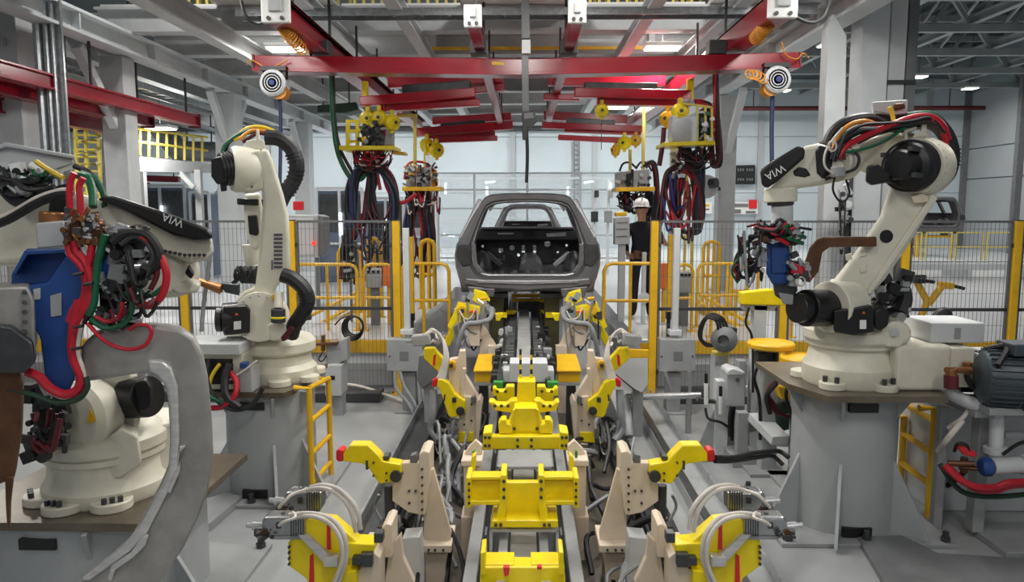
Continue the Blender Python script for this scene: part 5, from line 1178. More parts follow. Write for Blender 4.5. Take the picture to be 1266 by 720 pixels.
MB().lathe(wl(-0.015, 0.03, 1.66), (0, 0.05, 1), [(0.08, 0.04), (0.094, 0.048), (0.098, 0.06), (0.09, 0.07)], 16).build('hair', 'black_rubber', P_, smooth=True)
MB().lathe(wl(0, 0, 0.965), (0, 0, 1), [(0.17, 0), (0.174, 0.005), (0.174, 0.035), (0.17, 0.04)], 20).build('belt', 'black_rubber', P_, smooth=True)
MB().box(wl(-0.09, -0.135, 0.99), (0.11, 0.05, 0.13)).box(wl(0.12, -0.125, 0.98), (0.07, 0.04, 0.1)).build('tool_pouch', 'copper_brown', P_, 0.01)
# ================================================================== robot pedestals
def pedestal(cx_, cy_, r, z, x0, x1, y0, y1, bx0, bx1, by0, by1, label, ang=()):
    t = thing('robot_pedestal', label, 'pedestal', (cx_, cy_, 0))
    MB().b2((bx0, by0, 0), (bx1, by1, 0.03)).build('base_plate', 'machine_grey', t, 0.004)
    MB().cyl((cx_, cy_, 0.03), (cx_, cy_, z-0.045), r, n=40).build('drum', 'pedestal_grey', t, smooth=True)
    c_ = 0.14
    MB().prism([(x0+c_, y0, z-0.045), (x1-c_*0.3, y0, z-0.045), (x1, y0+c_, z-0.045), (x1, y1, z-0.045), (x0, y1, z-0.045), (x0, y0+c_*2.5, z-0.045)], (0, 0, 0.045)).build('top_plate', 'plate_steel', t, 0.003)
    for a in ang:
        d = V((math.cos(a), math.sin(a), 0)); n_ = V((-d.y, d.x, 0))*0.012
        p = V((cx_, cy_, 0)); MB().prism([p+d*(r-0.01)+V((0, 0, 0.03))-n_, p+d*(r+0.26)+V((0, 0, 0.03))-n_, p+d*(r+0.24)+V((0, 0, 0.08))-n_, p+d*(r-0.01)+V((0, 0, z*0.52))-n_], n_*2).build('gusset', 'pedestal_grey', t, 0.003)
        MB().prism([p+d*(r-0.01)+V((0, 0, z-0.05))-n_, p+d*(r+0.12)+V((0, 0, z-0.05))-n_, p+d*(r-0.01)+V((0, 0, z-0.25))-n_], n_*2).build('top_gusset', 'pedestal_grey', t)
    a = MB()
    for ang_ in (-1.65, ):
        for zz, h, w_ in ((z-0.13, 0.06, 0.2), (0.07, 0.07, 0.2)):
            d = V((math.cos(ang_), math.sin(ang_), 0)); a.box(V((cx_, cy_, zz))+d*(r-0.012), (w_, 0.05, h))
    a.build('cable_hole', 'black_plastic', t)
    b = MB()
    for x in (bx0+0.06, (bx0+bx1)/2, bx1-0.06):
        for y in (by0+0.06, by1-0.06): b.cyl((x, y, 0.03), (x, y, 0.10), 0.022, n=8); b.cyl((x, y, 0.03), (x, y, 0.06), 0.035, n=6)
    b.build('anchor_bolt', 'dark_steel', t)
    return t
pedestal(2.39, 5.42, 0.365, 1.1, 1.9, 2.88, 4.88, 6.0, 1.8, 3.02, 4.95, 6.0, 'round grey steel pedestal under the raised-arm robot', (-0.75, -2.0, -2.9))
pedestal(-2.13, 6.05, 0.36, 0.92, -2.66, -1.83, 5.62, 6.75, -2.72, -1.6, 5.55, 6.7, 'round grey steel pedestal with yellow ladder under the middle robot', (-0.5, -1.2, -2.5))
pedestal(-2.56, 4.32, 0.57, 0.69, -3.1, -1.98+0.1, 3.72, 4.85, -3.0, -1.75, 3.66, 4.9, 'low grey steel pedestal under the robot with the blue gun', (-0.4, -1.2))
# notch plates beside the pedestals
o = MB().prism([qz(1060, 662, 0.05), qz(1115, 660, 0.05), qz(1160, 682, 0.05), qz(1290, 690, 0.05), qz(1300, 745, 0.05), qz(1110, 745, 0.05)], (0, 0, 0.04)).build('floor_cover', 'mid_grey', None, 0.004)
o.location.z -= 0.05; tag(o, 'dark grey cover plate on the floor before the round pedestal of the raised-arm robot', 'floor plate')
t = thing('floor_duct', 'grey low duct cover on the floor beside the gun frame', 'floor duct', qz(250, 665, 0))
MB().prism([qz(200, 700, 0), qz(262, 655, 0), qz(300, 622, 0), qz(278, 618, 0), qz(215, 640, 0), qz(170, 690, 0)], (0, 0, 0.06)).build('cover', 'machine_grey', t, 0.004)

# yellow pedestal ladders
def ladder(pts, rungs, r, label):
    a = pts[0]; t = thing('pedestal_ladder', label, 'ladder', (a[-1].x, a[-1].y, 0))
    for p in pts:
        MB().tube(p, r, 8, 1).build('stile', 'safety_yellow', t, smooth=True)
    for a, b in rungs: MB().tube([a, b], r*0.9, 8, 1).build('rung', 'safety_yellow', t, smooth=True)
zt_ = 1.02
A0, A1 = q(382, 480, 5.75), q(406, 468, 6.25)
ladder([[V((A0.x-0.12, A0.y, A0.z)), A0, V((A0.x, A0.y, 0))], [V((A1.x-0.12, A1.y, A1.z)), A1, V((A1.x, A1.y, 0))]], [(A0, A1)]+[(V((A0.x, A0.y, z)), V((A1.x, A1.y, z))) for z in (0.65, 0.38, 0.14)], 0.024, 'yellow tube ladder leaning on the middle robot pedestal')
B0, B1 = q(1156, 505, 5.5), q(1118, 515, 6.0)
ladder([[V((B0.x-0.12, B0.y, B0.z)), B0, V((B0.x, B0.y, 0))], [V((B1.x-0.12, B1.y, B1.z)), B1, V((B1.x, B1.y, 0))]], [(V((B0.x, B0.y, z)), V((B1.x, B1.y, z))) for z in (0.75, 0.5, 0.25)], 0.028, 'yellow tube ladder behind the round pedestal of the raised-arm robot')

# ================================================================== safety fence
FY = 9.2
def fpost(u, label, v1=None):
    p = q(u, 273, FY); t = thing('fence_post', label, 'fence post', (p.x, FY, 0))
    MB().box((p.x, FY, 1.1), (0.09, 0.09, 2.2)).build('shaft', 'safety_yellow', t, 0.006)
    MB().box((p.x, FY, 0.01), (0.18, 0.15, 0.02)).build('foot_plate', 'safety_yellow', t)
    bolts(t, [(p.x+dx, FY-0.05, 0.02) for dx in (-0.065, 0.065)], 0.012, (0, 0, 1), 0.02)
    MB().box((p.x, FY, 2.205), (0.095, 0.095, 0.012)).build('cap', 'dark_steel', t)
    return p.x
xs = [fpost(-40, 'yellow fence post behind the robot with the blue gun, outermost'), fpost(224, 'yellow fence post between the blue gun robot wrist and the middle robot'), fpost(360, 'yellow fence post close behind the middle robot'), fpost(489.5, 'yellow fence end post by the junction box with conduits')]
xr = [fpost(809.5, 'yellow fence end post by the worker'), fpost(972, 'yellow fence post behind the raised-arm robot gun'), fpost(1121, 'yellow fence post behind the raised-arm robot arm'), fpost(1259, 'yellow fence post behind the dark motor')]
def fpanel(x0, x1, label):
    x0 += 0.07; x1 -= 0.07; t = thing('mesh_fence', label, 'fence', ((x0+x1)/2, FY, 0.08))
    m_ = MB(); n_ = int((x1-x0)/0.05); st = (x1-x0)/n_
    for k in range(1, n_): m_.box((x0+k*st, FY, 1.14), (0.004, 0.004, 2.1))
    for k in range(1, 11): m_.box(((x0+x1)/2, FY+0.004, 0.1+k*0.2), (x1-x0, 0.004, 0.004))
    m_.build('wire_mesh', 'wire_grey', t, kind='stuff')
    MB().bar((x0, FY, 2.19), (x1, FY, 2.19), 0.03).bar((x0, FY, 0.1), (x1, FY, 0.1), 0.03).bar((x0, FY, 0.1), (x0, FY, 2.19), 0.03).bar((x1, FY, 0.1), (x1, FY, 2.19), 0.03).build('panel_frame', 'wire_grey', t)
    MB().bar((x0, FY, 1.1), (x1, FY, 1.1), 0.03, 0.04).build('middle_rail', 'dark_grey', t)
    cl = MB()
    for x in (x0-0.03, x1+0.03):
        for z in (0.3, 1.9): cl.box((x, FY, z), (0.08, 0.05, 0.05))
    cl.build('clip', 'dark_steel', t)
names = ['wire mesh fence panel behind the robot with the blue gun', 'wire mesh fence panel behind the middle robot', 'wire mesh fence panel between the middle robot and the junction box with conduits', 'wire mesh fence panel between the worker and the raised-arm robot gun', 'wire mesh fence panel behind the raised-arm robot gun and arm', 'wire mesh fence panel behind the dark motor and the raised-arm robot base']
fpanel(xs[0], xs[1], names[0]); fpanel(xs[1], xs[2], names[1]); fpanel(xs[2], xs[3], names[2])
fpanel(xr[0], xr[1], names[3]); fpanel(xr[1], xr[2], names[4]); fpanel(xr[2], xr[3], names[5])
x_ = xr[3]; fpanel(x_, x_+2.2, 'wire mesh fence panel beyond the last yellow post by the motor')

# ------------------------------------------------------------------ yellow railings on the hall floor edge
def railing(u0, u1, vt, Y, label, posts=(), mid=True, r=0.024, mt='safety_yellow', open_left=False, base=HZ, group=None):
    p0, p1 = q(u0, vt, Y), q(u1, vt, Y); z = p0.z; t = thing('guard_railing', label, 'railing', ((p0.x+p1.x)/2, Y, base), group)
    c_ = 0.1
    pts = [(p0.x, Y, base), (p0.x, Y, z-c_), (p0.x+0.03, Y, z-0.03), (p0.x+c_, Y, z), (p1.x-c_, Y, z), (p1.x-0.03, Y, z-0.03), (p1.x, Y, z-c_), (p1.x, Y, base)]
    MB().tube(pts, r, 8, 1).build('top_rail', mt, t, smooth=True)
    if mid: MB().tube([(p0.x, Y, base+(z-base)*0.5), (p1.x, Y, base+(z-base)*0.5)], r*0.9, 8, 1).build('middle_rail', mt, t, smooth=True)
    for u in posts:
        p = q(u, vt, Y); MB().tube([(p.x, Y, base), (p.x, Y, z)], r*0.9, 8, 1).build('post', mt, t, smooth=True)
    MB().box((p0.x, Y, base+0.008), (0.12, 0.1, 0.016)).box((p1.x, Y, base+0.008), (0.12, 0.1, 0.016)).build('foot', mt, t)
    return t
railing(496, 555, 326, 9.7, 'yellow guard railing between the fence end post and the car', (523,))
railing(747, 812, 326, 9.7, 'yellow guard railing between the car and the worker', (780,))
railing(363, 441, 327, 10.2, 'yellow guard railing behind the fence beside the middle robot', (404,))
railing(449, 487, 327, 10.2, 'short yellow railing at the grey operator box behind the fence by the middle robot', ())
railing(836, 857, 327, 10.2, 'short yellow railing at the grey operator box behind the fence by the dark motor', ())
railing(863, 938, 326, 10.6, 'yellow guard railing behind the fence by the dark motor next to the gas bottle cage', (900,))
railing(520, 537, 297, 12.5, 'tall yellow frame beside the car toward the small gun unit', (530,), r=0.035)
railing(454, 470, 295, 11.5, 'narrow yellow hoop frame behind the operator box', (462,), r=0.03)
railing(418, 446, 306, 12.0, 'yellow hoop behind the fence under the yellow framed weld unit', (), r=0.03)
railing(870, 890, 299, 12.5, 'yellow bottle cage behind the fence by the dark motor', (876, 883), r=0.03)
railing(905, 925, 330, 11.8, 'yellow hoop rail further behind the fence by the dark motor', (), r=0.03)
railing(838, 856, 293, 13.0, 'pale yellow frame behind the looping dark red cables', (847,), r=0.03, mt='pale_yellow')
railing(880, 980, 365, 9.75, 'low yellow rail along the floor edge behind the raised-arm robot gun', (910, 945), mid=False)
t = thing('ramp_rail', 'sloping yellow stair rail on the hall floor behind the fence by the middle robot', 'railing', q(400, 395, 10.8))
tubes('rail', 'safety_yellow', t, [[q(370, 415, 10.4), q(440, 376, 12)], [q(375, 395, 10.4), q(440, 362, 12)], [q(405, 400, 10.9), q(405, 374, 10.9)], [q(440, 384, 12), q(440, 361, 12)]], 0.03)
MB().prism([q(372, 418, 10.4), q(445, 378, 12.1), q(445, 386, 12.1), q(372, 428, 10.4)], (0.03, 0.1, 0)).build('stringer', 'safety_yellow', t)
t = thing('ramp_rail', 'sloping yellow stair rail on the hall floor behind the fence by the dark motor', 'railing', q(890, 390, 10.8))
tubes('rail', 'safety_yellow', t, [[q(862, 362, 12), q(930, 402, 10.4)], [q(862, 372, 12), q(925, 412, 10.4)], [q(895, 382, 11.2), q(895, 404, 11.2)]], 0.03)
MB().prism([q(862, 378, 12), q(935, 410, 10.4), q(935, 418, 10.4), q(862, 386, 12)], (0.03, 0.1, 0)).build('stringer', 'safety_yellow', t)
for u, v0, v1, Y, mt, lab in ((508, 293, 388, 9.45, 'safety_yellow', 'slim yellow light curtain post beside the mast of the junction box with conduits'), (829, 290, 386, 9.45, 'safety_yellow', 'slim yellow light curtain post beside the mast of the junction box near the worker')):
    a, b = q(u, v0, Y), q(u, v1, Y); t = thing('light_curtain', lab, 'sensor post', (a.x, Y, HZ))
    MB().box((a.x, Y, (a.z+b.z)/2), (0.06, 0.07, a.z-b.z)).build('sensor_bar', mt, t, 0.008)
    MB().box((a.x, Y, b.z-0.04), (0.07, 0.08, 0.1)).build('end_cap', 'black_plastic', t, 0.008)
    MB().bar((a.x, Y, HZ), (a.x, Y, b.z-0.08), 0.04).build('stem', 'dark_grey', t)

# junction boxes on posts
def jbox(s):
    X = (lambda u: u) if s < 0 else (lambda u: 1338-u)
    Y = 8.3
    lab = 'grey junction box on a post with grey conduits below it' if s < 0 else 'grey junction box on a post behind the shiny pipe'
    c = q(X(507), 515, Y+0.1); t = thing('junction_box', lab, 'electrical box', (c.x, c.y, 0))
    P = lambda pts, y, d: MB().pix([(X(u), v) for u, v in pts], y, d)
    b = P([(478, 420), (522, 420), (523, 460), (478, 459)], Y, 0.18).build('box', 'machine_grey', t, 0.008)
    P([(494, 435), (505, 435), (505, 446), (494, 446)], Y-0.004, 0.01).build('vent_plate', 'mid_grey', b)
    for u in (481, 519): P([(u, 440), (u+1.5, 440), (u+1.5, 442), (u, 442)], Y-0.006, 0.01).build('lock', 'black_plastic', b)
    MB().b2((c.x-0.08, Y+0.05, 0.02), (c.x+0.08, Y+0.21, q(0, 460, Y).z)).build('post', 'machine_grey', t, 0.006)
    MB().b2((c.x-0.16, Y-0.03, 0), (c.x+0.16, Y+0.29, 0.02)).build('foot_plate', 'machine_grey', t)
    zt2 = q(X(503), 282, Y+0.15).z; xx = q(X(503), 350, Y+0.15).x
    MB().b2((xx-0.035, Y+0.1, q(0, 420, Y).z), (xx+0.035, Y+0.17, zt2)).build('mast', 'light_grey', t, 0.004)
    MB().b2((xx-0.07, Y+0.06, q(0, 414, Y).z), (xx+0.07, Y+0.21, q(0, 408, Y).z)).build('mast_flange', 'light_grey', t, 0.004)
    cd = MB()
    if s < 0:
        for k, p in enumerate((((488, 459), (490, 480), (505, 500), (515, 520), (525, 548)), ((494, 459), (500, 478), (512, 498), (520, 520), (528, 548)), ((517, 459), (518, 480), (520, 500), (526, 540)), ((521, 459), (522, 480), (526, 505), (530, 545)))):
            cd.tube([q(u, v, Y+0.02-0.2*(i/4)) for i, (u, v) in enumerate(p)], 0.02, 8, 5)
    else:
        for p in (((822, 459), (825, 470), (828, 478), (830, 490)), ((852, 459), (853, 475), (853, 492), (853, 520))): cd.tube([q(u, v, Y) for u, v in p], 0.022, 8, 5)
    cd.build('conduit', 'hose_grey', t, smooth=True)
jbox(-1); jbox(1)

# operator stations behind the fence
for (u0, u1, v0, v1, Y, lab) in ((452, 472, 340, 356, 10.6, 'grey operator button box on a stand behind the fence by the middle robot'), (839, 856, 344, 362, 10.6, 'grey operator button box on a stand behind the fence by the dark motor')):
    c = q((u0+u1)/2, v1, Y); t = thing('operator_box', lab, 'control box', (c.x, Y, HZ))
    MB().pix([(u0, v0), (u1, v0), (u1, v1), (u0, v1)], Y, 0.2).build('box', 'machine_grey', t, 0.01)
    MB().pix([(u0, v0-8), (u1, v0-8), (u1, v0), (u0, v0)], Y+0.06, 0.14).build('panel', 'box_grey', t, 0.01)
    b = MB()
    for k in range(3): p = q(u0+4+k*(u1-u0-8)/2, v0-4, Y+0.06); b.cyl(p, p+V((0, -0.03, 0)), 0.022, n=10)
    b.build('button', 'black_plastic', t, smooth=True)
    MB().b2((c.x-0.06, Y+0.05, HZ), (c.x+0.06, Y+0.15, c.z)).build('stand', 'mid_grey', t)
t = thing('orange_cabinet', 'orange box beside the operator box behind the fence by the middle robot', 'cabinet', q(480, 400, 10.6)); c = q(480, 354, 10.6)
t.location = (c.x, 10.6, HZ); WL[t.name] = V(t.location)
MB().pix([(473, 328), (487, 328), (487, 354), (473, 354)], 10.6, 0.15).build('body', 'warning_orange', t, 0.01)
MB().pix([(475, 331), (485, 331), (485, 350), (475, 350)], 10.59, 0.02).build('door', 'warning_orange', t, 0.004)
MB().b2((c.x-0.03, 10.65, HZ), (c.x+0.03, 10.71, c.z)).build('stand', 'safety_yellow', t)
t = thing('orange_cabinet', 'orange box at the yellow light curtain by the worker', 'cabinet', (0, 0, 0)); c = q(822, 355, 11.0)
t.location = (c.x, 11.0, HZ); WL[t.name] = V(t.location)
MB().pix([(815, 326), (826, 326), (826, 357), (815, 357)], 11.0, 0.15).build('body', 'warning_orange', t, 0.01)
MB().b2((c.x-0.03, 11.05, HZ), (c.x+0.03, 11.11, c.z)).build('stand', 'safety_yellow', t)
# signal lamp
t = thing('signal_tower', 'signal lamp glowing orange above green on a stem behind the fence by the middle robot', 'signal lamp', (0, 0, 0)); c = q(433, 320, 11)
t.location = (c.x, 11, HZ); WL[t.name] = V(t.location)
MB().cyl(q(433, 307, 11), q(433, 299, 11), 0.05).build('orange_lens', 'signal_orange', t, smooth=True); MB().cyl(q(433, 315, 11), q(433, 307.2, 11), 0.05).build('green_lens', 'dark_green', t, smooth=True)
MB().cyl((c.x, 11, HZ), q(433, 315, 11), 0.02, n=8).build('stem', 'mid_grey', t)
# control stand at the worker
t = thing('control_stand', 'pale grey control panel on a square post beside the worker', 'control box', (0, 0, 0)); c = q(769, 330, 11.1)
t.location = (c.x, 11.1, HZ); WL[t.name] = V(t.location)
MB().pix([(760, 270), (778, 268), (779, 302), (760, 303)], 11.05, 0.2).build('panel_box', 'box_grey', t, 0.01)
MB().pix([(761, 263), (775, 262), (775, 267), (761, 268)], 11.05, 0.15).build('top_lamp', 'safety_yellow', t, 0.01)
sl = MB()
for v in (275, 283, 292): sl.pix([(762, v), (776, v-0.5), (776, v+1), (762, v+1.5)], 11.04, 0.02)
sl.build('label_strip', 'mid_grey', t)
MB().b2((c.x-0.05, 11.1, HZ), (c.x+0.05, 11.2, c.z+0.4)).build('post', 'box_grey', t)
t = thing('sensor_stand', 'slim grey post with round foot disc before the worker', 'post', (0, 0, 0)); c = q(795, 395, 10.9)
t.location = (c.x, 10.9, HZ); WL[t.name] = V(t.location)
a = q(795, 312, 10.9); MB().b2((c.x-0.03, 10.87, HZ), (c.x+0.03, 10.93, a.z)).build('post', 'light_grey', t, 0.005)
MB().lathe((c.x, 10.86, q(795, 368, 10.9).z), (0, -1, 0), [(0, 0), (0.08, 0), (0.085, 0.02), (0.05, 0.03), (0, 0.03)], 16).build('disc', 'light_grey', t, smooth=True)
MB().b2((c.x-0.1, 10.82, HZ), (c.x+0.1, 10.98, HZ+0.02)).build('foot', 'light_grey', t)
# cabinet with red lamp behind the middle robot
t = thing('electrical_cabinet', 'pale grey cabinet with dark side and red lamp box behind the middle robot', 'cabinet', (0, 0, 0)); c = q(357, 320, 12.2)
t.location = (c.x, 12.2, HZ); WL[t.name] = V(t.location)
MB().pix([(318, 266), (393, 266), (393, 318), (318, 320)], 12.2, 0.5).build('body', 'box_grey', t, 0.015)
MB().pix([(322, 270), (388, 270), (388, 315), (322, 316)], 12.18, 0.03).build('door', 'light_grey', t, 0.006)
MB().pix([(393, 266), (400, 268), (400, 316), (393, 318)], 12.25, 0.4).build('side_box', 'mid_grey', t, 0.01)
MB().pix([(362, 249), (374, 249), (374, 260), (362, 260)], 12.3, 0.1).build('red_lamp', 'cap_red', t, 0.012)
MB().cyl(q(388, 301, 12.17), q(388, 301, 12.12), 0.035, n=10).build('indicator', 'signal_red', t)
MB().pix([(325, 282), (345, 272), (365, 282), (365, 310), (325, 312)], 12.172, 0.01).build('name_plate', 'box_grey', t)
lg = MB()
for u in (322, 390): p = q(u, 319, 12.3); lg.bar((p.x, 12.4, HZ), (p.x, 12.4, p.z), 0.06)
lg.build('leg', 'mid_grey', t)
# far display wall things
t = thing('display_board', 'black display board with two lines of grey figures on the white wall', 'display', q(920, 216, 31.9))
MB().pix([(905, 204.5), (934, 204), (934, 228), (905, 228)], 31.75, 0.12).build('casing', 'screen_black', t, 0.02)
for v, s_ in ((209.5, '00:00'), (221, '000 000')):
    pass
dg_ = MB()
for v in (210, 222):
    for u in (912, 915, 918, 923, 926, 929): dg_.pix([(u, v-1.5), (u+1.8, v-1.5), (u+1.8, v+1.5), (u, v+1.5)], 31.73, 0.01)
dg_.build('digit', 'mid_grey', t)
t = thing('notice_board', 'white notice board with a red block on the wall below the display', 'sign', q(915, 257, 31.9))
MB().pix([(894, 250), (937, 250), (937, 265), (894, 265)], 31.8, 0.06).build('board', 'white_plastic', t, 0.01)
MB().pix([(926, 247), (936, 247), (936, 258), (926, 258)], 31.75, 0.06).build('red_block', 'cap_red', t, 0.01)
MB().pix([(906, 252), (925, 252), (925, 256), (906, 256)], 31.77, 0.04).build('grey_bar', 'mid_grey', t)
MB().pix([(908, 259), (916, 259), (916, 264), (908, 264)], 31.78, 0.03).pix([(922, 261), (934, 261), (934, 264), (922, 264)], 31.78, 0.03).build('print_block', 'mid_grey', t)
t = thing('notice_sheet', 'white wall sheet with a yellow header seen behind the looping dark red cables', 'sign', q(871, 260, 31.9))
MB().pix([(861, 250), (880, 250), (880, 264), (861, 264)], 31.8, 0.06).build('sheet', 'white_plastic', t); MB().pix([(863, 252.5), (877, 252.5), (877, 255.5), (863, 255.5)], 31.78, 0.03).build('header', 'safety_yellow', t)
MB().pix([(863, 258), (877, 258), (877, 260), (863, 260)], 31.78, 0.03).build('text_line', 'mid_grey', t)
t = thing('mirror_lamp', 'round grey disc with black arm on the column beside the display board', 'mirror', q(876, 230, 15.2))
MB().lathe(q(874, 231, 15.25), (-0.5, -1, 0), [(0, 0), (0.22, 0), (0.24, 0.04), (0.2, 0.08), (0, 0.1)], 24).build('disc', 'box_grey', t, smooth=True)
MB().cyl(q(878, 227, 15.1), q(886, 226, 15.0), 0.1).bar(q(880, 228, 15.2), q(892, 236, 15.4), 0.06).build('arm', 'black_plastic', t)

# clear walled booth with light tubes beyond the car
t = thing('glass_booth', 'bright white framed booth with clear panes and light tubes beyond the car', 'booth', (0.2, 24, HZ))
xs_ = [-3.2, -1.6, 0.1, 1.8, 3.6]
fr = MB()
for x in xs_: fr.bar((x, 24, HZ), (x, 24, 3.5), 0.08)
for z in (HZ+0.1, 1.5, 2.35, 2.95, 3.48): fr.bar((xs_[0], 24, z), (xs_[-1], 24, z), 0.06)
for k in range(14): fr.bar((xs_[0], 24.05, 0.9+k*0.19), (xs_[-1], 24.05, 0.9+k*0.19), 0.012)
for k in range(40): fr.bar((xs_[0]+k*0.174, 24.05, HZ), (xs_[0]+k*0.174, 24.05, 3.46), 0.010)
for x in xs_[::2]: fr.bar((x, 24, 3.48), (x, 28, 3.48), 0.06); fr.bar((x, 28, HZ), (x, 28, 3.48), 0.08)
fr.bar((xs_[0], 28, 3.48), (xs_[-1], 28, 3.48), 0.06); fr.bar((xs_[0], 28, 2.0), (xs_[-1], 28, 2.0), 0.06)
fr.build('frame', 'mesh_white', t)
for i in range(4):
    for z0, z1 in ((HZ+0.14, 1.47), (1.53, 2.32), (2.38, 2.92), (2.98, 3.45)):
        MB().b2((xs_[i]+0.05, 24.0, z0), (xs_[i+1]-0.05, 24.012, z1)).build('pane', 'clear_pane', t)
tb = MB()
for (u0, v0, u1, v1) in ((551, 226, 551, 240), (702, 231, 702, 241), (755, 226, 755, 240), (602, 231, 602, 241)): tb.cyl(q(u0, v0, 24.6), q(u1, v1, 24.6), 0.035, n=8)
for (u0, v0, u1, v1) in ((600, 226, 612, 225), (722, 226, 736, 224), (552, 258, 572, 258), (548, 290, 562, 292)): tb.cyl(q(u0, v0, 25), q(u1, v1, 25), 0.03, n=8)
tb.build('light_tube', 'tube_glow', t)
t = thing('cable_ladder', 'dark vertical cable ladder on the far wall above the booth', 'cable ladder', q(712, 215, 31.8))
m_ = MB(); m_.bar(q(710, 172, 31.75), q(710, 250, 31.75), 0.06).bar(q(716, 172, 31.75), q(716, 250, 31.75), 0.06)
for k in range(12): m_.bar(q(710, 174+k*6, 31.75), q(716, 174+k*6, 31.75), 0.08)
m_.build('ladder', 'mid_grey', t)
# blue grey cabinets beyond the fence by the middle robot
def cabinet(u0, u1, v0, v1, Y, label, mt='cabinet_blue', d=0.8):
    a, b = q(u0, v0, Y), q(u1, v1, Y); t = thing('machine_cabinet', label, 'cabinet', ((a.x+b.x)/2, Y, HZ))
    MB().b2((a.x, Y, HZ), (b.x, Y+d, a.z)).build('body', mt, t, 0.02)
    n_ = 2; w_ = (b.x-a.x)/n_
    for k in range(n_):
        x0, x1 = a.x+k*w_+0.05, a.x+(k+1)*w_-0.05
        MB().b2((x0, Y-0.02, HZ+0.15), (x1, Y, HZ+(a.z-HZ)*0.5)).build('door', mt, t, 0.006); MB().b2((x0, Y-0.02, HZ+(a.z-HZ)*0.55), (x1, Y, a.z-0.08)).build('window', 'dark_steel', t, 0.006)
    fr = MB(); fr.bar((a.x, Y-0.05, a.z+0.05), (b.x, Y-0.05, a.z+0.05), 0.07)
    for k in range(3): x = a.x+(b.x-a.x)*k/2; fr.bar((x, Y-0.06, HZ), (x, Y-0.06, a.z+0.05), 0.06)
    fr.bar((a.x, Y-0.06, HZ+0.9), (b.x, Y-0.06, HZ+0.9), 0.05); fr.build('guard_frame', 'mesh_white', t)
    if u1-u0 > 30:
        p = q((u0+u1)/2, (v0*2+v1)/3, Y-0.1); MB().cyl(p, p+V((0, 0, -0.5)), 0.03, n=8).build('light_tube', 'tube_glow', t)
cabinet(392, 450, 236, 318, 17, 'blue grey machine cabinet with light tube behind the yellow framed weld unit')
cabinet(455, 500, 248, 318, 18, 'blue grey machine cabinet next to the tube lit one')
cabinet(505, 540, 240, 316, 21, 'pale framed cabinet behind the smaller weld unit', 'box_grey')
cabinet(168, 232, 232, 300, 19, 'blue grey machine cabinet under the catwalk')
cabinet(236, 262, 240, 300, 18.5, 'slim blue grey cabinet behind the middle robot motor')
cabinet(268, 316, 240, 300, 20, 'blue grey cabinet behind the middle robot arm')
for k, (u, Y) in enumerate(((735, 21), (752, 19))):
    p = q(u, 250, Y); t = thing('equipment_mast', 'slim white mast with small dark devices beyond the car' if k == 0 else 'pale mast with a grey box beyond the control stand', 'mast', (p.x, Y, HZ))
    MB().bar((p.x, Y, HZ), (p.x, Y, q(u, 222, Y).z), 0.07).build('mast', 'mesh_white', t)
    MB().box((p.x, Y-0.06, q(u, 268, Y).z), (0.2, 0.1, 0.3)).box((p.x+0.05, Y-0.06, q(u, 240, Y).z), (0.12, 0.1, 0.2)).build('device', 'dark_grey' if k == 0 else 'machine_grey', t, 0.01)
# white barrier rails and yellow stands on the far floor before the grey side wall
t = thing('far_barrier', 'row of thin yellow barrier frames on the far floor before the grey side wall', 'barrier', (12, 21, HZ))
rl = []
for k in range(9):
    x = 9.8+k*0.95; rl += [[(x, 23.5, HZ), (x, 23.5, HZ+0.95)], [(x, 23.5, HZ+0.95), (x+0.8, 23.5, HZ+0.95)], [(x+0.8, 23.5, HZ+0.95), (x+0.8, 23.5, HZ)], [(x, 23.5, HZ+0.5), (x+0.8, 23.5, HZ+0.5)]]
tubes('tube', 'pale_yellow', t, rl, 0.022, 6)
t = thing('low_conveyor', 'low grey floor conveyor far behind the fence by the dark motor', 'conveyor', (11, 18, HZ))
MB().b2((7.2, 17.6, HZ+0.25), (15.5, 17.75, HZ+0.4)).b2((7.2, 18.6, HZ+0.25), (15.5, 18.75, HZ+0.4)).build('side_rail', 'light_grey', t)
rl = MB()
for k in range(26): rl.cyl((7.3+k*0.32, 17.75, HZ+0.35), (7.3+k*0.32, 18.6, HZ+0.35), 0.05, n=8)
rl.build('roller', 'machine_grey', t, smooth=True)
lg = MB()
for k in range(6): lg.b2((7.3+k*1.6, 17.6, HZ), (7.4+k*1.6, 18.75, HZ+0.25))
lg.build('leg', 'light_grey', t)
t = thing('trolley_frame', 'yellow V shaped pedal frame with black grips behind the fence by the dark motor', 'frame', q(1145, 400, 10.5))
c = q(1146, 372, 10.5); b_ = V((c.x, 10.5, HZ))
tubes('frame_tube', 'safety_yellow', t, [[q(1133, 348, 10.5), q(1148, 376, 10.5)], [q(1148, 376, 10.5), q(1166, 352, 10.5)], [q(1146, 374, 10.5), q(1140, 388, 10.5), q(1132, 402, 10.5)], [q(1160, 352, 10.5), q(1178, 354, 10.5)]], 0.05)
tubes('grip', 'black_rubber', t, [[q(1176, 353, 10.5), q(1192, 357, 10.5)], [q(1135, 346, 10.4), q(1155, 349, 10.4)]], 0.025)
MB().box(q(1136, 345, 10.5), (0.16, 0.12, 0.12)).build('head', 'dark_grey', t, 0.01)
MB().bar(q(1132, 402, 10.5), (q(1132, 402, 10.5).x, 10.5, HZ), 0.08).build('leg', 'mid_grey', t)
o = MB().b2((6.9, 9.9, HZ), (10.2, 10.0, 2.1)).build('partition', 'wall_grey'); tag(o, 'plain grey partition panel behind the fence at the motor', 'partition')
t = thing('valve_mast', 'thin black mast with valves and hanging cables beside the white duct', 'mast', (0, 0, 0)); c = q(1043, 260, 9.15); t.location = (c.x, 9.0, 0); WL[t.name] = V(t.location)
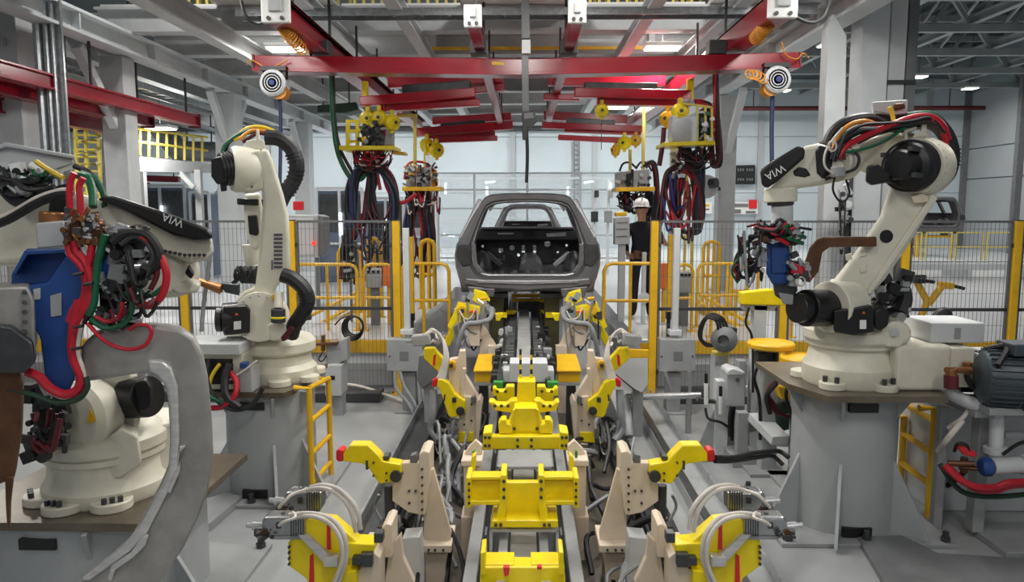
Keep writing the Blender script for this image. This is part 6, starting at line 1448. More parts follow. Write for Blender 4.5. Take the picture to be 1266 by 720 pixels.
MB().bar((c.x, 9.0, 0), (c.x, 9.0, q(1043, 205, 9.0).z), 0.05).build('mast', 'dark_grey', t)
cluster(t, 'valve', 1036, 1050, 225, 275, 8.93, 16, ['dark_grey', 'machine_grey', 'black_plastic', 'light_grey'], 0.09, 0.03, 51)
loops(t, 'loose_cable', 1034, 1052, 225, 330, 8.93, 8, ['black_rubber', 'hose_grey'], 0.012, 52)
t = thing('drag_chain', 'black cable chain looped behind the grey box on the raised-arm robot base', 'cable chain', (0, 0, 0)); c = q(1160, 415, 6.2)
t.location = (c.x, 6.2, 0.0); WL[t.name] = V(t.location)
MB().tube([q(1150, 440, 6.2), q(1152, 410, 6.2), q(1160, 390, 6.2), q(1170, 388, 6.2), q(1172, 405, 6.2), q(1178, 430, 6.2)], 0.045, 8, 6).build('chain', 'black_rubber', t, smooth=True)
MB().bar((c.x, 6.2, 0), q(1160, 440, 6.2), 0.1).build('stand', 'machine_grey', t)
# ================================================================== robots
class Rb:
    """parts of one robot: outlines are read from the photo, each at its own distance and thickness"""
    def __init__(s, t): s.t = t
    def pl(s, name, uv, Y, d, mt='robot_white', bevel=0.015, parent=None, seg=3, slant=0.0):
        if not slant:      # the robots stand turned, so their sides run roughly towards the viewer
            mu = sum(p[0] for p in uv)/len(uv); slant = q(mu, 300, Y).x/Y*d*0.85
        return MB().pix(uv, Y, d, slant).build(name, mt, parent or s.t, bevel, True, seg)
    def cy(s, name, a, b, r, mt='black_plastic', r1=None, parent=None, bevel=0.006, n=28):
        return MB().cyl(q(*a), q(*b), r, r1, n).build(name, mt, parent or s.t, bevel, True)
    def tb(s, name, pts, r, mt, n=8, parent=None): return MB().tube([q(*p) for p in pts], r, n, 6).build(name, mt, parent or s.t, smooth=True)
    def ribs(s, name, a, b, r, k, mt='black_plastic', th=0.01):
        A, B = q(*a), q(*b); d = (B-A); m_ = MB()
        for i in range(k): c = A+d*((i+0.5)/k); m_.cyl(c, c+d.normalized()*th, r, n=24)
        return m_.build(name, mt, s.t, smooth=True)

# ------------------------------------------------------------------ tall robot on the right
bx_, by_ = 2.36, 5.32
R = Rb(thing('industrial_robot', 'tall cream white industrial robot with raised arm on a round pedestal', 'robot', (bx_, by_, 1.1)))
t = R.t
MB().lathe((bx_, by_, 1.1), (0, 0, 1), [(0.31, 0), (0.32, 0.02), (0.32, 0.13), (0.29, 0.17), (0.27, 0.26), (0.30, 0.28), (0.30, 0.31)], 40).build('base', 'robot_white', t, smooth=True)
lg = MB()
for a in (-2.3, -1.15, -0.3, 1.0, 2.6): d = V((math.cos(a), math.sin(a), 0)); lg.cyl(V((bx_, by_, 1.1))+d*0.31, V((bx_, by_, 1.15))+d*0.31, 0.09, n=16)
lg.build('foot_lug', 'robot_white', t, 0.006, True)
b = MB()
for a in (-2.3, -1.15, -0.3):
    d = V((math.cos(a), math.sin(a), 0)); e = V((-d.y, d.x, 0))
    for k in (-1, 1): c = V((bx_, by_, 1.15))+d*0.345+e*0.04*k; b.cyl(c, c+V((0, 0, 0.04)), 0.018, n=6)
b.build('foot_bolt', 'dark_steel', t)
MB().b2((2.55, 5.02, 1.1), (2.93, 5.55, 1.42)).build('tail_housing', 'robot_white', t, 0.03, seg=3)
MB().b2((2.93, 5.05, 1.12), (3.10, 5.5, 1.40)).build('tail_cover', 'robot_white', t, 0.012)
pb = MB(); pb.b2((2.83, 5.12, 1.42), (3.20, 5.5, 1.56)); pb.build('connector_box', 'light_grey', t, 0.008)
MB().b2((2.99, 5.11, 1.45), (3.03, 5.125, 1.53)).build('box_latch', 'machine_grey', t, 0.004)
MB().lathe((bx_, by_, 1.41), (0, 0, 1), [(0.31, 0), (0.325, 0.02), (0.325, 0.08), (0.30, 0.1), (0.27, 0.14), (0.22, 0.16)], 40).build('turret', 'robot_white', t, smooth=True)
R.pl('turret_casting', [(1006, 410), (1008, 380), (1022, 362), (1030, 350), (1062, 356), (1072, 392), (1080, 404), (1098, 404), (1098, 418), (1010, 418)], 5.12, 0.34)
R.pl('turret_ear', [(1086, 420), (1090, 408), (1100, 398), (1112, 398), (1127, 408), (1126, 420), (1112, 430), (1096, 430)], 5.02, 0.2)
MB().cyl(q(1105, 411, 5.005), q(1105, 411, 5.03), 0.03, n=16).build('ear_hole', 'box_grey', t)
R.cy('shoulder_motor', (1026, 381, 5.05), (995, 381, 4.95), 0.125); R.cy('shoulder_motor_cap', (995, 381, 4.95), (984, 381, 4.92), 0.10)
R.cy('shoulder_hub', (1050, 378, 5.12), (1024, 380, 5.02), 0.175, 'robot_white')
R.pl('drive_box', [(1031, 384), (1076, 378), (1080, 382), (1080, 411), (1054, 415), (1031, 411)], 4.88, 0.2, 'black_plastic', 0.01)
R.pl('drive_box_lid', [(1046, 374), (1064, 372), (1064, 380), (1046, 381)], 4.92, 0.15, 'black_plastic', 0.01)
R.pl('rating_label', [(1063, 396), (1071, 396), (1071, 407), (1063, 407)], 4.876, 0.01, 'white_plastic', 0)
MB().pix([(1068, 385), (1066, 388), (1070, 388)], 4.877, 0.006).build('warning_mark', 'warning_orange', t)
R.pl('cable_saddle', [(1080, 384), (1090, 380), (1100, 388), (1098, 404), (1086, 410), (1080, 404)], 4.95, 0.2, 'black_rubber', 0.02)
arm = R.pl('lower_arm', [(1027, 352), (1032, 348), (1060, 312), (1090, 268), (1100, 238), (1104, 215), (1112, 188), (1122, 176), (1140, 170), (1156, 174), (1166, 190), (1168, 212), (1158, 243), (1138, 280), (1119, 311), (1095, 345), (1076, 366), (1062, 385), (1040, 388), (1030, 376)], 5.08, 0.24, bevel=0.03)
MB().lathe(q(1096, 292.5, 5.075), (0, 1, 0), [(0.0, 0), (0.045, 0), (0.045, 0.02), (0, 0.02)], 24).build('arm_hole', 'black_plastic', arm, smooth=True)
for (u, v) in ((1049, 318), (1067, 313), (1067, 333)):
    R.pl('arm_plug', [(u-4, v-3), (u+4, v-5), (u+5, v+3), (u-3, v+5)], 5.065, 0.03, 'robot_white', 0.006, arm)
R.pl('arm_rib', [(1070, 362), (1076, 366), (1160, 245), (1152, 240)], 5.06, 0.05, 'robot_white', 0.012, arm)
R.pl('arm_rest', [(1126, 243), (1140, 239), (1149, 243), (1148, 250), (1130, 252)], 5.03, 0.08, 'tan_paint', 0.01)
ax = V((-0.72, -0.68, 0.0))
c3 = q(1142, 207, 5.2)
MB().lathe(c3-ax*0.05, ax, [(0.0, 0), (0.185, 0), (0.20, 0.03), (0.205, 0.16), (0.195, 0.2), (0.185, 0.24), (0.0, 0.24)], 36).build('elbow_housing', 'robot_white', t, smooth=True)
b = MB()
e1 = ax.cross(V((0, 0, 1))).normalized()
for k in range(24):
    a = 2*math.pi*k/24; p = c3-ax*0.05+ax*0.2+(e1*math.cos(a)+V((0, 0, 1))*math.sin(a))*0.188; b.cyl(p, p+ax*0.012, 0.009, n=6)
b.build('elbow_bolt', 'box_grey', t, kind='stuff')
MB().lathe(c3+ax*0.18, ax, [(0.16, 0), (0.165, 0.02), (0.165, 0.10), (0.14, 0.13), (0.10, 0.14), (0.10, 0.26), (0.085, 0.28), (0, 0.28)], 32).build('elbow_motor', 'black_plastic', t, smooth=True)
m_ = MB()
for k in range(5): m_.cyl(c3+ax*(0.20+k*0.02), c3+ax*(0.208+k*0.02), 0.172, n=32)
m_.build('motor_rib', 'black_plastic', t, smooth=True)
m_ = MB(); e1_ = ax.cross(V((0, 0, 1)))
for k in range(4): a_ = 0.6+k*1.57; p_ = c3+ax*0.30+(e1_*math.cos(a_)+V((0, 0, 1))*math.sin(a_))*0.12; m_.bar(p_, p_+ax*0.16, 0.03)
m_.build('motor_strap', 'dark_grey', t)
R.pl('elbow_motor_box', [(1072, 205), (1085, 202), (1100, 215), (1100, 225), (1078, 229), (1071, 224)], 4.85, 0.14, 'black_plastic', 0.012)
R.pl('upper_arm', [(1046, 182), (1052, 178), (1085, 168), (1100, 163), (1130, 164), (1150, 178), (1150, 210), (1110, 232), (1075, 214), (1056, 205)], 5.25, 0.28, bevel=0.03)
R.pl('dress_bracket', [(1127, 176), (1130, 166), (1138, 163), (1140, 150), (1146, 150), (1146, 163), (1150, 172), (1150, 182), (1132, 184)], 5.12, 0.08, bevel=0.01)
R.pl('dress_plate', [(1118, 160), (1133, 156), (1134, 159), (1122, 164), (1122, 176), (1118, 176)], 5.1, 0.1, bevel=0.005)
R.pl('top_box', [(1078, 126), (1122, 123), (1122, 140), (1105, 142), (1080, 138)], 5.2, 0.2, 'light_grey', 0.008)
R.pl('top_box_stand', [(1082, 138), (1118, 138), (1126, 166), (1090, 168)], 5.28, 0.12, 'dark_steel', 0.01)
R.pl('connector', [(1105, 128), (1118, 127), (1120, 133), (1106, 136)], 5.16, 0.08, 'copper_brown', 0.01)
fa = R.pl('forearm', [(948, 234), (960, 224), (985, 188), (996, 180), (1012, 177), (1030, 182), (1043, 196), (1045, 214), (1040, 223), (1018, 228), (990, 232), (965, 237)], 4.98, 0.22, bevel=0.03)
R.pl('forearm_cover', [(940, 213), (943, 206), (985, 181), (992, 180), (996, 186), (994, 196), (962, 224), (949, 233), (942, 229)], 4.90, 0.1, 'black_plastic', 0.02, fa)
MB().lathe(q(1018, 198, 5.1), (0.9, 0.25, 0.12), [(0.115, 0), (0.13, 0.02), (0.13, 0.06), (0.115, 0.08)], 28).build('wrist_ring', 'black_plastic', fa, smooth=True)
R.pl('joint_recess', [(1008, 186), (1014, 179), (1024, 181), (1030, 196), (1028, 214), (1018, 222), (1010, 214)], 4.965, 0.05, 'black_plastic', 0.015, fa)
R.pl('forearm_window', [(980, 212), (987, 206), (997, 208), (1003, 217), (995, 220), (982, 218)], 4.975, 0.02, 'black_plastic', 0.01, fa)
R.cy('forearm_motor', (1030, 200, 5.05), (1046, 196, 5.1), 0.14, 'robot_white')
R.cy('cable_gland', (1036, 206, 4.9), (1036, 219, 4.9), 0.045, 'machine_grey')
R.cy('wrist', (965, 233, 5.0), (965, 250, 5.0), 0.105, 'robot_white'); R.cy('wrist_flange', (965, 250, 5.0), (965, 254, 5.0), 0.085, 'dark_grey'); R.cy('tool_adapter', (967, 254, 5.0), (967, 278, 5.0), 0.07, 'light_grey')
g = (C_R*-0.80+C_U*-0.46); upv = (C_R*0.46+C_U*-0.80)
flat_text('lettering', 'WIA', q(958, 213, 4.885), V((-0.85, 0, -0.48)), V((0.48, 0, -0.85)), 0.07, 'print_white', t, 0.004, 0.004)
R.tb('red_hose', [(1036, 196, 4.95), (1048, 180, 4.95), (1070, 168, 4.98), (1100, 155, 5.0), (1128, 145, 5.05), (1150, 144, 5.1), (1165, 154, 5.15), (1173, 172, 5.2)], 0.02, 'hose_red')
R.tb('red_hose', [(1150, 146, 5.08), (1163, 158, 5.12), (1170, 180, 5.15)], 0.018, 'hose_red')
R.tb('green_hose', [(1046, 188, 4.9), (1060, 186, 4.92), (1085, 178, 4.95), (1104, 168, 5.0), (1118, 158, 5.05)], 0.011, 'hose_green')
R.tb('green_hose', [(1022, 178, 5.2), (1036, 156, 5.2), (1060, 146, 5.2), (1080, 150, 5.2), (1098, 160, 5.2)], 0.018, 'hose_green')
R.tb('green_hose', [(1120, 142, 5.3), (1150, 140, 5.3), (1168, 152, 5.3), (1178, 170, 5.3)], 0.016, 'hose_green')
R.tb('orange_hose', [(1030, 186, 5.0), (1036, 168, 5.0), (1052, 154, 5.0), (1072, 150, 5.05), (1088, 158, 5.1)], 0.016, 'hose_orange')
R.tb('black_hose', [(1019, 190, 5.1), (1028, 165, 5.1), (1048, 150, 5.1), (1075, 146, 5.15), (1096, 154, 5.2), (1125, 150, 5.2)], 0.034, 'hose_black')
R.tb('black_hose', [(1125, 152, 5.25), (1150, 150, 5.25), (1168, 165, 5.25), (1176, 190, 5.25), (1172, 214, 5.25), (1160, 228, 5.25)], 0.055, 'hose_black')
R.ribs('hose_ring', (1176, 182, 5.25), (1175, 206, 5.25), 0.06, 5, 'hose_black')
R.tb('dark_red_hose', [(1060, 176, 5.1), (1085, 164, 5.1), (1110, 158, 5.15), (1150, 148, 5.2), (1168, 160, 5.22), (1174, 180, 5.22)], 0.018, 'hose_darkred')
R.tb('white_cable', [(1030, 215, 4.88), (1020, 206, 4.86), (1020, 190, 4.86), (1030, 172, 4.88), (1042, 158, 4.92)], 0.007, 'hose_white', 6)
lp = []
for k in range(13): a = k/12*2*math.pi*1.2; lp.append((1029+5*math.cos(a), 181+6*math.sin(a), 4.86))
R.tb('white_cable', lp, 0.006, 'hose_white', 6)
R.tb('yellow_cable', [(1100, 132, 5.14), (1104, 145, 5.14), (1106, 160, 5.1)], 0.014, 'hose_yellow', 6)
R.tb('black_cable', [(1054, 185, 4.93), (1062, 195, 4.9), (1058, 208, 4.9), (1044, 214, 4.92), (1020, 222, 4.95)], 0.01, 'black_rubber', 6)
R.tb('black_cable', [(1032, 218, 4.95), (1030, 236, 4.95), (1040, 250, 4.95), (1050, 240, 4.95), (1046, 222, 4.95)], 0.007, 'black_rubber', 6)
R.pl('copper_fitting', [(1040, 184), (1052, 180), (1056, 190), (1050, 200), (1040, 196)], 4.95, 0.06, 'copper_brown', 0.01)
rr = random.Random(77); by = {}
for k in range(16):
    mt = rr.choice(['hose_black', 'hose_black', 'hose_darkred', 'hose_red', 'hose_green', 'copper_brown', 'hose_black', 'dark_grey'])
    dy = rr.uniform(-.08, .12); a = rr.uniform(-5, 5); b2_ = rr.uniform(-4, 7)
    by.setdefault(mt, MB()).tube([q(1030+a, 196+b2_*0.5, 5.0+dy), q(1040+a, 172+b2_, 5.0+dy), q(1062+a, 158+b2_, 5.02+dy), q(1090+a, 156+b2_, 5.06+dy), q(1120+a, 152+b2_*0.6, 5.1+dy), q(1150, 148+b2_*0.6, 5.15+dy), q(1168, 166+b2_*0.5, 5.2+dy)], rr.uniform(0.008, 0.014), 6, 5)
for mt, mb in by.items(): mb.build('hose', mt, t, smooth=True)
cluster(t, 'rear_fitting', 1082, 1122, 340, 392, 5.3, 30, ['black_plastic', 'dark_grey', 'black_plastic', 'machine_grey'], 0.08, 0.06, 75)
R.tb('rear_hose', [(1096, 372, 5.3), (1112, 355, 5.35), (1118, 370, 5.3), (1112, 388, 5.25)], 0.055, 'hose_black')
# utility manifold beside the base
t = thing('utility_manifold', 'bracket with copper and dark red fittings at the raised-arm robot tail', 'manifold', (3.15, 5.1, 1.1))
MB().b2((3.11, 4.96, 1.30), (3.36, 5.3, 1.36)).build('shelf', 'light_grey', t, 0.006); MB().b2((3.345, 4.97, 1.05), (3.36, 5.28, 1.30)).build('side_bracket', 'light_grey', t)
MB().b2((3.11, 5.2, 1.05), (3.36, 5.3, 1.30)).build('back_plate', 'dark_steel', t)
fb = MB()
for k in range(8): fb.cyl((3.14+0.055*(k % 4), 5.02+0.09*(k//4), 1.36), (3.14+0.055*(k % 4), 5.02+0.09*(k//4), 1.368), 0.012, n=8)
fb.build('shelf_hole', 'dark_grey', t)
MB().cyl(q(1176, 464, 4.9), q(1176, 480, 4.9), 0.045).build('filter_bowl', 'hose_darkred', t, smooth=True)
MB().cyl(q(1176, 456, 4.9), q(1176, 464, 4.9), 0.035).cyl(q(1170, 458, 4.9), q(1200, 458, 4.95), 0.022).cyl(q(1196, 448, 5), q(1196, 462, 5), 0.03).build('fitting', 'copper', t, smooth=True)
MB().tube([q(1195, 462, 5), q(1200, 475, 5), (3.3, 5.1, 0.9), (3.3, 5.4, 0.4), (3.3, 5.8, 0.05)], 0.02, 8).build('drain_hose', 'black_rubber', t, smooth=True)

# weld gun of the raised-arm robot
G = Rb(thing('spot_welding_gun', 'blue weld gun with brown C frame and cable loops at the raised-arm robot wrist', 'welding gun', q(963, 276, 5.0)))
t = G.t
G.pl('gun_plate', [(944, 282), (986, 280), (986, 300), (944, 302)], 4.95, 0.14, 'dark_grey', 0.01)
G.pl('gun_body', [(948, 302), (976, 300), (978, 345), (972, 352), (955, 352), (948, 340)], 4.93, 0.16, 'blue_paint', 0.01)
G.pl('gun_face', [(954, 306), (972, 305), (972, 338), (954, 338)], 4.915, 0.03, 'blue_paint', 0.006)
G.pl('servo_housing', [(955, 345), (984, 340), (986, 360), (974, 376), (958, 366)], 4.96, 0.14, 'dark_steel', 0.01)
G.pl('gun_foot', [(962, 362), (990, 366), (986, 378), (968, 376)], 4.95, 0.1, 'machine_grey', 0.008)
G.pl('c_frame', [(989, 344), (1001, 307), (1010, 296), (1018, 293), (1084, 293), (1084, 305), (1026, 306), (1017, 312), (1012, 336), (1001, 350)], 5.0, 0.07, 'copper_brown', 0.008)
rr = random.Random(31); by = {}
for k in range(22):
    mt = rr.choice(['hose_black', 'hose_black', 'hose_red', 'hose_green', 'dark_grey', 'hose_darkred', 'hose_black'])
    a = rr.uniform(935, 990); v = rr.uniform(274, 294); y = 4.92+rr.uniform(-.05, .06)
    by.setdefault(mt, MB()).tube([q(a, v, y), q(a+rr.uniform(-14, 14), v+rr.uniform(-5, 5), y-0.03), q(a+rr.uniform(-22, 18), v+rr.uniform(0, 9), y)], rr.uniform(0.008, 0.016), 6, 5)
for mt, mb in by.items(): mb.build('hose', mt, t, smooth=True)
cb = MB()
for k in range(6):
    d = k*2.6
    cb.tube([q(944-d*0.4, 284+d*0.4, 4.93), q(928-d*0.5, 298+d*0.3, 4.92), q(912-d*0.2, 322, 4.92), q(908+d*0.6, 336+d*0.4, 4.92), q(920+d*0.4, 344-d*0.2, 4.92), q(935-d*0.5, 336-d, 4.92), q(930-d, 322, 4.93)], 0.008+0.004*(k % 2), 6, 6)
cb.build('cable_loop', 'black_rubber', t, smooth=True)
G.tb('green_cable', [(940, 300, 4.92), (915, 318, 4.9), (905, 335, 4.9), (912, 350, 4.9)], 0.008, 'hose_green', 6); G.tb('red_cable', [(935, 320, 4.9), (908, 330, 4.9), (915, 346, 4.9)], 0.006, 'hose_red', 6)
rd = MB()
for k in range(5): rd.tube([q(978, 325+k*3, 4.9), q(990, 330+k*2, 4.88), q(998, 334+k*3, 4.9), q(1003, 345, 4.93)], 0.008, 6, 5)
rd.build('red_hose', 'hose_red', t, smooth=True)
lp = []
for k in range(15): a = k/14*2*math.pi*1.7; r_ = 6-k*0.1; lp.append((990+r_*math.cos(a), 348+r_*math.sin(a), 4.88))
G.tb('coiled_cable', lp, 0.007, 'hose_white', 6)
for u in (938, 943): G.cy('air_fitting', (u, 306, 4.95), (u, 330, 4.95), 0.02, 'steel_shiny', n=12)
cluster(t, 'gun_fitting', 928, 992, 276, 302, 4.9, 40, ['black_plastic', 'dark_grey', 'steel_shiny', 'black_plastic', 'copper_brown'], 0.045, 0.05, 71)
cluster(t, 'gun_fitting', 972, 1000, 312, 350, 4.92, 18, ['dark_grey', 'machine_grey', 'light_grey', 'black_plastic'], 0.05, 0.04, 72)
cluster(t, 'gun_fitting', 934, 948, 304, 336, 4.94, 10, ['light_grey', 'steel_shiny', 'dark_grey'], 0.04, 0.04, 73)
loops(t, 'gun_cable', 908, 944, 284, 340, 4.9, 12, ['black_rubber', 'black_rubber', 'hose_darkred', 'hose_grey'], 0.008, 74)
loops(t, 'gun_cable', 930, 990, 276, 292, 4.88, 12, ['black_rubber', 'hose_red', 'hose_green', 'black_rubber'], 0.008, 75)
G.pl('arm_lever', [(976, 322), (992, 322), (994, 336), (978, 340)], 4.95, 0.06, 'dark_steel', 0.01)

# ------------------------------------------------------------------ middle robot on the left
R = Rb(thing('industrial_robot', 'cream white industrial robot standing upright on the pedestal with yellow ladder', 'robot', (-2.1, 6.15, 0.92)))
t = R.t; B = V((-2.1, 6.15, 0.92))
MB().lathe(B, (0, 0, 1), [(0.32, 0), (0.33, 0.02), (0.33, 0.1), (0.29, 0.14), (0.28, 0.22), (0.31, 0.24)], 36).build('base', 'robot_white', t, smooth=True)
MB().b2((-2.62, 5.66, 0.93), (-2.2, 6.1, 1.22)).build('tail_housing', 'robot_white', t, 0.012)
MB().b2((-2.6, 5.645, 0.98), (-2.28, 5.67, 1.18)).build('tail_opening', 'black_plastic', t)
MB().b2((-2.70, 5.6, 1.22), (-2.2, 6.0, 1.31)).build('connector_box', 'light_grey', t, 0.01)
MB().b2((-2.22, 5.62, 0.92), (-2.12, 5.8, 1.12)).build('valve_block', 'box_grey', t, 0.008); MB().box((-2.17, 5.61, 1.14), (0.06, 0.06, 0.05)).build('valve', 'blue_paint', t, 0.01)
fl = MB()
for a in (-1.2, -0.4, 0.6, -2.4): d = V((math.cos(a), math.sin(a), 0)); fl.cyl(B+d*0.33, B+d*0.33+V((0, 0, 0.05)), 0.09, n=14)
fl.build('foot_lug', 'robot_white', t, 0.006, True)
MB().lathe(B+V((0, 0, 0.23)), (0, 0, 1), [(0.31, 0), (0.325, 0.02), (0.325, 0.09), (0.29, 0.13), (0.22, 0.15)], 36).build('turret', 'robot_white', t, smooth=True)
R.pl('turret_casting', [(285, 440), (288, 418), (300, 408), (310, 385), (345, 390), (352, 415), (362, 430), (362, 442)], 5.95, 0.3)
R.pl('turret_step', [(279, 417), (316, 415), (316, 430), (282, 432)], 5.85, 0.2, 'robot_white', 0.01)
R.cy('shoulder_motor', (305, 393, 5.85), (276, 395, 5.8), 0.13); R.cy('shoulder_motor_cap', (276, 395, 5.8), (268, 395, 5.79), 0.10)
R.pl('drive_box', [(276, 380), (305, 378), (309, 384), (309, 412), (279, 415), (276, 410)], 5.7, 0.2, 'black_plastic', 0.01)
R.pl('rating_label', [(289, 398), (298, 397), (298, 407), (289, 408)], 5.695, 0.01, 'white_plastic', 0)
MB().pix([(292, 387), (290, 390), (295, 390)], 5.695, 0.006).build('warning_mark', 'warning_orange', t)
R.cy('shoulder_hub', (328, 392, 6.0), (320, 392, 5.78), 0.2, 'robot_white')
b = MB()
for k in range(16): a = 2*math.pi*k/16; p = q(321, 392, 5.78)+V((math.cos(a)*0.17, 0, math.sin(a)*0.17)); b.cyl(p, p+V((0, -0.012, 0)), 0.009, n=6)
b.build('hub_bolt', 'box_grey', t, kind='stuff')
R.pl('turret_ear', [(330, 402), (340, 398), (352, 400), (356, 412), (350, 422), (334, 422)], 5.75, 0.15)
R.cy('gas_strut', (344, 399, 5.7), (344, 382, 5.7), 0.055, 'dark_grey'); R.cy('strut_band', (344, 394, 5.7), (344, 391, 5.7), 0.058, 'bright_yellow'); R.cy('strut_top', (344, 382, 5.7), (345, 362, 5.75), 0.035, 'robot_white')
arm = R.pl('lower_arm', [(319, 205), (322, 184), (331, 184), (337, 198), (343, 218), (350, 240), (356, 265), (358, 300), (359, 332), (350, 345), (340, 358), (336, 372), (338, 392), (334, 405), (320, 410), (309, 402), (308, 385), (316, 350), (320, 318), (323, 280), (325, 248)], 5.85, 0.24, bevel=0.03)
pr = MB(); rr = random.Random(2)
for k in range(9): pr.pix([(338+rr.uniform(0, 0.6), 289+k*5), (349, 289+k*5), (349, 292+k*5), (338.5, 292+k*5)], 5.844, 0.008)
pr.pix([(335.5, 322), (337, 322), (337, 334), (335.5, 334)], 5.844, 0.008)
pr.build('arm_lettering', 'print_dark', arm)
MB().lathe(q(318, 210, 6.0), (-0.85, -0.52, 0), [(0, 0), (0.17, 0), (0.185, 0.03), (0.185, 0.17), (0.17, 0.2), (0, 0.2)], 32).build('elbow_housing', 'robot_white', t, smooth=True)
R.pl('elbow_block', [(292, 190), (322, 184), (326, 200), (326, 234), (312, 238), (294, 232)], 5.85, 0.2, bevel=0.02)
vs = MB()
for k in range(11): vs.pix([(310, 190+k*4), (312.5, 190+k*4), (312.5, 192+k*4), (310, 192+k*4)], 5.842, 0.02)
vs.build('housing_bolt', 'dark_steel', t, kind='stuff')
R.cy('elbow_motor', (296, 208, 5.9), (272, 209, 5.82), 0.125); R.ribs('motor_rib', (293, 208, 5.89), (276, 209, 5.83), 0.135, 4)
R.pl('elbow_motor_box', [(261, 196), (276, 192), (280, 200), (280, 226), (268, 228), (261, 218)], 5.75, 0.16, 'black_plastic', 0.012)
R.pl('motor_plug', [(272, 226), (280, 226), (280, 236), (273, 237)], 5.78, 0.08, 'black_plastic', 0.008)
R.pl('dress_bracket', [(304, 183), (304, 174), (316, 172), (317, 160), (320, 160), (321, 172), (327, 174), (327, 186)], 5.9, 0.1, bevel=0.008)
fa = R.pl('forearm', [(301, 240), (322, 238), (325, 262), (324, 300), (318, 310), (308, 308), (302, 270)], 6.2, 0.24, bevel=0.025)
R.pl('forearm_window', [(306, 266), (318, 266), (320, 288), (318, 292), (308, 290)], 6.18, 0.03, 'black_plastic', 0.01, fa)
R.cy('wrist_ring', (313, 246, 6.3), (313, 254, 6.3), 0.13, 'black_plastic'); R.cy('wrist', (314, 302, 6.3), (316, 330, 6.3), 0.10, 'robot_white', 0.08)
R.pl('wrist_flange', [(313, 328), (324, 328), (325, 338), (314, 338)], 6.2, 0.14, 'box_grey', 0.01)
R.pl('arm_base_cover', [(290, 375), (300, 362), (318, 354), (322, 366), (312, 382), (292, 390)], 5.95, 0.2, bevel=0.015)
R.tb('green_hose', [(274, 195, 5.9), (278, 180, 5.92), (292, 168, 5.95), (310, 160, 5.98)], 0.016, 'hose_green'); R.tb('black_hose', [(277, 192, 5.95), (283, 176, 5.95), (300, 166, 6.0), (318, 162, 6.0)], 0.018, 'hose_black')
R.tb('yellow_hose', [(290, 174, 5.95), (302, 161, 5.98), (318, 157, 6.0), (335, 161, 6.02), (350, 172, 6.05)], 0.017, 'hose_yellow'); R.tb('orange_hose', [(296, 172, 5.9), (310, 162, 5.95), (325, 162, 5.98), (342, 168, 6.0), (354, 178, 6.05)], 0.014, 'hose_orange'); R.tb('red_hose', [(300, 176, 5.92), (320, 165, 5.95), (340, 172, 6.0), (352, 184, 6.02)], 0.014, 'hose_darkred')
R.tb('corrugated_hose', [(328, 170, 6.0), (345, 172, 6.02), (360, 184, 6.05), (367, 202, 6.05), (364, 222, 6.05), (352, 240, 6.02), (346, 252, 6.0)], 0.062, 'hose_black', 10)
for a_, b_ in (((362, 188), (366, 200)), ((367, 206), (364, 222)), ((362, 226), (354, 238))): R.ribs('hose_ring', (*a_, 6.05), (*b_, 6.05), 0.068, 3, 'hose_black')
R.tb('corrugated_hose', [(349, 340, 5.78), (362, 345, 5.78), (376, 358, 5.78), (380, 374, 5.78), (372, 390, 5.78), (364, 402, 5.8), (360, 415, 5.85)], 0.06, 'hose_black', 10)
R.ribs('hose_ring', (377, 360, 5.78), (380, 374, 5.78), 0.066, 4, 'hose_black'); R.tb('red_hose', [(356, 416, 5.7), (350, 419, 5.7), (362, 405, 5.7)], 0.02, 'hose_darkred')
R.pl('hose_clamp', [(365, 392), (385, 390), (385, 396), (366, 398)], 5.75, 0.1, 'dark_grey', 0.008); R.pl('hose_clamp', [(335, 366), (346, 363), (345, 369), (336, 372)], 5.74, 0.06, 'safety_yellow', 0.006)
R.tb('black_cable', [(258, 444, 5.6), (256, 470, 5.55), (268, 495, 5.5), (290, 507, 5.5), (312, 500, 5.52), (325, 480, 5.55)], 0.018, 'hose_black')
R.tb('black_cable', [(284, 450, 5.6), (278, 468, 5.55), (280, 490, 5.5), (296, 504, 5.5)], 0.03, 'hose_black'); R.tb('red_hose', [(258, 505, 5.52), (275, 503, 5.5), (290, 490, 5.5), (292, 472, 5.55), (284, 460, 5.6)], 0.022, 'hose_red')
R.tb('green_hose', [(254, 480, 5.55), (262, 492, 5.5), (275, 498, 5.5), (290, 500, 5.52)], 0.018, 'hose_green'); R.tb('yellow_cable', [(272, 450, 5.6), (262, 465, 5.57), (257, 482, 5.55)], 0.015, 'hose_yellow'); R.tb('white_cable', [(318, 446, 5.6), (302, 458, 5.58), (284, 470, 5.58)], 0.008, 'hose_white', 6)
# gun of the middle robot, mostly behind it
G = Rb(thing('spot_welding_gun', 'dark weld gun hanging behind the middle robot arm', 'welding gun', q(300, 340, 6.2))); t = G.t
G.pl('gun_body', [(294, 332), (318, 332), (318, 352), (296, 350)], 6.15, 0.2, 'dark_grey', 0.015)
G.pl('gun_bracket', [(272, 350), (296, 352), (296, 366), (278, 362)], 6.2, 0.14, 'dark_steel', 0.01)
rr = random.Random(8); mb = MB()
for k in range(9): a = rr.uniform(292, 318); mb.tube([q(a, 330, 6.12), q(a+rr.uniform(-8, 8), 338, 6.08), q(a+rr.uniform(-12, 10), 350, 6.1)], 0.012, 6, 5)
mb.build('hose', 'hose_black', t, smooth=True)
G.tb('thin_arm', [(262, 296, 6.2), (258, 330, 6.2), (252, 375, 6.2), (249, 410, 6.2)], 0.018, 'galvanised', 6); G.cy('electrode', (245, 348, 6.2), (274, 358, 6.2), 0.03, 'copper', 0.045)

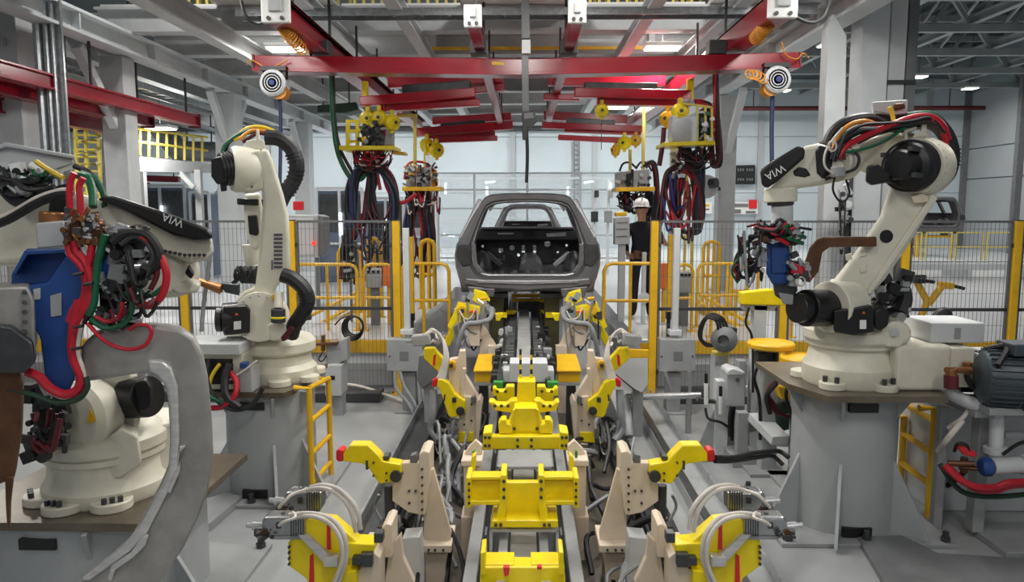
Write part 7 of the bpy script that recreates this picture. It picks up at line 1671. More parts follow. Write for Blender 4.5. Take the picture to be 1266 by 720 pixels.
# ------------------------------------------------------------------ robot with the blue gun on the left
BX, BY = -2.47, 4.2
R = Rb(thing('industrial_robot', 'cream white industrial robot behind the blue weld gun on the low pedestal', 'robot', (BX, BY, 0.69))); t = R.t; B = V((BX, BY, 0.69))
MB().lathe(B, (0, 0, 1), [(0.33, 0), (0.34, 0.02), (0.34, 0.08), (0.31, 0.12), (0.30, 0.22), (0.33, 0.24), (0.33, 0.27)], 40).build('base', 'robot_white', t, smooth=True)
fl = MB()
for a in (-2.5, -1.8, -1.0, 0.3): d = V((math.cos(a), math.sin(a), 0)); fl.cyl(B+d*0.32, B+d*0.32+V((0, 0, 0.05)), 0.11, n=16)
fl.build('foot_lug', 'robot_white', t, 0.006, True)
b = MB()
for a in (-2.5, -1.8, -1.0):
    d = V((math.cos(a), math.sin(a), 0)); e = V((-d.y, d.x, 0))
    for k in (-1, 0, 1): c = B+d*0.385+e*0.04*k+V((0, 0, 0.05)); b.cyl(c, c+V((0, 0, 0.03)), 0.016, n=6)
b.build('foot_bolt', 'dark_steel', t)
MB().prism([B+V((0.12, -0.2, 0.02)), B+V((0.36, 0.12, 0.02)), B+V((0.36, 0.5, 0.02)), B+V((-0.1, 0.4, 0.02))], (0, 0, 0.36)).build('tail_housing', 'robot_white', t, 0.02)
MB().lathe(B+V((0, 0, 0.27)), (0, 0, 1), [(0.32, 0), (0.34, 0.02), (0.34, 0.08), (0.30, 0.12), (0.2, 0.15)], 40).build('turret', 'robot_white', t, smooth=True)
R.pl('turret_casting', [(60, 585), (62, 556), (78, 545), (100, 555), (128, 545), (150, 530), (170, 540), (175, 575), (150, 592), (80, 596)], 3.95, 0.35)
MB().lathe(q(120, 508, 4.1), (-0.25, -1, 0), [(0, 0), (0.19, 0), (0.2, 0.03), (0.2, 0.14), (0.17, 0.18), (0.1, 0.2), (0, 0.2)], 36).build('shoulder_hub', 'robot_white', t, smooth=True)
R.pl('lower_arm', [(85, 520), (105, 470), (120, 440), (150, 440), (166, 470), (174, 510), (170, 545), (140, 560), (100, 555)], 4.1, 0.28, bevel=0.03)
R.pl('warning_mark', [(111, 506), (107, 524), (119, 521)], 3.865, 0.01, 'safety_yellow', 0)
R.cy('shoulder_motor', (160, 492, 4.15), (184, 490, 4.1), 0.12); R.pl('drive_box', [(165, 474), (180, 470), (187, 480), (187, 505), (172, 512), (166, 500)], 4.02, 0.2, 'black_plastic', 0.012)
cluster(t, 'base_fitting', 34, 82, 480, 565, 3.78, 40, ['black_plastic', 'dark_grey', 'black_plastic'], 0.07, 0.08, 76)
loops(t, 'base_cable', 36, 84, 500, 555, 3.72, 6, ['black_rubber', 'black_rubber', 'hose_darkred'], 0.012, 77)
R.pl('cable_cluster', [(38, 500), (60, 480), (75, 500), (80, 545), (60, 562), (42, 545)], 3.8, 0.16, 'black_rubber', 0.03)
# upper body and forearm reaching to the gun
R.pl('upper_arm', [(-30, 205), (10, 205), (40, 222), (78, 232), (120, 246), (140, 262), (130, 300), (80, 310), (20, 330), (-30, 330)], 3.55, 0.35, bevel=0.04)
R.pl('top_box', [(-25, 190), (8, 179), (90, 196), (91, 203), (68, 211), (18, 212), (-25, 208)], 3.45, 0.3, 'box_grey', 0.01)
R.pl('top_box_lid', [(-26, 187), (8, 176), (92, 192), (92, 197), (8, 182), (-26, 193)], 3.43, 0.32, 'box_grey', 0.006)
cluster(t, 'arm_fitting', -5, 62, 205, 236, 3.42, 40, ['black_plastic', 'light_grey', 'dark_grey', 'machine_grey', 'white_plastic', 'black_plastic'], 0.05, 0.05, 61)
loops(t, 'arm_cable', -10, 75, 206, 232, 3.38, 16, ['black_rubber', 'black_rubber', 'hose_grey', 'hose_green'], 0.010, 62)
R.pl('elbow_tube', [(58, 270), (62, 240), (72, 228), (88, 226), (92, 240), (82, 250), (80, 268)], 3.35, 0.14, 'black_rubber', 0.03)
fa = R.pl('forearm', [(117, 250), (124, 245), (150, 256), (222, 292), (262, 296), (265, 312), (255, 322), (236, 326), (215, 318), (190, 306), (150, 290), (124, 275)], 3.3, 0.24, bevel=0.03)
R.pl('forearm_cover', [(120, 247), (130, 241), (140, 242), (200, 262), (256, 283), (263, 290), (262, 296), (240, 297), (214, 291), (150, 258)], 3.24, 0.16, 'black_plastic', 0.02, fa)
flat_text('lettering', 'WIA', q(214, 272, 3.235), V((-0.93, 0, 0.36)), V((-0.36, 0, -0.93)), 0.05, 'light_grey', t, 0.004, 0.002)
b = MB()
for k in range(9): p = q(205+k*6, 313-abs(k-4)*0.6+k*0.6, 3.29); b.cyl(p, p+V((0, -0.01, 0)), 0.008, n=6)
b.build('forearm_bolt', 'dark_steel', fa, kind='stuff')
MB().lathe(q(216, 336, 3.55), (0.15, -1, 0.1), [(0, 0), (0.115, 0), (0.125, 0.03), (0.125, 0.16), (0.10, 0.2), (0.05, 0.22), (0, 0.22)], 32).build('wrist', 'robot_white', t, smooth=True)
R.pl('wrist_fork', [(178, 310), (200, 302), (222, 318), (226, 350), (205, 366), (186, 356)], 3.36, 0.1, bevel=0.02)
R.pl('wrist_lip', [(205, 356), (235, 346), (248, 352), (244, 362), (222, 366)], 3.35, 0.14, bevel=0.015)
R.pl('wrist_gap', [(233, 328), (240, 340), (236, 346), (228, 338)], 3.3, 0.08, 'black_plastic', 0.008)
R.tb('striped_cable', [(-20, 282, 3.3), (10, 272, 3.28), (45, 252, 3.25), (70, 242, 3.22), (86, 240, 3.2)], 0.020, 'hose_black'); R.tb('striped_cable', [(-20, 276, 3.3), (10, 266, 3.28), (45, 246, 3.25), (72, 237, 3.22), (88, 236, 3.2)], 0.014, 'hose_white')
R.tb('yellow_cable', [(45, 200, 3.35), (60, 210, 3.33), (78, 220, 3.3)], 0.012, 'hose_yellow', 6)
R.tb('green_hose', [(97, 217, 3.3), (108, 220, 3.27), (114, 236, 3.24), (115, 256, 3.2)], 0.018, 'hose_green'); R.tb('green_hose', [(100, 214, 3.34), (118, 222, 3.34), (128, 240, 3.34), (130, 256, 3.3)], 0.015, 'hose_green')
R.tb('black_hose', [(92, 205, 3.4), (110, 214, 3.4), (124, 232, 3.4), (132, 250, 3.38)], 0.014, 'hose_black'); R.tb('black_hose', [(0, 228, 3.5), (20, 248, 3.45), (40, 250, 3.4), (60, 232, 3.4)], 0.03, 'hose_black')
R.tb('dark_cable', [(-10, 222, 3.45), (12, 238, 3.42), (34, 236, 3.4), (48, 222, 3.4)], 0.02, 'dark_grey')
# gun with blue bracket and big aluminium C frame
G = Rb(thing('spot_welding_gun', 'large weld gun with blue bracket, red hoses and big grey C frame', 'welding gun', q(90, 450, 3.05))); t = G.t
G.pl('mount_block', [(44, 276), (78, 273), (82, 280), (82, 305), (46, 308)], 3.15, 0.16, 'box_grey', 0.008)
G.cy('mount_collar', (64, 276, 3.23), (64, 262, 3.23), 0.05, 'copper')
G.pl('bracket', [(35, 354), (58, 350), (82, 316), (144, 314), (144, 356), (112, 360), (104, 400), (96, 440), (92, 470), (84, 488), (66, 488), (56, 470), (50, 420), (40, 400)], 3.0, 0.12, 'blue_paint', 0.008)
G.pl('bracket_ear', [(14, 352), (14, 340), (32, 308), (78, 308), (82, 318), (58, 352)], 3.08, 0.05, 'blue_paint', 0.006)
G.pl('bracket_rim', [(30, 310), (80, 308), (80, 313), (34, 315), (18, 342), (15, 340)], 3.0, 0.12, 'blue_paint', 0.004)
G.pl('bracket_label', [(62, 366), (76, 362), (76, 390), (63, 392)], 2.996, 0.006, 'machine_grey', 0); G.pl('bracket_label', [(41, 358), (50, 356), (50, 370), (42, 371)], 2.996, 0.006, 'box_grey', 0)
G.pl('bracket_back', [(120, 318), (146, 318), (146, 400), (124, 396)], 3.1, 0.1, 'dark_grey', 0.01)
cf = G.pl('c_frame', [(100, 428), (118, 412), (150, 404), (190, 402), (222, 406), (240, 418), (251, 440), (257, 470), (262, 520), (264, 565), (258, 605), (246, 640), (226, 680), (204, 715), (186, 745), (84, 745), (100, 720), (136, 694), (160, 672), (176, 645), (198, 604), (208, 580), (210, 545), (208, 500), (204, 478), (194, 466), (178, 462), (140, 468), (100, 474)], 3.02, 0.09, 'worn_alu', 0.02)
G.pl('frame_rib', [(182, 446), (200, 446), (212, 455), (220, 478), (222, 540), (220, 580), (210, 606), (182, 660), (160, 684), (110, 720), (100, 718), (150, 680), (174, 650), (198, 606), (209, 580), (211, 545), (209, 500), (205, 478), (196, 466), (184, 460)], 3.0, 0.03, 'aluminium', 0.012, cf)
G.pl('frame_step', [(222, 552), (230, 552), (224, 560), (222, 585), (210, 612), (206, 606), (218, 580)], 2.995, 0.03, 'aluminium', 0.006, cf)
G.pl('frame_step', [(176, 664), (184, 662), (180, 675), (165, 690), (142, 706), (138, 720), (132, 718), (138, 700), (162, 684)], 2.995, 0.03, 'aluminium', 0.006, cf)
G.pl('transformer', [(-30, 356), (34, 354), (42, 372), (44, 430), (36, 448), (-30, 450)], 2.95, 0.22, 'worn_alu', 0.012)
bl = MB()
for k in range(7): bl.cyl(q(30, 362+k*12, 2.945), q(30, 362+k*12, 2.935), 0.01, n=8)
bl.build('transformer_bolt', 'dark_steel', t, kind='stuff')
G.pl('electrode_arm', [(-30, 446), (22, 448), (28, 480), (26, 540), (18, 592), (-2, 600), (-30, 600)], 2.96, 0.10, 'copper_brown', 0.008)
G.pl('electrode_shank', [(6, 590), (17, 590), (13, 625), (12, 655), (9, 655), (7, 625)], 2.95, 0.05, 'copper_brown', 0.008)
G.pl('tip_holder', [(-30, 400), (14, 404), (40, 424), (44, 448), (30, 462), (-30, 462)], 2.9, 0.12, 'dark_steel', 0.01)
cluster(t, 'brass_nipple', 80, 130, 258, 302, 2.96, 46, ['copper_brown', 'copper', 'dark_grey', 'copper_brown', 'steel_shiny'], 0.026, 0.03, 63)
cluster(t, 'servo_fitting', 128, 186, 282, 345, 3.02, 46, ['black_plastic', 'dark_grey', 'steel_shiny', 'black_plastic', 'mid_grey'], 0.05, 0.04, 64)
loops(t, 'servo_cable', 128, 196, 288, 385, 2.98, 18, ['black_rubber', 'dark_grey', 'black_rubber', 'black_rubber', 'hose_darkred', 'black_rubber'], 0.007, 65)
cluster(t, 'gun_fitting', 110, 165, 345, 400, 3.02, 30, ['black_plastic', 'dark_grey', 'mid_grey', 'copper_brown', 'black_plastic'], 0.045, 0.04, 66)
fm = MB(); rr = random.Random(17)
for k in range(10):
    c = q(rr.uniform(84, 126), rr.uniform(264, 302), 3.0+rr.uniform(-.03, .05)); ln = rr.uniform(0.03, 0.06)
    if k % 2: fm.cyl(c, c+V((0, 0, ln)), rr.uniform(0.012, 0.02), n=10)
    else: fm.box(c, (0.035, 0.035, 0.03))
fm.build('brass_fitting', 'copper_brown', t, 0.003, True)
ff = MB()
for (u, v) in ((98, 298), (110, 296), (118, 280), (106, 275)): ff.cyl(q(u, v, 2.98), q(u, v-8, 2.98), 0.014, n=10)
ff.build('steel_fitting', 'steel_shiny', t, smooth=True)
for pts, r, mt in ((((88, 268), (86, 245), (87, 225), (92, 214)), 0.0130, 'hose_red'), (((100, 268), (99, 245), (98, 230), (103, 220)), 0.0130, 'hose_red'),
        (((84, 300), (88, 315), (100, 328), (106, 345), (104, 368), (92, 382), (86, 398)), 0.0158, 'hose_red'), (((92, 298), (96, 312), (106, 325), (112, 345), (110, 372), (98, 395), (92, 410)), 0.0173, 'hose_red'), (((115, 296), (112, 315), (108, 335), (108, 360), (100, 385), (90, 405)), 0.0158, 'hose_red'),
        (((98, 372), (92, 400), (90, 425), (92, 445), (100, 465), (96, 482), (80, 488), (62, 480), (48, 466), (34, 460)), 0.02, 'hose_red'), (((105, 380), (99, 410), (96, 435), (102, 455), (104, 470), (96, 486), (78, 492), (60, 484)), 0.0086, 'hose_white'),
        (((130, 290), (122, 320), (118, 350), (116, 375), (110, 390)), 0.0158, 'hose_green'), (((126, 300), (116, 340), (112, 380), (104, 400)), 0.0101, 'hose_black'),
        (((175, 292), (190, 302), (200, 320), (206, 342), (200, 366), (185, 378), (168, 372)), 0.0158, 'hose_red'), (((170, 290), (184, 300), (192, 318), (194, 340), (186, 358)), 0.0115, 'hose_darkred'),
        (((140, 300), (158, 288), (180, 290), (194, 306), (197, 322), (188, 334), (176, 330)), 0.02, 'black_rubber'), (((150, 302), (166, 292), (182, 300), (190, 316), (184, 330), (168, 338)), 0.0130, 'dark_grey'),
        (((112, 395), (130, 406), (150, 402), (162, 388), (163, 370), (156, 360)), 0.0115, 'hose_green'), (((108, 400), (130, 422), (155, 432), (178, 428), (187, 414), (184, 404), (170, 402), (160, 408)), 0.0086, 'hose_red'), (((118, 392), (134, 398), (148, 390), (152, 374)), 0.0086, 'hose_red'),
        (((170, 358), (184, 366), (196, 360), (206, 350)), 0.0101, 'hose_green'), (((10, 482), (40, 488), (70, 498), (96, 494), (108, 480), (106, 466)), 0.0115, 'dark_green')):
    G.tb('hose', [(u, v, 2.97) for u, v in pts], r, mt)
G.pl('servo_motor', [(134, 300), (150, 288), (168, 296), (180, 310), (178, 350), (160, 372), (140, 362)], 3.1, 0.2, 'black_plastic', 0.03)
G.pl('knuckle', [(128, 284), (140, 278), (152, 284), (150, 300), (134, 304)], 3.05, 0.08, 'mid_grey', 0.015); G.pl('knuckle', [(156, 286), (170, 284), (178, 294), (170, 306), (158, 302)], 3.03, 0.08, 'mid_grey', 0.015)
G.cy('guide_rod', (136, 332, 3.0), (182, 330, 3.0), 0.018, 'steel_shiny', n=12); G.cy('guide_rod', (140, 392, 3.0), (176, 396, 3.0), 0.015, 'steel_shiny', n=12)
ti = MB()
for (u, v) in ((96, 340), (108, 352), (96, 405), (94, 432)): ti.cyl(q(u-5, v, 2.94), q(u+7, v-2, 2.94), 0.008, n=6)
ti.build('cable_tie', 'black_plastic', t)
# ================================================================== smaller equipment in the cell
# tip dresser stands with yellow lids
def dresser(u, v, Y, r, label):
    c = q(u, v, Y); t = thing('tip_dresser', label, 'tip dresser', (c.x, c.y, 0))
    MB().lathe(c-V((0, 0, 0.05)), (0, 0, 1), [(0.0, 0), (r*0.9, 0), (r, 0.015), (r, 0.045), (r*0.94, 0.06), (r*0.86, 0.062), (r*0.83, 0.05), (0, 0.05)], 36).build('lid', 'safety_yellow', t, smooth=True)
    MB().cyl(c-V((0, 0, 0.2)), c-V((0, 0, 0.05)), r*0.35).build('neck', 'black_plastic', t, smooth=True)
    MB().box(c-V((0.08, 0, 0.14)), (0.1, 0.12, 0.12)).build('motor', 'dark_grey', t, 0.01)
    MB().box((c.x, c.y, (c.z-0.2)/2), (0.14, 0.14, c.z-0.2)).build('stand', 'pedestal_grey', t, 0.008); MB().box((c.x, c.y, 0.015), (0.4, 0.4, 0.03)).build('foot', 'machine_grey', t)
    MB().tube([c-V((0.1, 0.05, 0.15)), c-V((0.16, 0.08, 0.3)), c-V((0.1, 0.06, 0.5)), V((c.x-0.08, c.y-0.06, 0.3))], 0.015, 6, 6).build('cable', 'black_rubber', t, smooth=True)
dresser(953, 424, 6.5, 0.205, 'yellow round tip dresser lid beyond the pedestal of the raised-arm robot, the higher one')
dresser(993, 442, 6.2, 0.19, 'yellow round tip dresser lid close to the raised-arm robot base')
t = thing('gun_rest', 'yellow gun rest bracket on a grey stand under the raised-arm robot gun', 'stand', (0, 0, 0)); c = q(940, 372, 7.0); t.location = (c.x, 7.0, 0); WL[t.name] = V(t.location)
MB().pix([(917, 362), (955, 358), (975, 366), (975, 378), (917, 377)], 6.95, 0.12).build('bracket', 'bright_yellow', t, 0.01)
MB().pix([(918, 377), (960, 378), (958, 385), (920, 384)], 6.98, 0.1).build('plate', 'box_grey', t, 0.006)
MB().b2((c.x-0.06, 6.98, 0), (c.x+0.06, 7.1, c.z)).build('stand', 'steel_light', t)
MB().tube([q(926, 380, 6.95), q(922, 400, 6.95), q(930, 420, 6.95), (c.x-0.05, 6.96, 0.6)], 0.012, 6).build('cable', 'black_rubber', t, smooth=True)
# fan like cable drum with black hose loops
t = thing('cable_drum', 'grey cable drum with black hose loops on a post behind the camera box', 'cable drum', (0, 0, 0)); c = q(894, 420, 7.9); t.location = (c.x, 7.9, 0); WL[t.name] = V(t.location)
MB().lathe(q(896, 419, 7.9), (-0.4, -1, 0), [(0, 0), (0.11, 0), (0.14, 0.02), (0.14, 0.07), (0.1, 0.1), (0.06, 0.12), (0.06, 0.07), (0, 0.07)], 24).build('drum', 'mid_grey', t, smooth=True)
MB().pix([(900, 405), (912, 406), (910, 425), (902, 432)], 7.9, 0.12).build('bracket', 'dark_steel', t, 0.01)
MB().pix([(883, 436), (902, 436), (902, 452), (883, 455)], 7.95, 0.14).build('saddle', 'pale_yellow', t, 0.01)
MB().b2((c.x-0.08, 7.95, 0), (c.x+0.08, 8.1, q(890, 440, 7.95).z)).build('post', 'light_grey', t, 0.006)
m_ = MB()
for k in range(4): m_.tube([q(900-k*4, 408, 7.85), q(894-k*3, 394+k, 7.85), q(880-k*2, 388+k*2, 7.88), q(868, 398+k*3, 7.9), q(864+k, 415+k, 7.9), q(872, 427-k, 7.9), q(884, 428, 7.88)], 0.014, 6, 6)
m_.build('hose_loop', 'black_rubber', t, smooth=True)
t = thing('coil_holder', 'coil of black cable hanging on the fence by the middle robot above the grey stand', 'cable', q(438, 412, 9.19)); m_ = MB()
for k in range(4):
    lp = []
    for i in range(15): a = i/14*2*math.pi; lp.append(q(436+(13-k)*math.cos(a)+k, 406+(15-k*1.3)*math.sin(a)-k, 9.185-0.01*k))
    m_.tube(lp, 0.012, 6, 3)
m_.tube([q(414, 402, 9.18), q(422, 394, 9.18), q(436, 390, 9.18)], 0.01, 6, 5)
m_.build('cable_coil', 'black_rubber', t, smooth=True)
# grey device stand left of the junction box with conduits
t = thing('device_stand', 'grey cabinet stand with brown cross bracket in front of the fence by the middle robot', 'stand', (0, 0, 0)); c = q(415, 490, 8.2); t.location = (c.x, 8.2, 0); WL[t.name] = V(t.location)
MB().pix([(402, 452), (422, 452), (422, 490), (402, 490)], 8.1, 0.3).build('body', 'box_grey', t, 0.008)
MB().pix([(403, 425), (420, 425), (420, 452), (403, 452)], 8.2, 0.2).pix([(418, 422), (429, 418), (430, 445), (418, 450)], 8.2, 0.16).build('upper_box', 'machine_grey', t, 0.012)
MB().pix([(408, 465), (414, 465), (414, 470), (408, 470)], 8.095, 0.01).build('socket', 'black_plastic', t)
MB().pix([(387, 425), (417, 423), (417, 427), (387, 428)], 8.15, 0.06).pix([(397, 415), (401, 415), (401, 434), (397, 434)], 8.16, 0.05).build('cross_bracket', 'copper_brown', t, 0.004)
MB().b2((c.x-0.08, 8.2, 0), (c.x+0.08, 8.35, q(0, 490, 8.1).z)).build('leg', 'machine_grey', t)
MB().tube([q(400, 434, 8.15), q(394, 444, 8.12), q(398, 447, 8.12), q(404, 440, 8.15)], 0.008, 6).build('cable', 'black_rubber', t, smooth=True)
# camera box on post
t = thing('camera_box', 'pale grey sensor box on a tapered post beside the black cables', 'sensor box', (0, 0, 0)); c = q(890, 555, 6.9); t.location = (c.x, 6.9, 0); WL[t.name] = V(t.location)
MB().pix([(898, 460), (904, 457), (921, 462), (921, 503), (899, 503)], 6.8, 0.2).build('box', 'box_grey', t, 0.01)
MB().pix([(900, 459), (906, 456), (922, 461), (918, 464), (899, 464)], 6.78, 0.24).build('lid', 'light_grey', t, 0.006)
MB().cyl(q(912, 470, 6.795), q(912, 470, 6.785), 0.02).build('lock', 'dark_grey', t)
MB().b2((c.x-0.06, 6.86, 0.0), (c.x+0.06, 6.98, q(890, 470, 6.9).z)).build('post', 'steel_light', t, 0.006)
MB().prism([(c.x-0.06, 6.91, 0.45), (c.x-0.24, 6.91, 0.0), (c.x-0.06, 6.91, 0.0)], (0, 0.02, 0)).prism([(c.x+0.06, 6.91, 0.45), (c.x+0.24, 6.91, 0.0), (c.x+0.06, 6.91, 0.0)], (0, 0.02, 0)).build('gusset', 'pedestal_grey', t)
MB().b2((c.x-0.28, 6.7, 0), (c.x+0.28, 7.15, 0.015)).build('foot', 'machine_grey', t)
for (u, v0, v1, lab) in ((891, 478, 512, 'a'), (873, 462, 500, 'b')):
    MB().cyl(q(u, v1, 6.8), q(u, v0+12, 6.8), 0.02).build('sensor_barrel', 'white_plastic', t, smooth=True); MB().cyl(q(u, v0+12, 6.8), q(u, v0, 6.8), 0.016).build('sensor_tip', 'black_plastic', t, smooth=True)
MB().tube([q(904, 503, 6.8), q(902, 520, 6.78), q(903, 540, 6.76)], 0.02, 6).tube([q(908, 503, 6.82), q(906, 522, 6.8), q(905, 545, 6.78)], 0.016, 6).tube([q(872, 505, 6.8), q(876, 518, 6.75), q(890, 522, 6.75), q(900, 528, 6.77)], 0.014, 6).build('cable', 'black_rubber', t, smooth=True)
MB().bar(q(862, 494, 6.85), q(884, 497, 6.85), 0.06, 0.03).build('arm', 'dark_steel', t)
# shiny pipe and wedges at the mid clamps
t = thing('guard_pipe', 'shiny horizontal steel pipe before the junction box with square mast', 'pipe', (0, 0, 0)); a, b = q(774, 491, 7.6), q(866, 489, 7.6); t.location = (a.x, 7.6, 0); WL[t.name] = V(t.location)
MB().cyl(a, b, 0.035).build('pipe', 'steel_shiny', t, smooth=True); MB().cyl(a+V((0, 0, 0)), (a.x, a.y-0.3, 0.05), 0.045).cyl((b.x-0.12, b.y, 0), (b.x-0.12, b.y, b.z), 0.03).build('leg', 'machine_grey', t, smooth=True)
t = thing('wedge_guard', 'pale grey wedge guard with yellow top panel by the fence end near the worker', 'guard', (0, 0, 0)); c = q(790, 490, 7.4); t.location = (c.x, 7.4, 0); WL[t.name] = V(t.location)
MB().pix([(759, 461), (776, 443), (801, 443), (801, 475), (793, 486), (784, 481)], 7.3, 0.02).build('face', 'light_grey', t, 0.004)
MB().pix([(761, 464), (776, 446), (801, 446), (801, 475), (793, 486), (784, 483)], 7.32, 0.4).build('body', 'dark_steel', t, 0.004)
MB().pix([(776, 432), (802, 433), (802, 443), (776, 443)], 7.3, 0.03).build('top_panel', 'safety_yellow', t, 0.004)
MB().b2((c.x-0.05, 7.45, 0), (c.x+0.05, 7.55, c.z+0.1)).build('leg', 'machine_grey', t)
t = thing('wedge_guard', 'dark grey wedge guard behind the junction box with conduits', 'guard', (0, 0, 0)); c = q(530, 480, 7.6); t.location = (c.x, 7.6, 0); WL[t.name] = V(t.location)
MB().pix([(518, 440), (530, 438), (541, 458), (540, 468), (522, 482), (515, 470)], 7.55, 0.3).build('body', 'mid_grey', t, 0.01)
MB().b2((c.x-0.05, 7.6, 0), (c.x+0.05, 7.7, c.z+0.05)).build('leg', 'machine_grey', t)
t = thing('ramp_cover', 'large sloped grey cover behind the guard railing by the junction box with conduits', 'cover', (0, 0, 0)); c = q(535, 410, 10.3); t.location = (c.x, 10.3, HZ); WL[t.name] = V(t.location)
MB().prism([(c.x-0.35, 10.1, HZ), (c.x+0.28, 10.1, HZ), (c.x+0.28, 10.1, HZ+0.22), (c.x+0.1, 10.1, HZ+0.30)], (0, 1.6, 0)).build('cover', 'machine_grey', t, 0.01)
# cables from the red cap of the right clamp
hose('feed_cable', [q(884, 566, 4.28), q(905, 566, 4.5), q(935, 560, 4.9), q(962, 558, 5.1), q(975, 566, 5.05)], 0.016, 'black_rubber', 'upper black cable from the red clamp cap to the pedestal')
hose('feed_cable', [q(884, 570, 4.28), q(905, 570, 4.5), q(935, 566, 4.9), q(955, 564, 5.1), q(968, 575, 5.05)], 0.016, 'black_rubber', 'lower black cable from the red clamp cap to the pedestal')
# machine frames between the camera box and the pedestal of the raised-arm robot
t = thing('low_machine', 'pale grey low machine frame with hoses under the yellow tip dressers', 'machine', (0, 0, 0)); c = q(945, 560, 6.6); t.location = (c.x, 6.6, 0); WL[t.name] = V(t.location)
MB().bar(q(922, 483, 7.2), q(965, 487, 6.9), 0.12, 0.1).bar(q(928, 492, 7.1), q(948, 494, 6.9), 0.05).build('upper_rail', 'light_grey', t, 0.006)
MB().bar(q(935, 515, 6.6), q(965, 545, 6.2), 0.16, 0.08).bar(q(957, 545, 6.3), q(985, 546, 6.3), 0.1, 0.08).build('side_rail', 'light_grey', t, 0.006)
MB().pix([(942, 512), (950, 512), (950, 560), (942, 560)], 6.6, 0.12).pix([(922, 522), (936, 520), (936, 534), (922, 536)], 6.7, 0.2).build('block', 'machine_grey', t, 0.01)
MB().b2((c.x-0.3, 6.55, 0), (c.x-0.05, 7.2, 0.1)).b2((c.x-0.25, 6.6, 0.1), (c.x-0.15, 6.7, 0.5)).b2((c.x-0.15, 7.0, 0.1), (c.x-0.07, 7.1, 0.9)).build('base', 'machine_grey', t, 0.008)
MB().pix([(958, 500), (980, 496), (984, 530), (962, 536)], 6.4, 0.2).build('dark_core', 'dark_green', t, 0.02); MB().pix([(962, 478), (980, 480), (980, 496), (966, 494)], 6.3, 0.15).build('yellow_block', 'safety_yellow', t, 0.01)
m_ = MB()
for k in range(4): m_.tube([q(966-k*2, 470, 6.2), q(952-k, 478+k*2, 6.2), q(950+k*2, 498, 6.2), q(962+k*3, 512+k, 6.2), q(982, 514, 6.2)], 0.014, 6, 6)
m_.build('red_hose', 'hose_darkred', t, smooth=True); MB().tube([q(960, 474, 6.15), q(948, 490, 6.15), q(952, 512, 6.15)], 0.02, 6).build('black_hose', 'black_rubber', t, smooth=True)
# big motor and pump set on the right
t = thing('electric_motor', 'large dark grey finned electric motor at the cell edge beside the raised-arm robot', 'motor', (0, 0, 0)); c = q(1245, 477, 5.0); t.location = (c.x, 5.0, 0.9); WL[t.name] = V(t.location)
a = V((c.x-0.22, 5.0, c.z+0.06)); e = V((1.0, -0.25, 0)).normalized()
MB().lathe(a, e, [(0, 0), (0.10, 0.0), (0.17, 0.03), (0.19, 0.06), (0.19, 0.24), (0.17, 0.25)], 32).build('finned_body', 'motor_dark', t, smooth=True)
fn = MB()
ee = e.cross(V((0, 0, 1))).normalized()
for k in range(28):
    an = 2*math.pi*k/28; d = ee*math.cos(an)+V((0, 0, 1))*math.sin(an); p = a+e*0.05+d*0.19; fn.bar(p, p+e*0.19, 0.008, 0.035, up=tuple(d))
fn.build('fin', 'motor_dark', t)
MB().lathe(a+e*0.25, e, [(0.17, 0), (0.215, 0.02), (0.22, 0.06), (0.22, 0.34), (0.2, 0.38), (0, 0.38)], 36).build('cowl', 'motor_dark', t, smooth=True)
MB().b2((c.x-0.1, 4.8, c.z+0.24), (c.x+0.34, 5.0, c.z+0.32)).build('terminal_box', 'motor_dark', t, 0.01)
MB().tube([a+V((0.06, -0.02, 0.2)), a+V((0.14, -0.1, 0.23)), a+V((0.02, -0.2, 0.12))], 0.02, 8).build('supply_cable', 'black_rubber', t, smooth=True)
MB().b2((c.x-0.2, 4.85, c.z-0.17), (c.x+0.5, 5.25, c.z-0.12)).build('mount', 'machine_grey', t, 0.006)
zt_m = c.z-0.17
t = thing('pump_unit', 'pale grey pump set with white pipes, blue pump and red hoses under the motor', 'pump', (c.x, 5.2, 0))
MB().b2((c.x-0.12, 5.6, 0.0), (c.x+0.9, 6.1, zt_m-0.16)).build('tank', 'light_grey', t, 0.012)
MB().b2((c.x-0.22, 4.97, zt_m-0.05), (c.x+0.9, 5.9, zt_m)).build('table', 'machine_grey', t, 0.006); lg = MB()
for x, y in ((c.x-0.25, 5.3), (c.x+0.55, 4.92), (c.x+0.8, 5.8)): lg.b2((x-0.03, y-0.03, 0), (x+0.03, y+0.03, zt_m-0.06))
lg.build('leg', 'machine_grey', t)
MB().tube([q(1166, 480, 5.2), q(1185, 492, 5.1), q(1212, 502, 5.0), q(1240, 503, 4.98), q(1290, 502, 4.98)], 0.045, 12, 6).tube([q(1232, 503, 5.0), q(1232, 530, 5.0), q(1231, 556, 5.0)], 0.045, 12, 4).cyl(q(1231, 553, 5.0), q(1231, 560, 5.0), 0.075).tube([q(1240, 538, 5.1), q(1290, 538, 5.1)], 0.03, 8, 1).build('white_pipe', 'light_grey', t, smooth=True)
MB().tube([q(1190, 520, 5.0), q(1170, 545, 5.0), q(1160, 558, 5.2)], 0.02, 8).tube([q(1170, 490, 5.2), q(1195, 500, 5.1), q(1192, 515, 5.05), q(1172, 530, 5.1)], 0.015, 8).build('grey_hose', 'hose_white', t, smooth=True)
MB().lathe(q(1212, 577, 4.9), (1, -0.1, 0), [(0, 0), (0.05, 0), (0.065, 0.02), (0.065, 0.06), (0, 0.06)], 20).build('blue_cap', 'blue_paint', t, smooth=True)
MB().cyl(q(1226, 577, 4.9), q(1262, 575, 4.9), 0.055).cyl(q(1262, 575, 4.9), q(1290, 574, 4.9), 0.07).build('pump_body', 'light_grey', t, smooth=True)
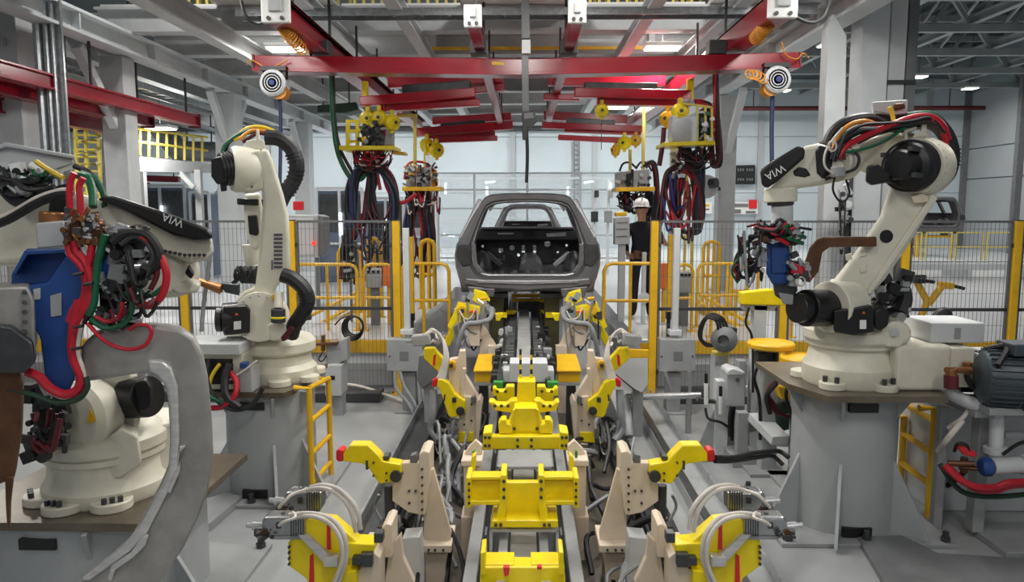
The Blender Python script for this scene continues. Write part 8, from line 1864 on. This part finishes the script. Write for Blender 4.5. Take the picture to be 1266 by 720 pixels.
MB().cyl(q(1172, 573, 5.0), q(1205, 574, 4.95), 0.02).cyl(q(1185, 578, 5.0), q(1208, 580, 4.95), 0.015).cyl(q(1192, 566, 5.0), q(1192, 584, 5.0), 0.025).build('valve', 'copper_brown', t, smooth=True)
MB().pix([(1186, 555), (1194, 553), (1208, 560), (1206, 566), (1194, 564)], 4.92, 0.05).build('red_handle', 'cap_red', t, 0.008)
MB().tube([q(1180, 558, 5.0), q(1184, 549, 4.95), q(1194, 550, 4.93), q(1198, 558, 4.93)], 0.012, 6).tube([q(1240, 562, 4.9), q(1262, 548, 4.95), q(1290, 545, 5)], 0.012, 6).build('black_hose', 'black_rubber', t, smooth=True)
MB().tube([q(1168, 576, 4.98), q(1185, 592, 4.9), q(1205, 602, 4.85), q(1230, 603, 4.85), q(1250, 597, 4.85), q(1300, 596, 4.85)], 0.024, 8).tube([q(1172, 576, 5.0), q(1190, 594, 4.92), q(1208, 606, 4.88), q(1232, 607, 4.88), q(1252, 601, 4.88), q(1300, 599, 4.88)], 0.020, 8).build('red_hose', 'hose_red', t, smooth=True)
MB().tube([q(1162, 574, 5.1), q(1180, 600, 5.0), q(1200, 612, 4.95), q(1240, 614, 4.95), q(1300, 608, 4.95)], 0.018, 8).build('green_hose', 'dark_green', t, smooth=True)
MB().b2((c.x-0.05, 4.8, 0), (c.x+0.9, 5.3, 0.05)).b2((c.x-0.1, 5.1, 0.05), (c.x-0.02, 5.2, zt_m-0.06)).build('skid', 'machine_grey', t, 0.006)
# cables along the fence foot
hose('floor_conduit', [(-4.6, 8.95, 0.18), (-3.2, 8.95, 0.14), (-2.2, 8.95, 0.18), (-1.7, 8.9, 0.06), (-1.45, 8.7, 0.03)], 0.02, 'hose_white', 'white conduit along the foot of the fence by the middle robot')
o = MB().b2((-4.4, 8.75, 0.0), (-1.75, 9.05, 0.12)).build('cable_duct', 'dark_grey', None, 0.01); tag(o, 'dark low cable duct along the foot of the fence by the middle robot', 'cable duct')
o = MB().b2((1.75, 8.75, 0.0), (5.6, 9.05, 0.12)).build('cable_duct', 'dark_grey', None, 0.01); tag(o, 'dark low cable duct along the foot of the fence by the dark motor', 'cable duct')
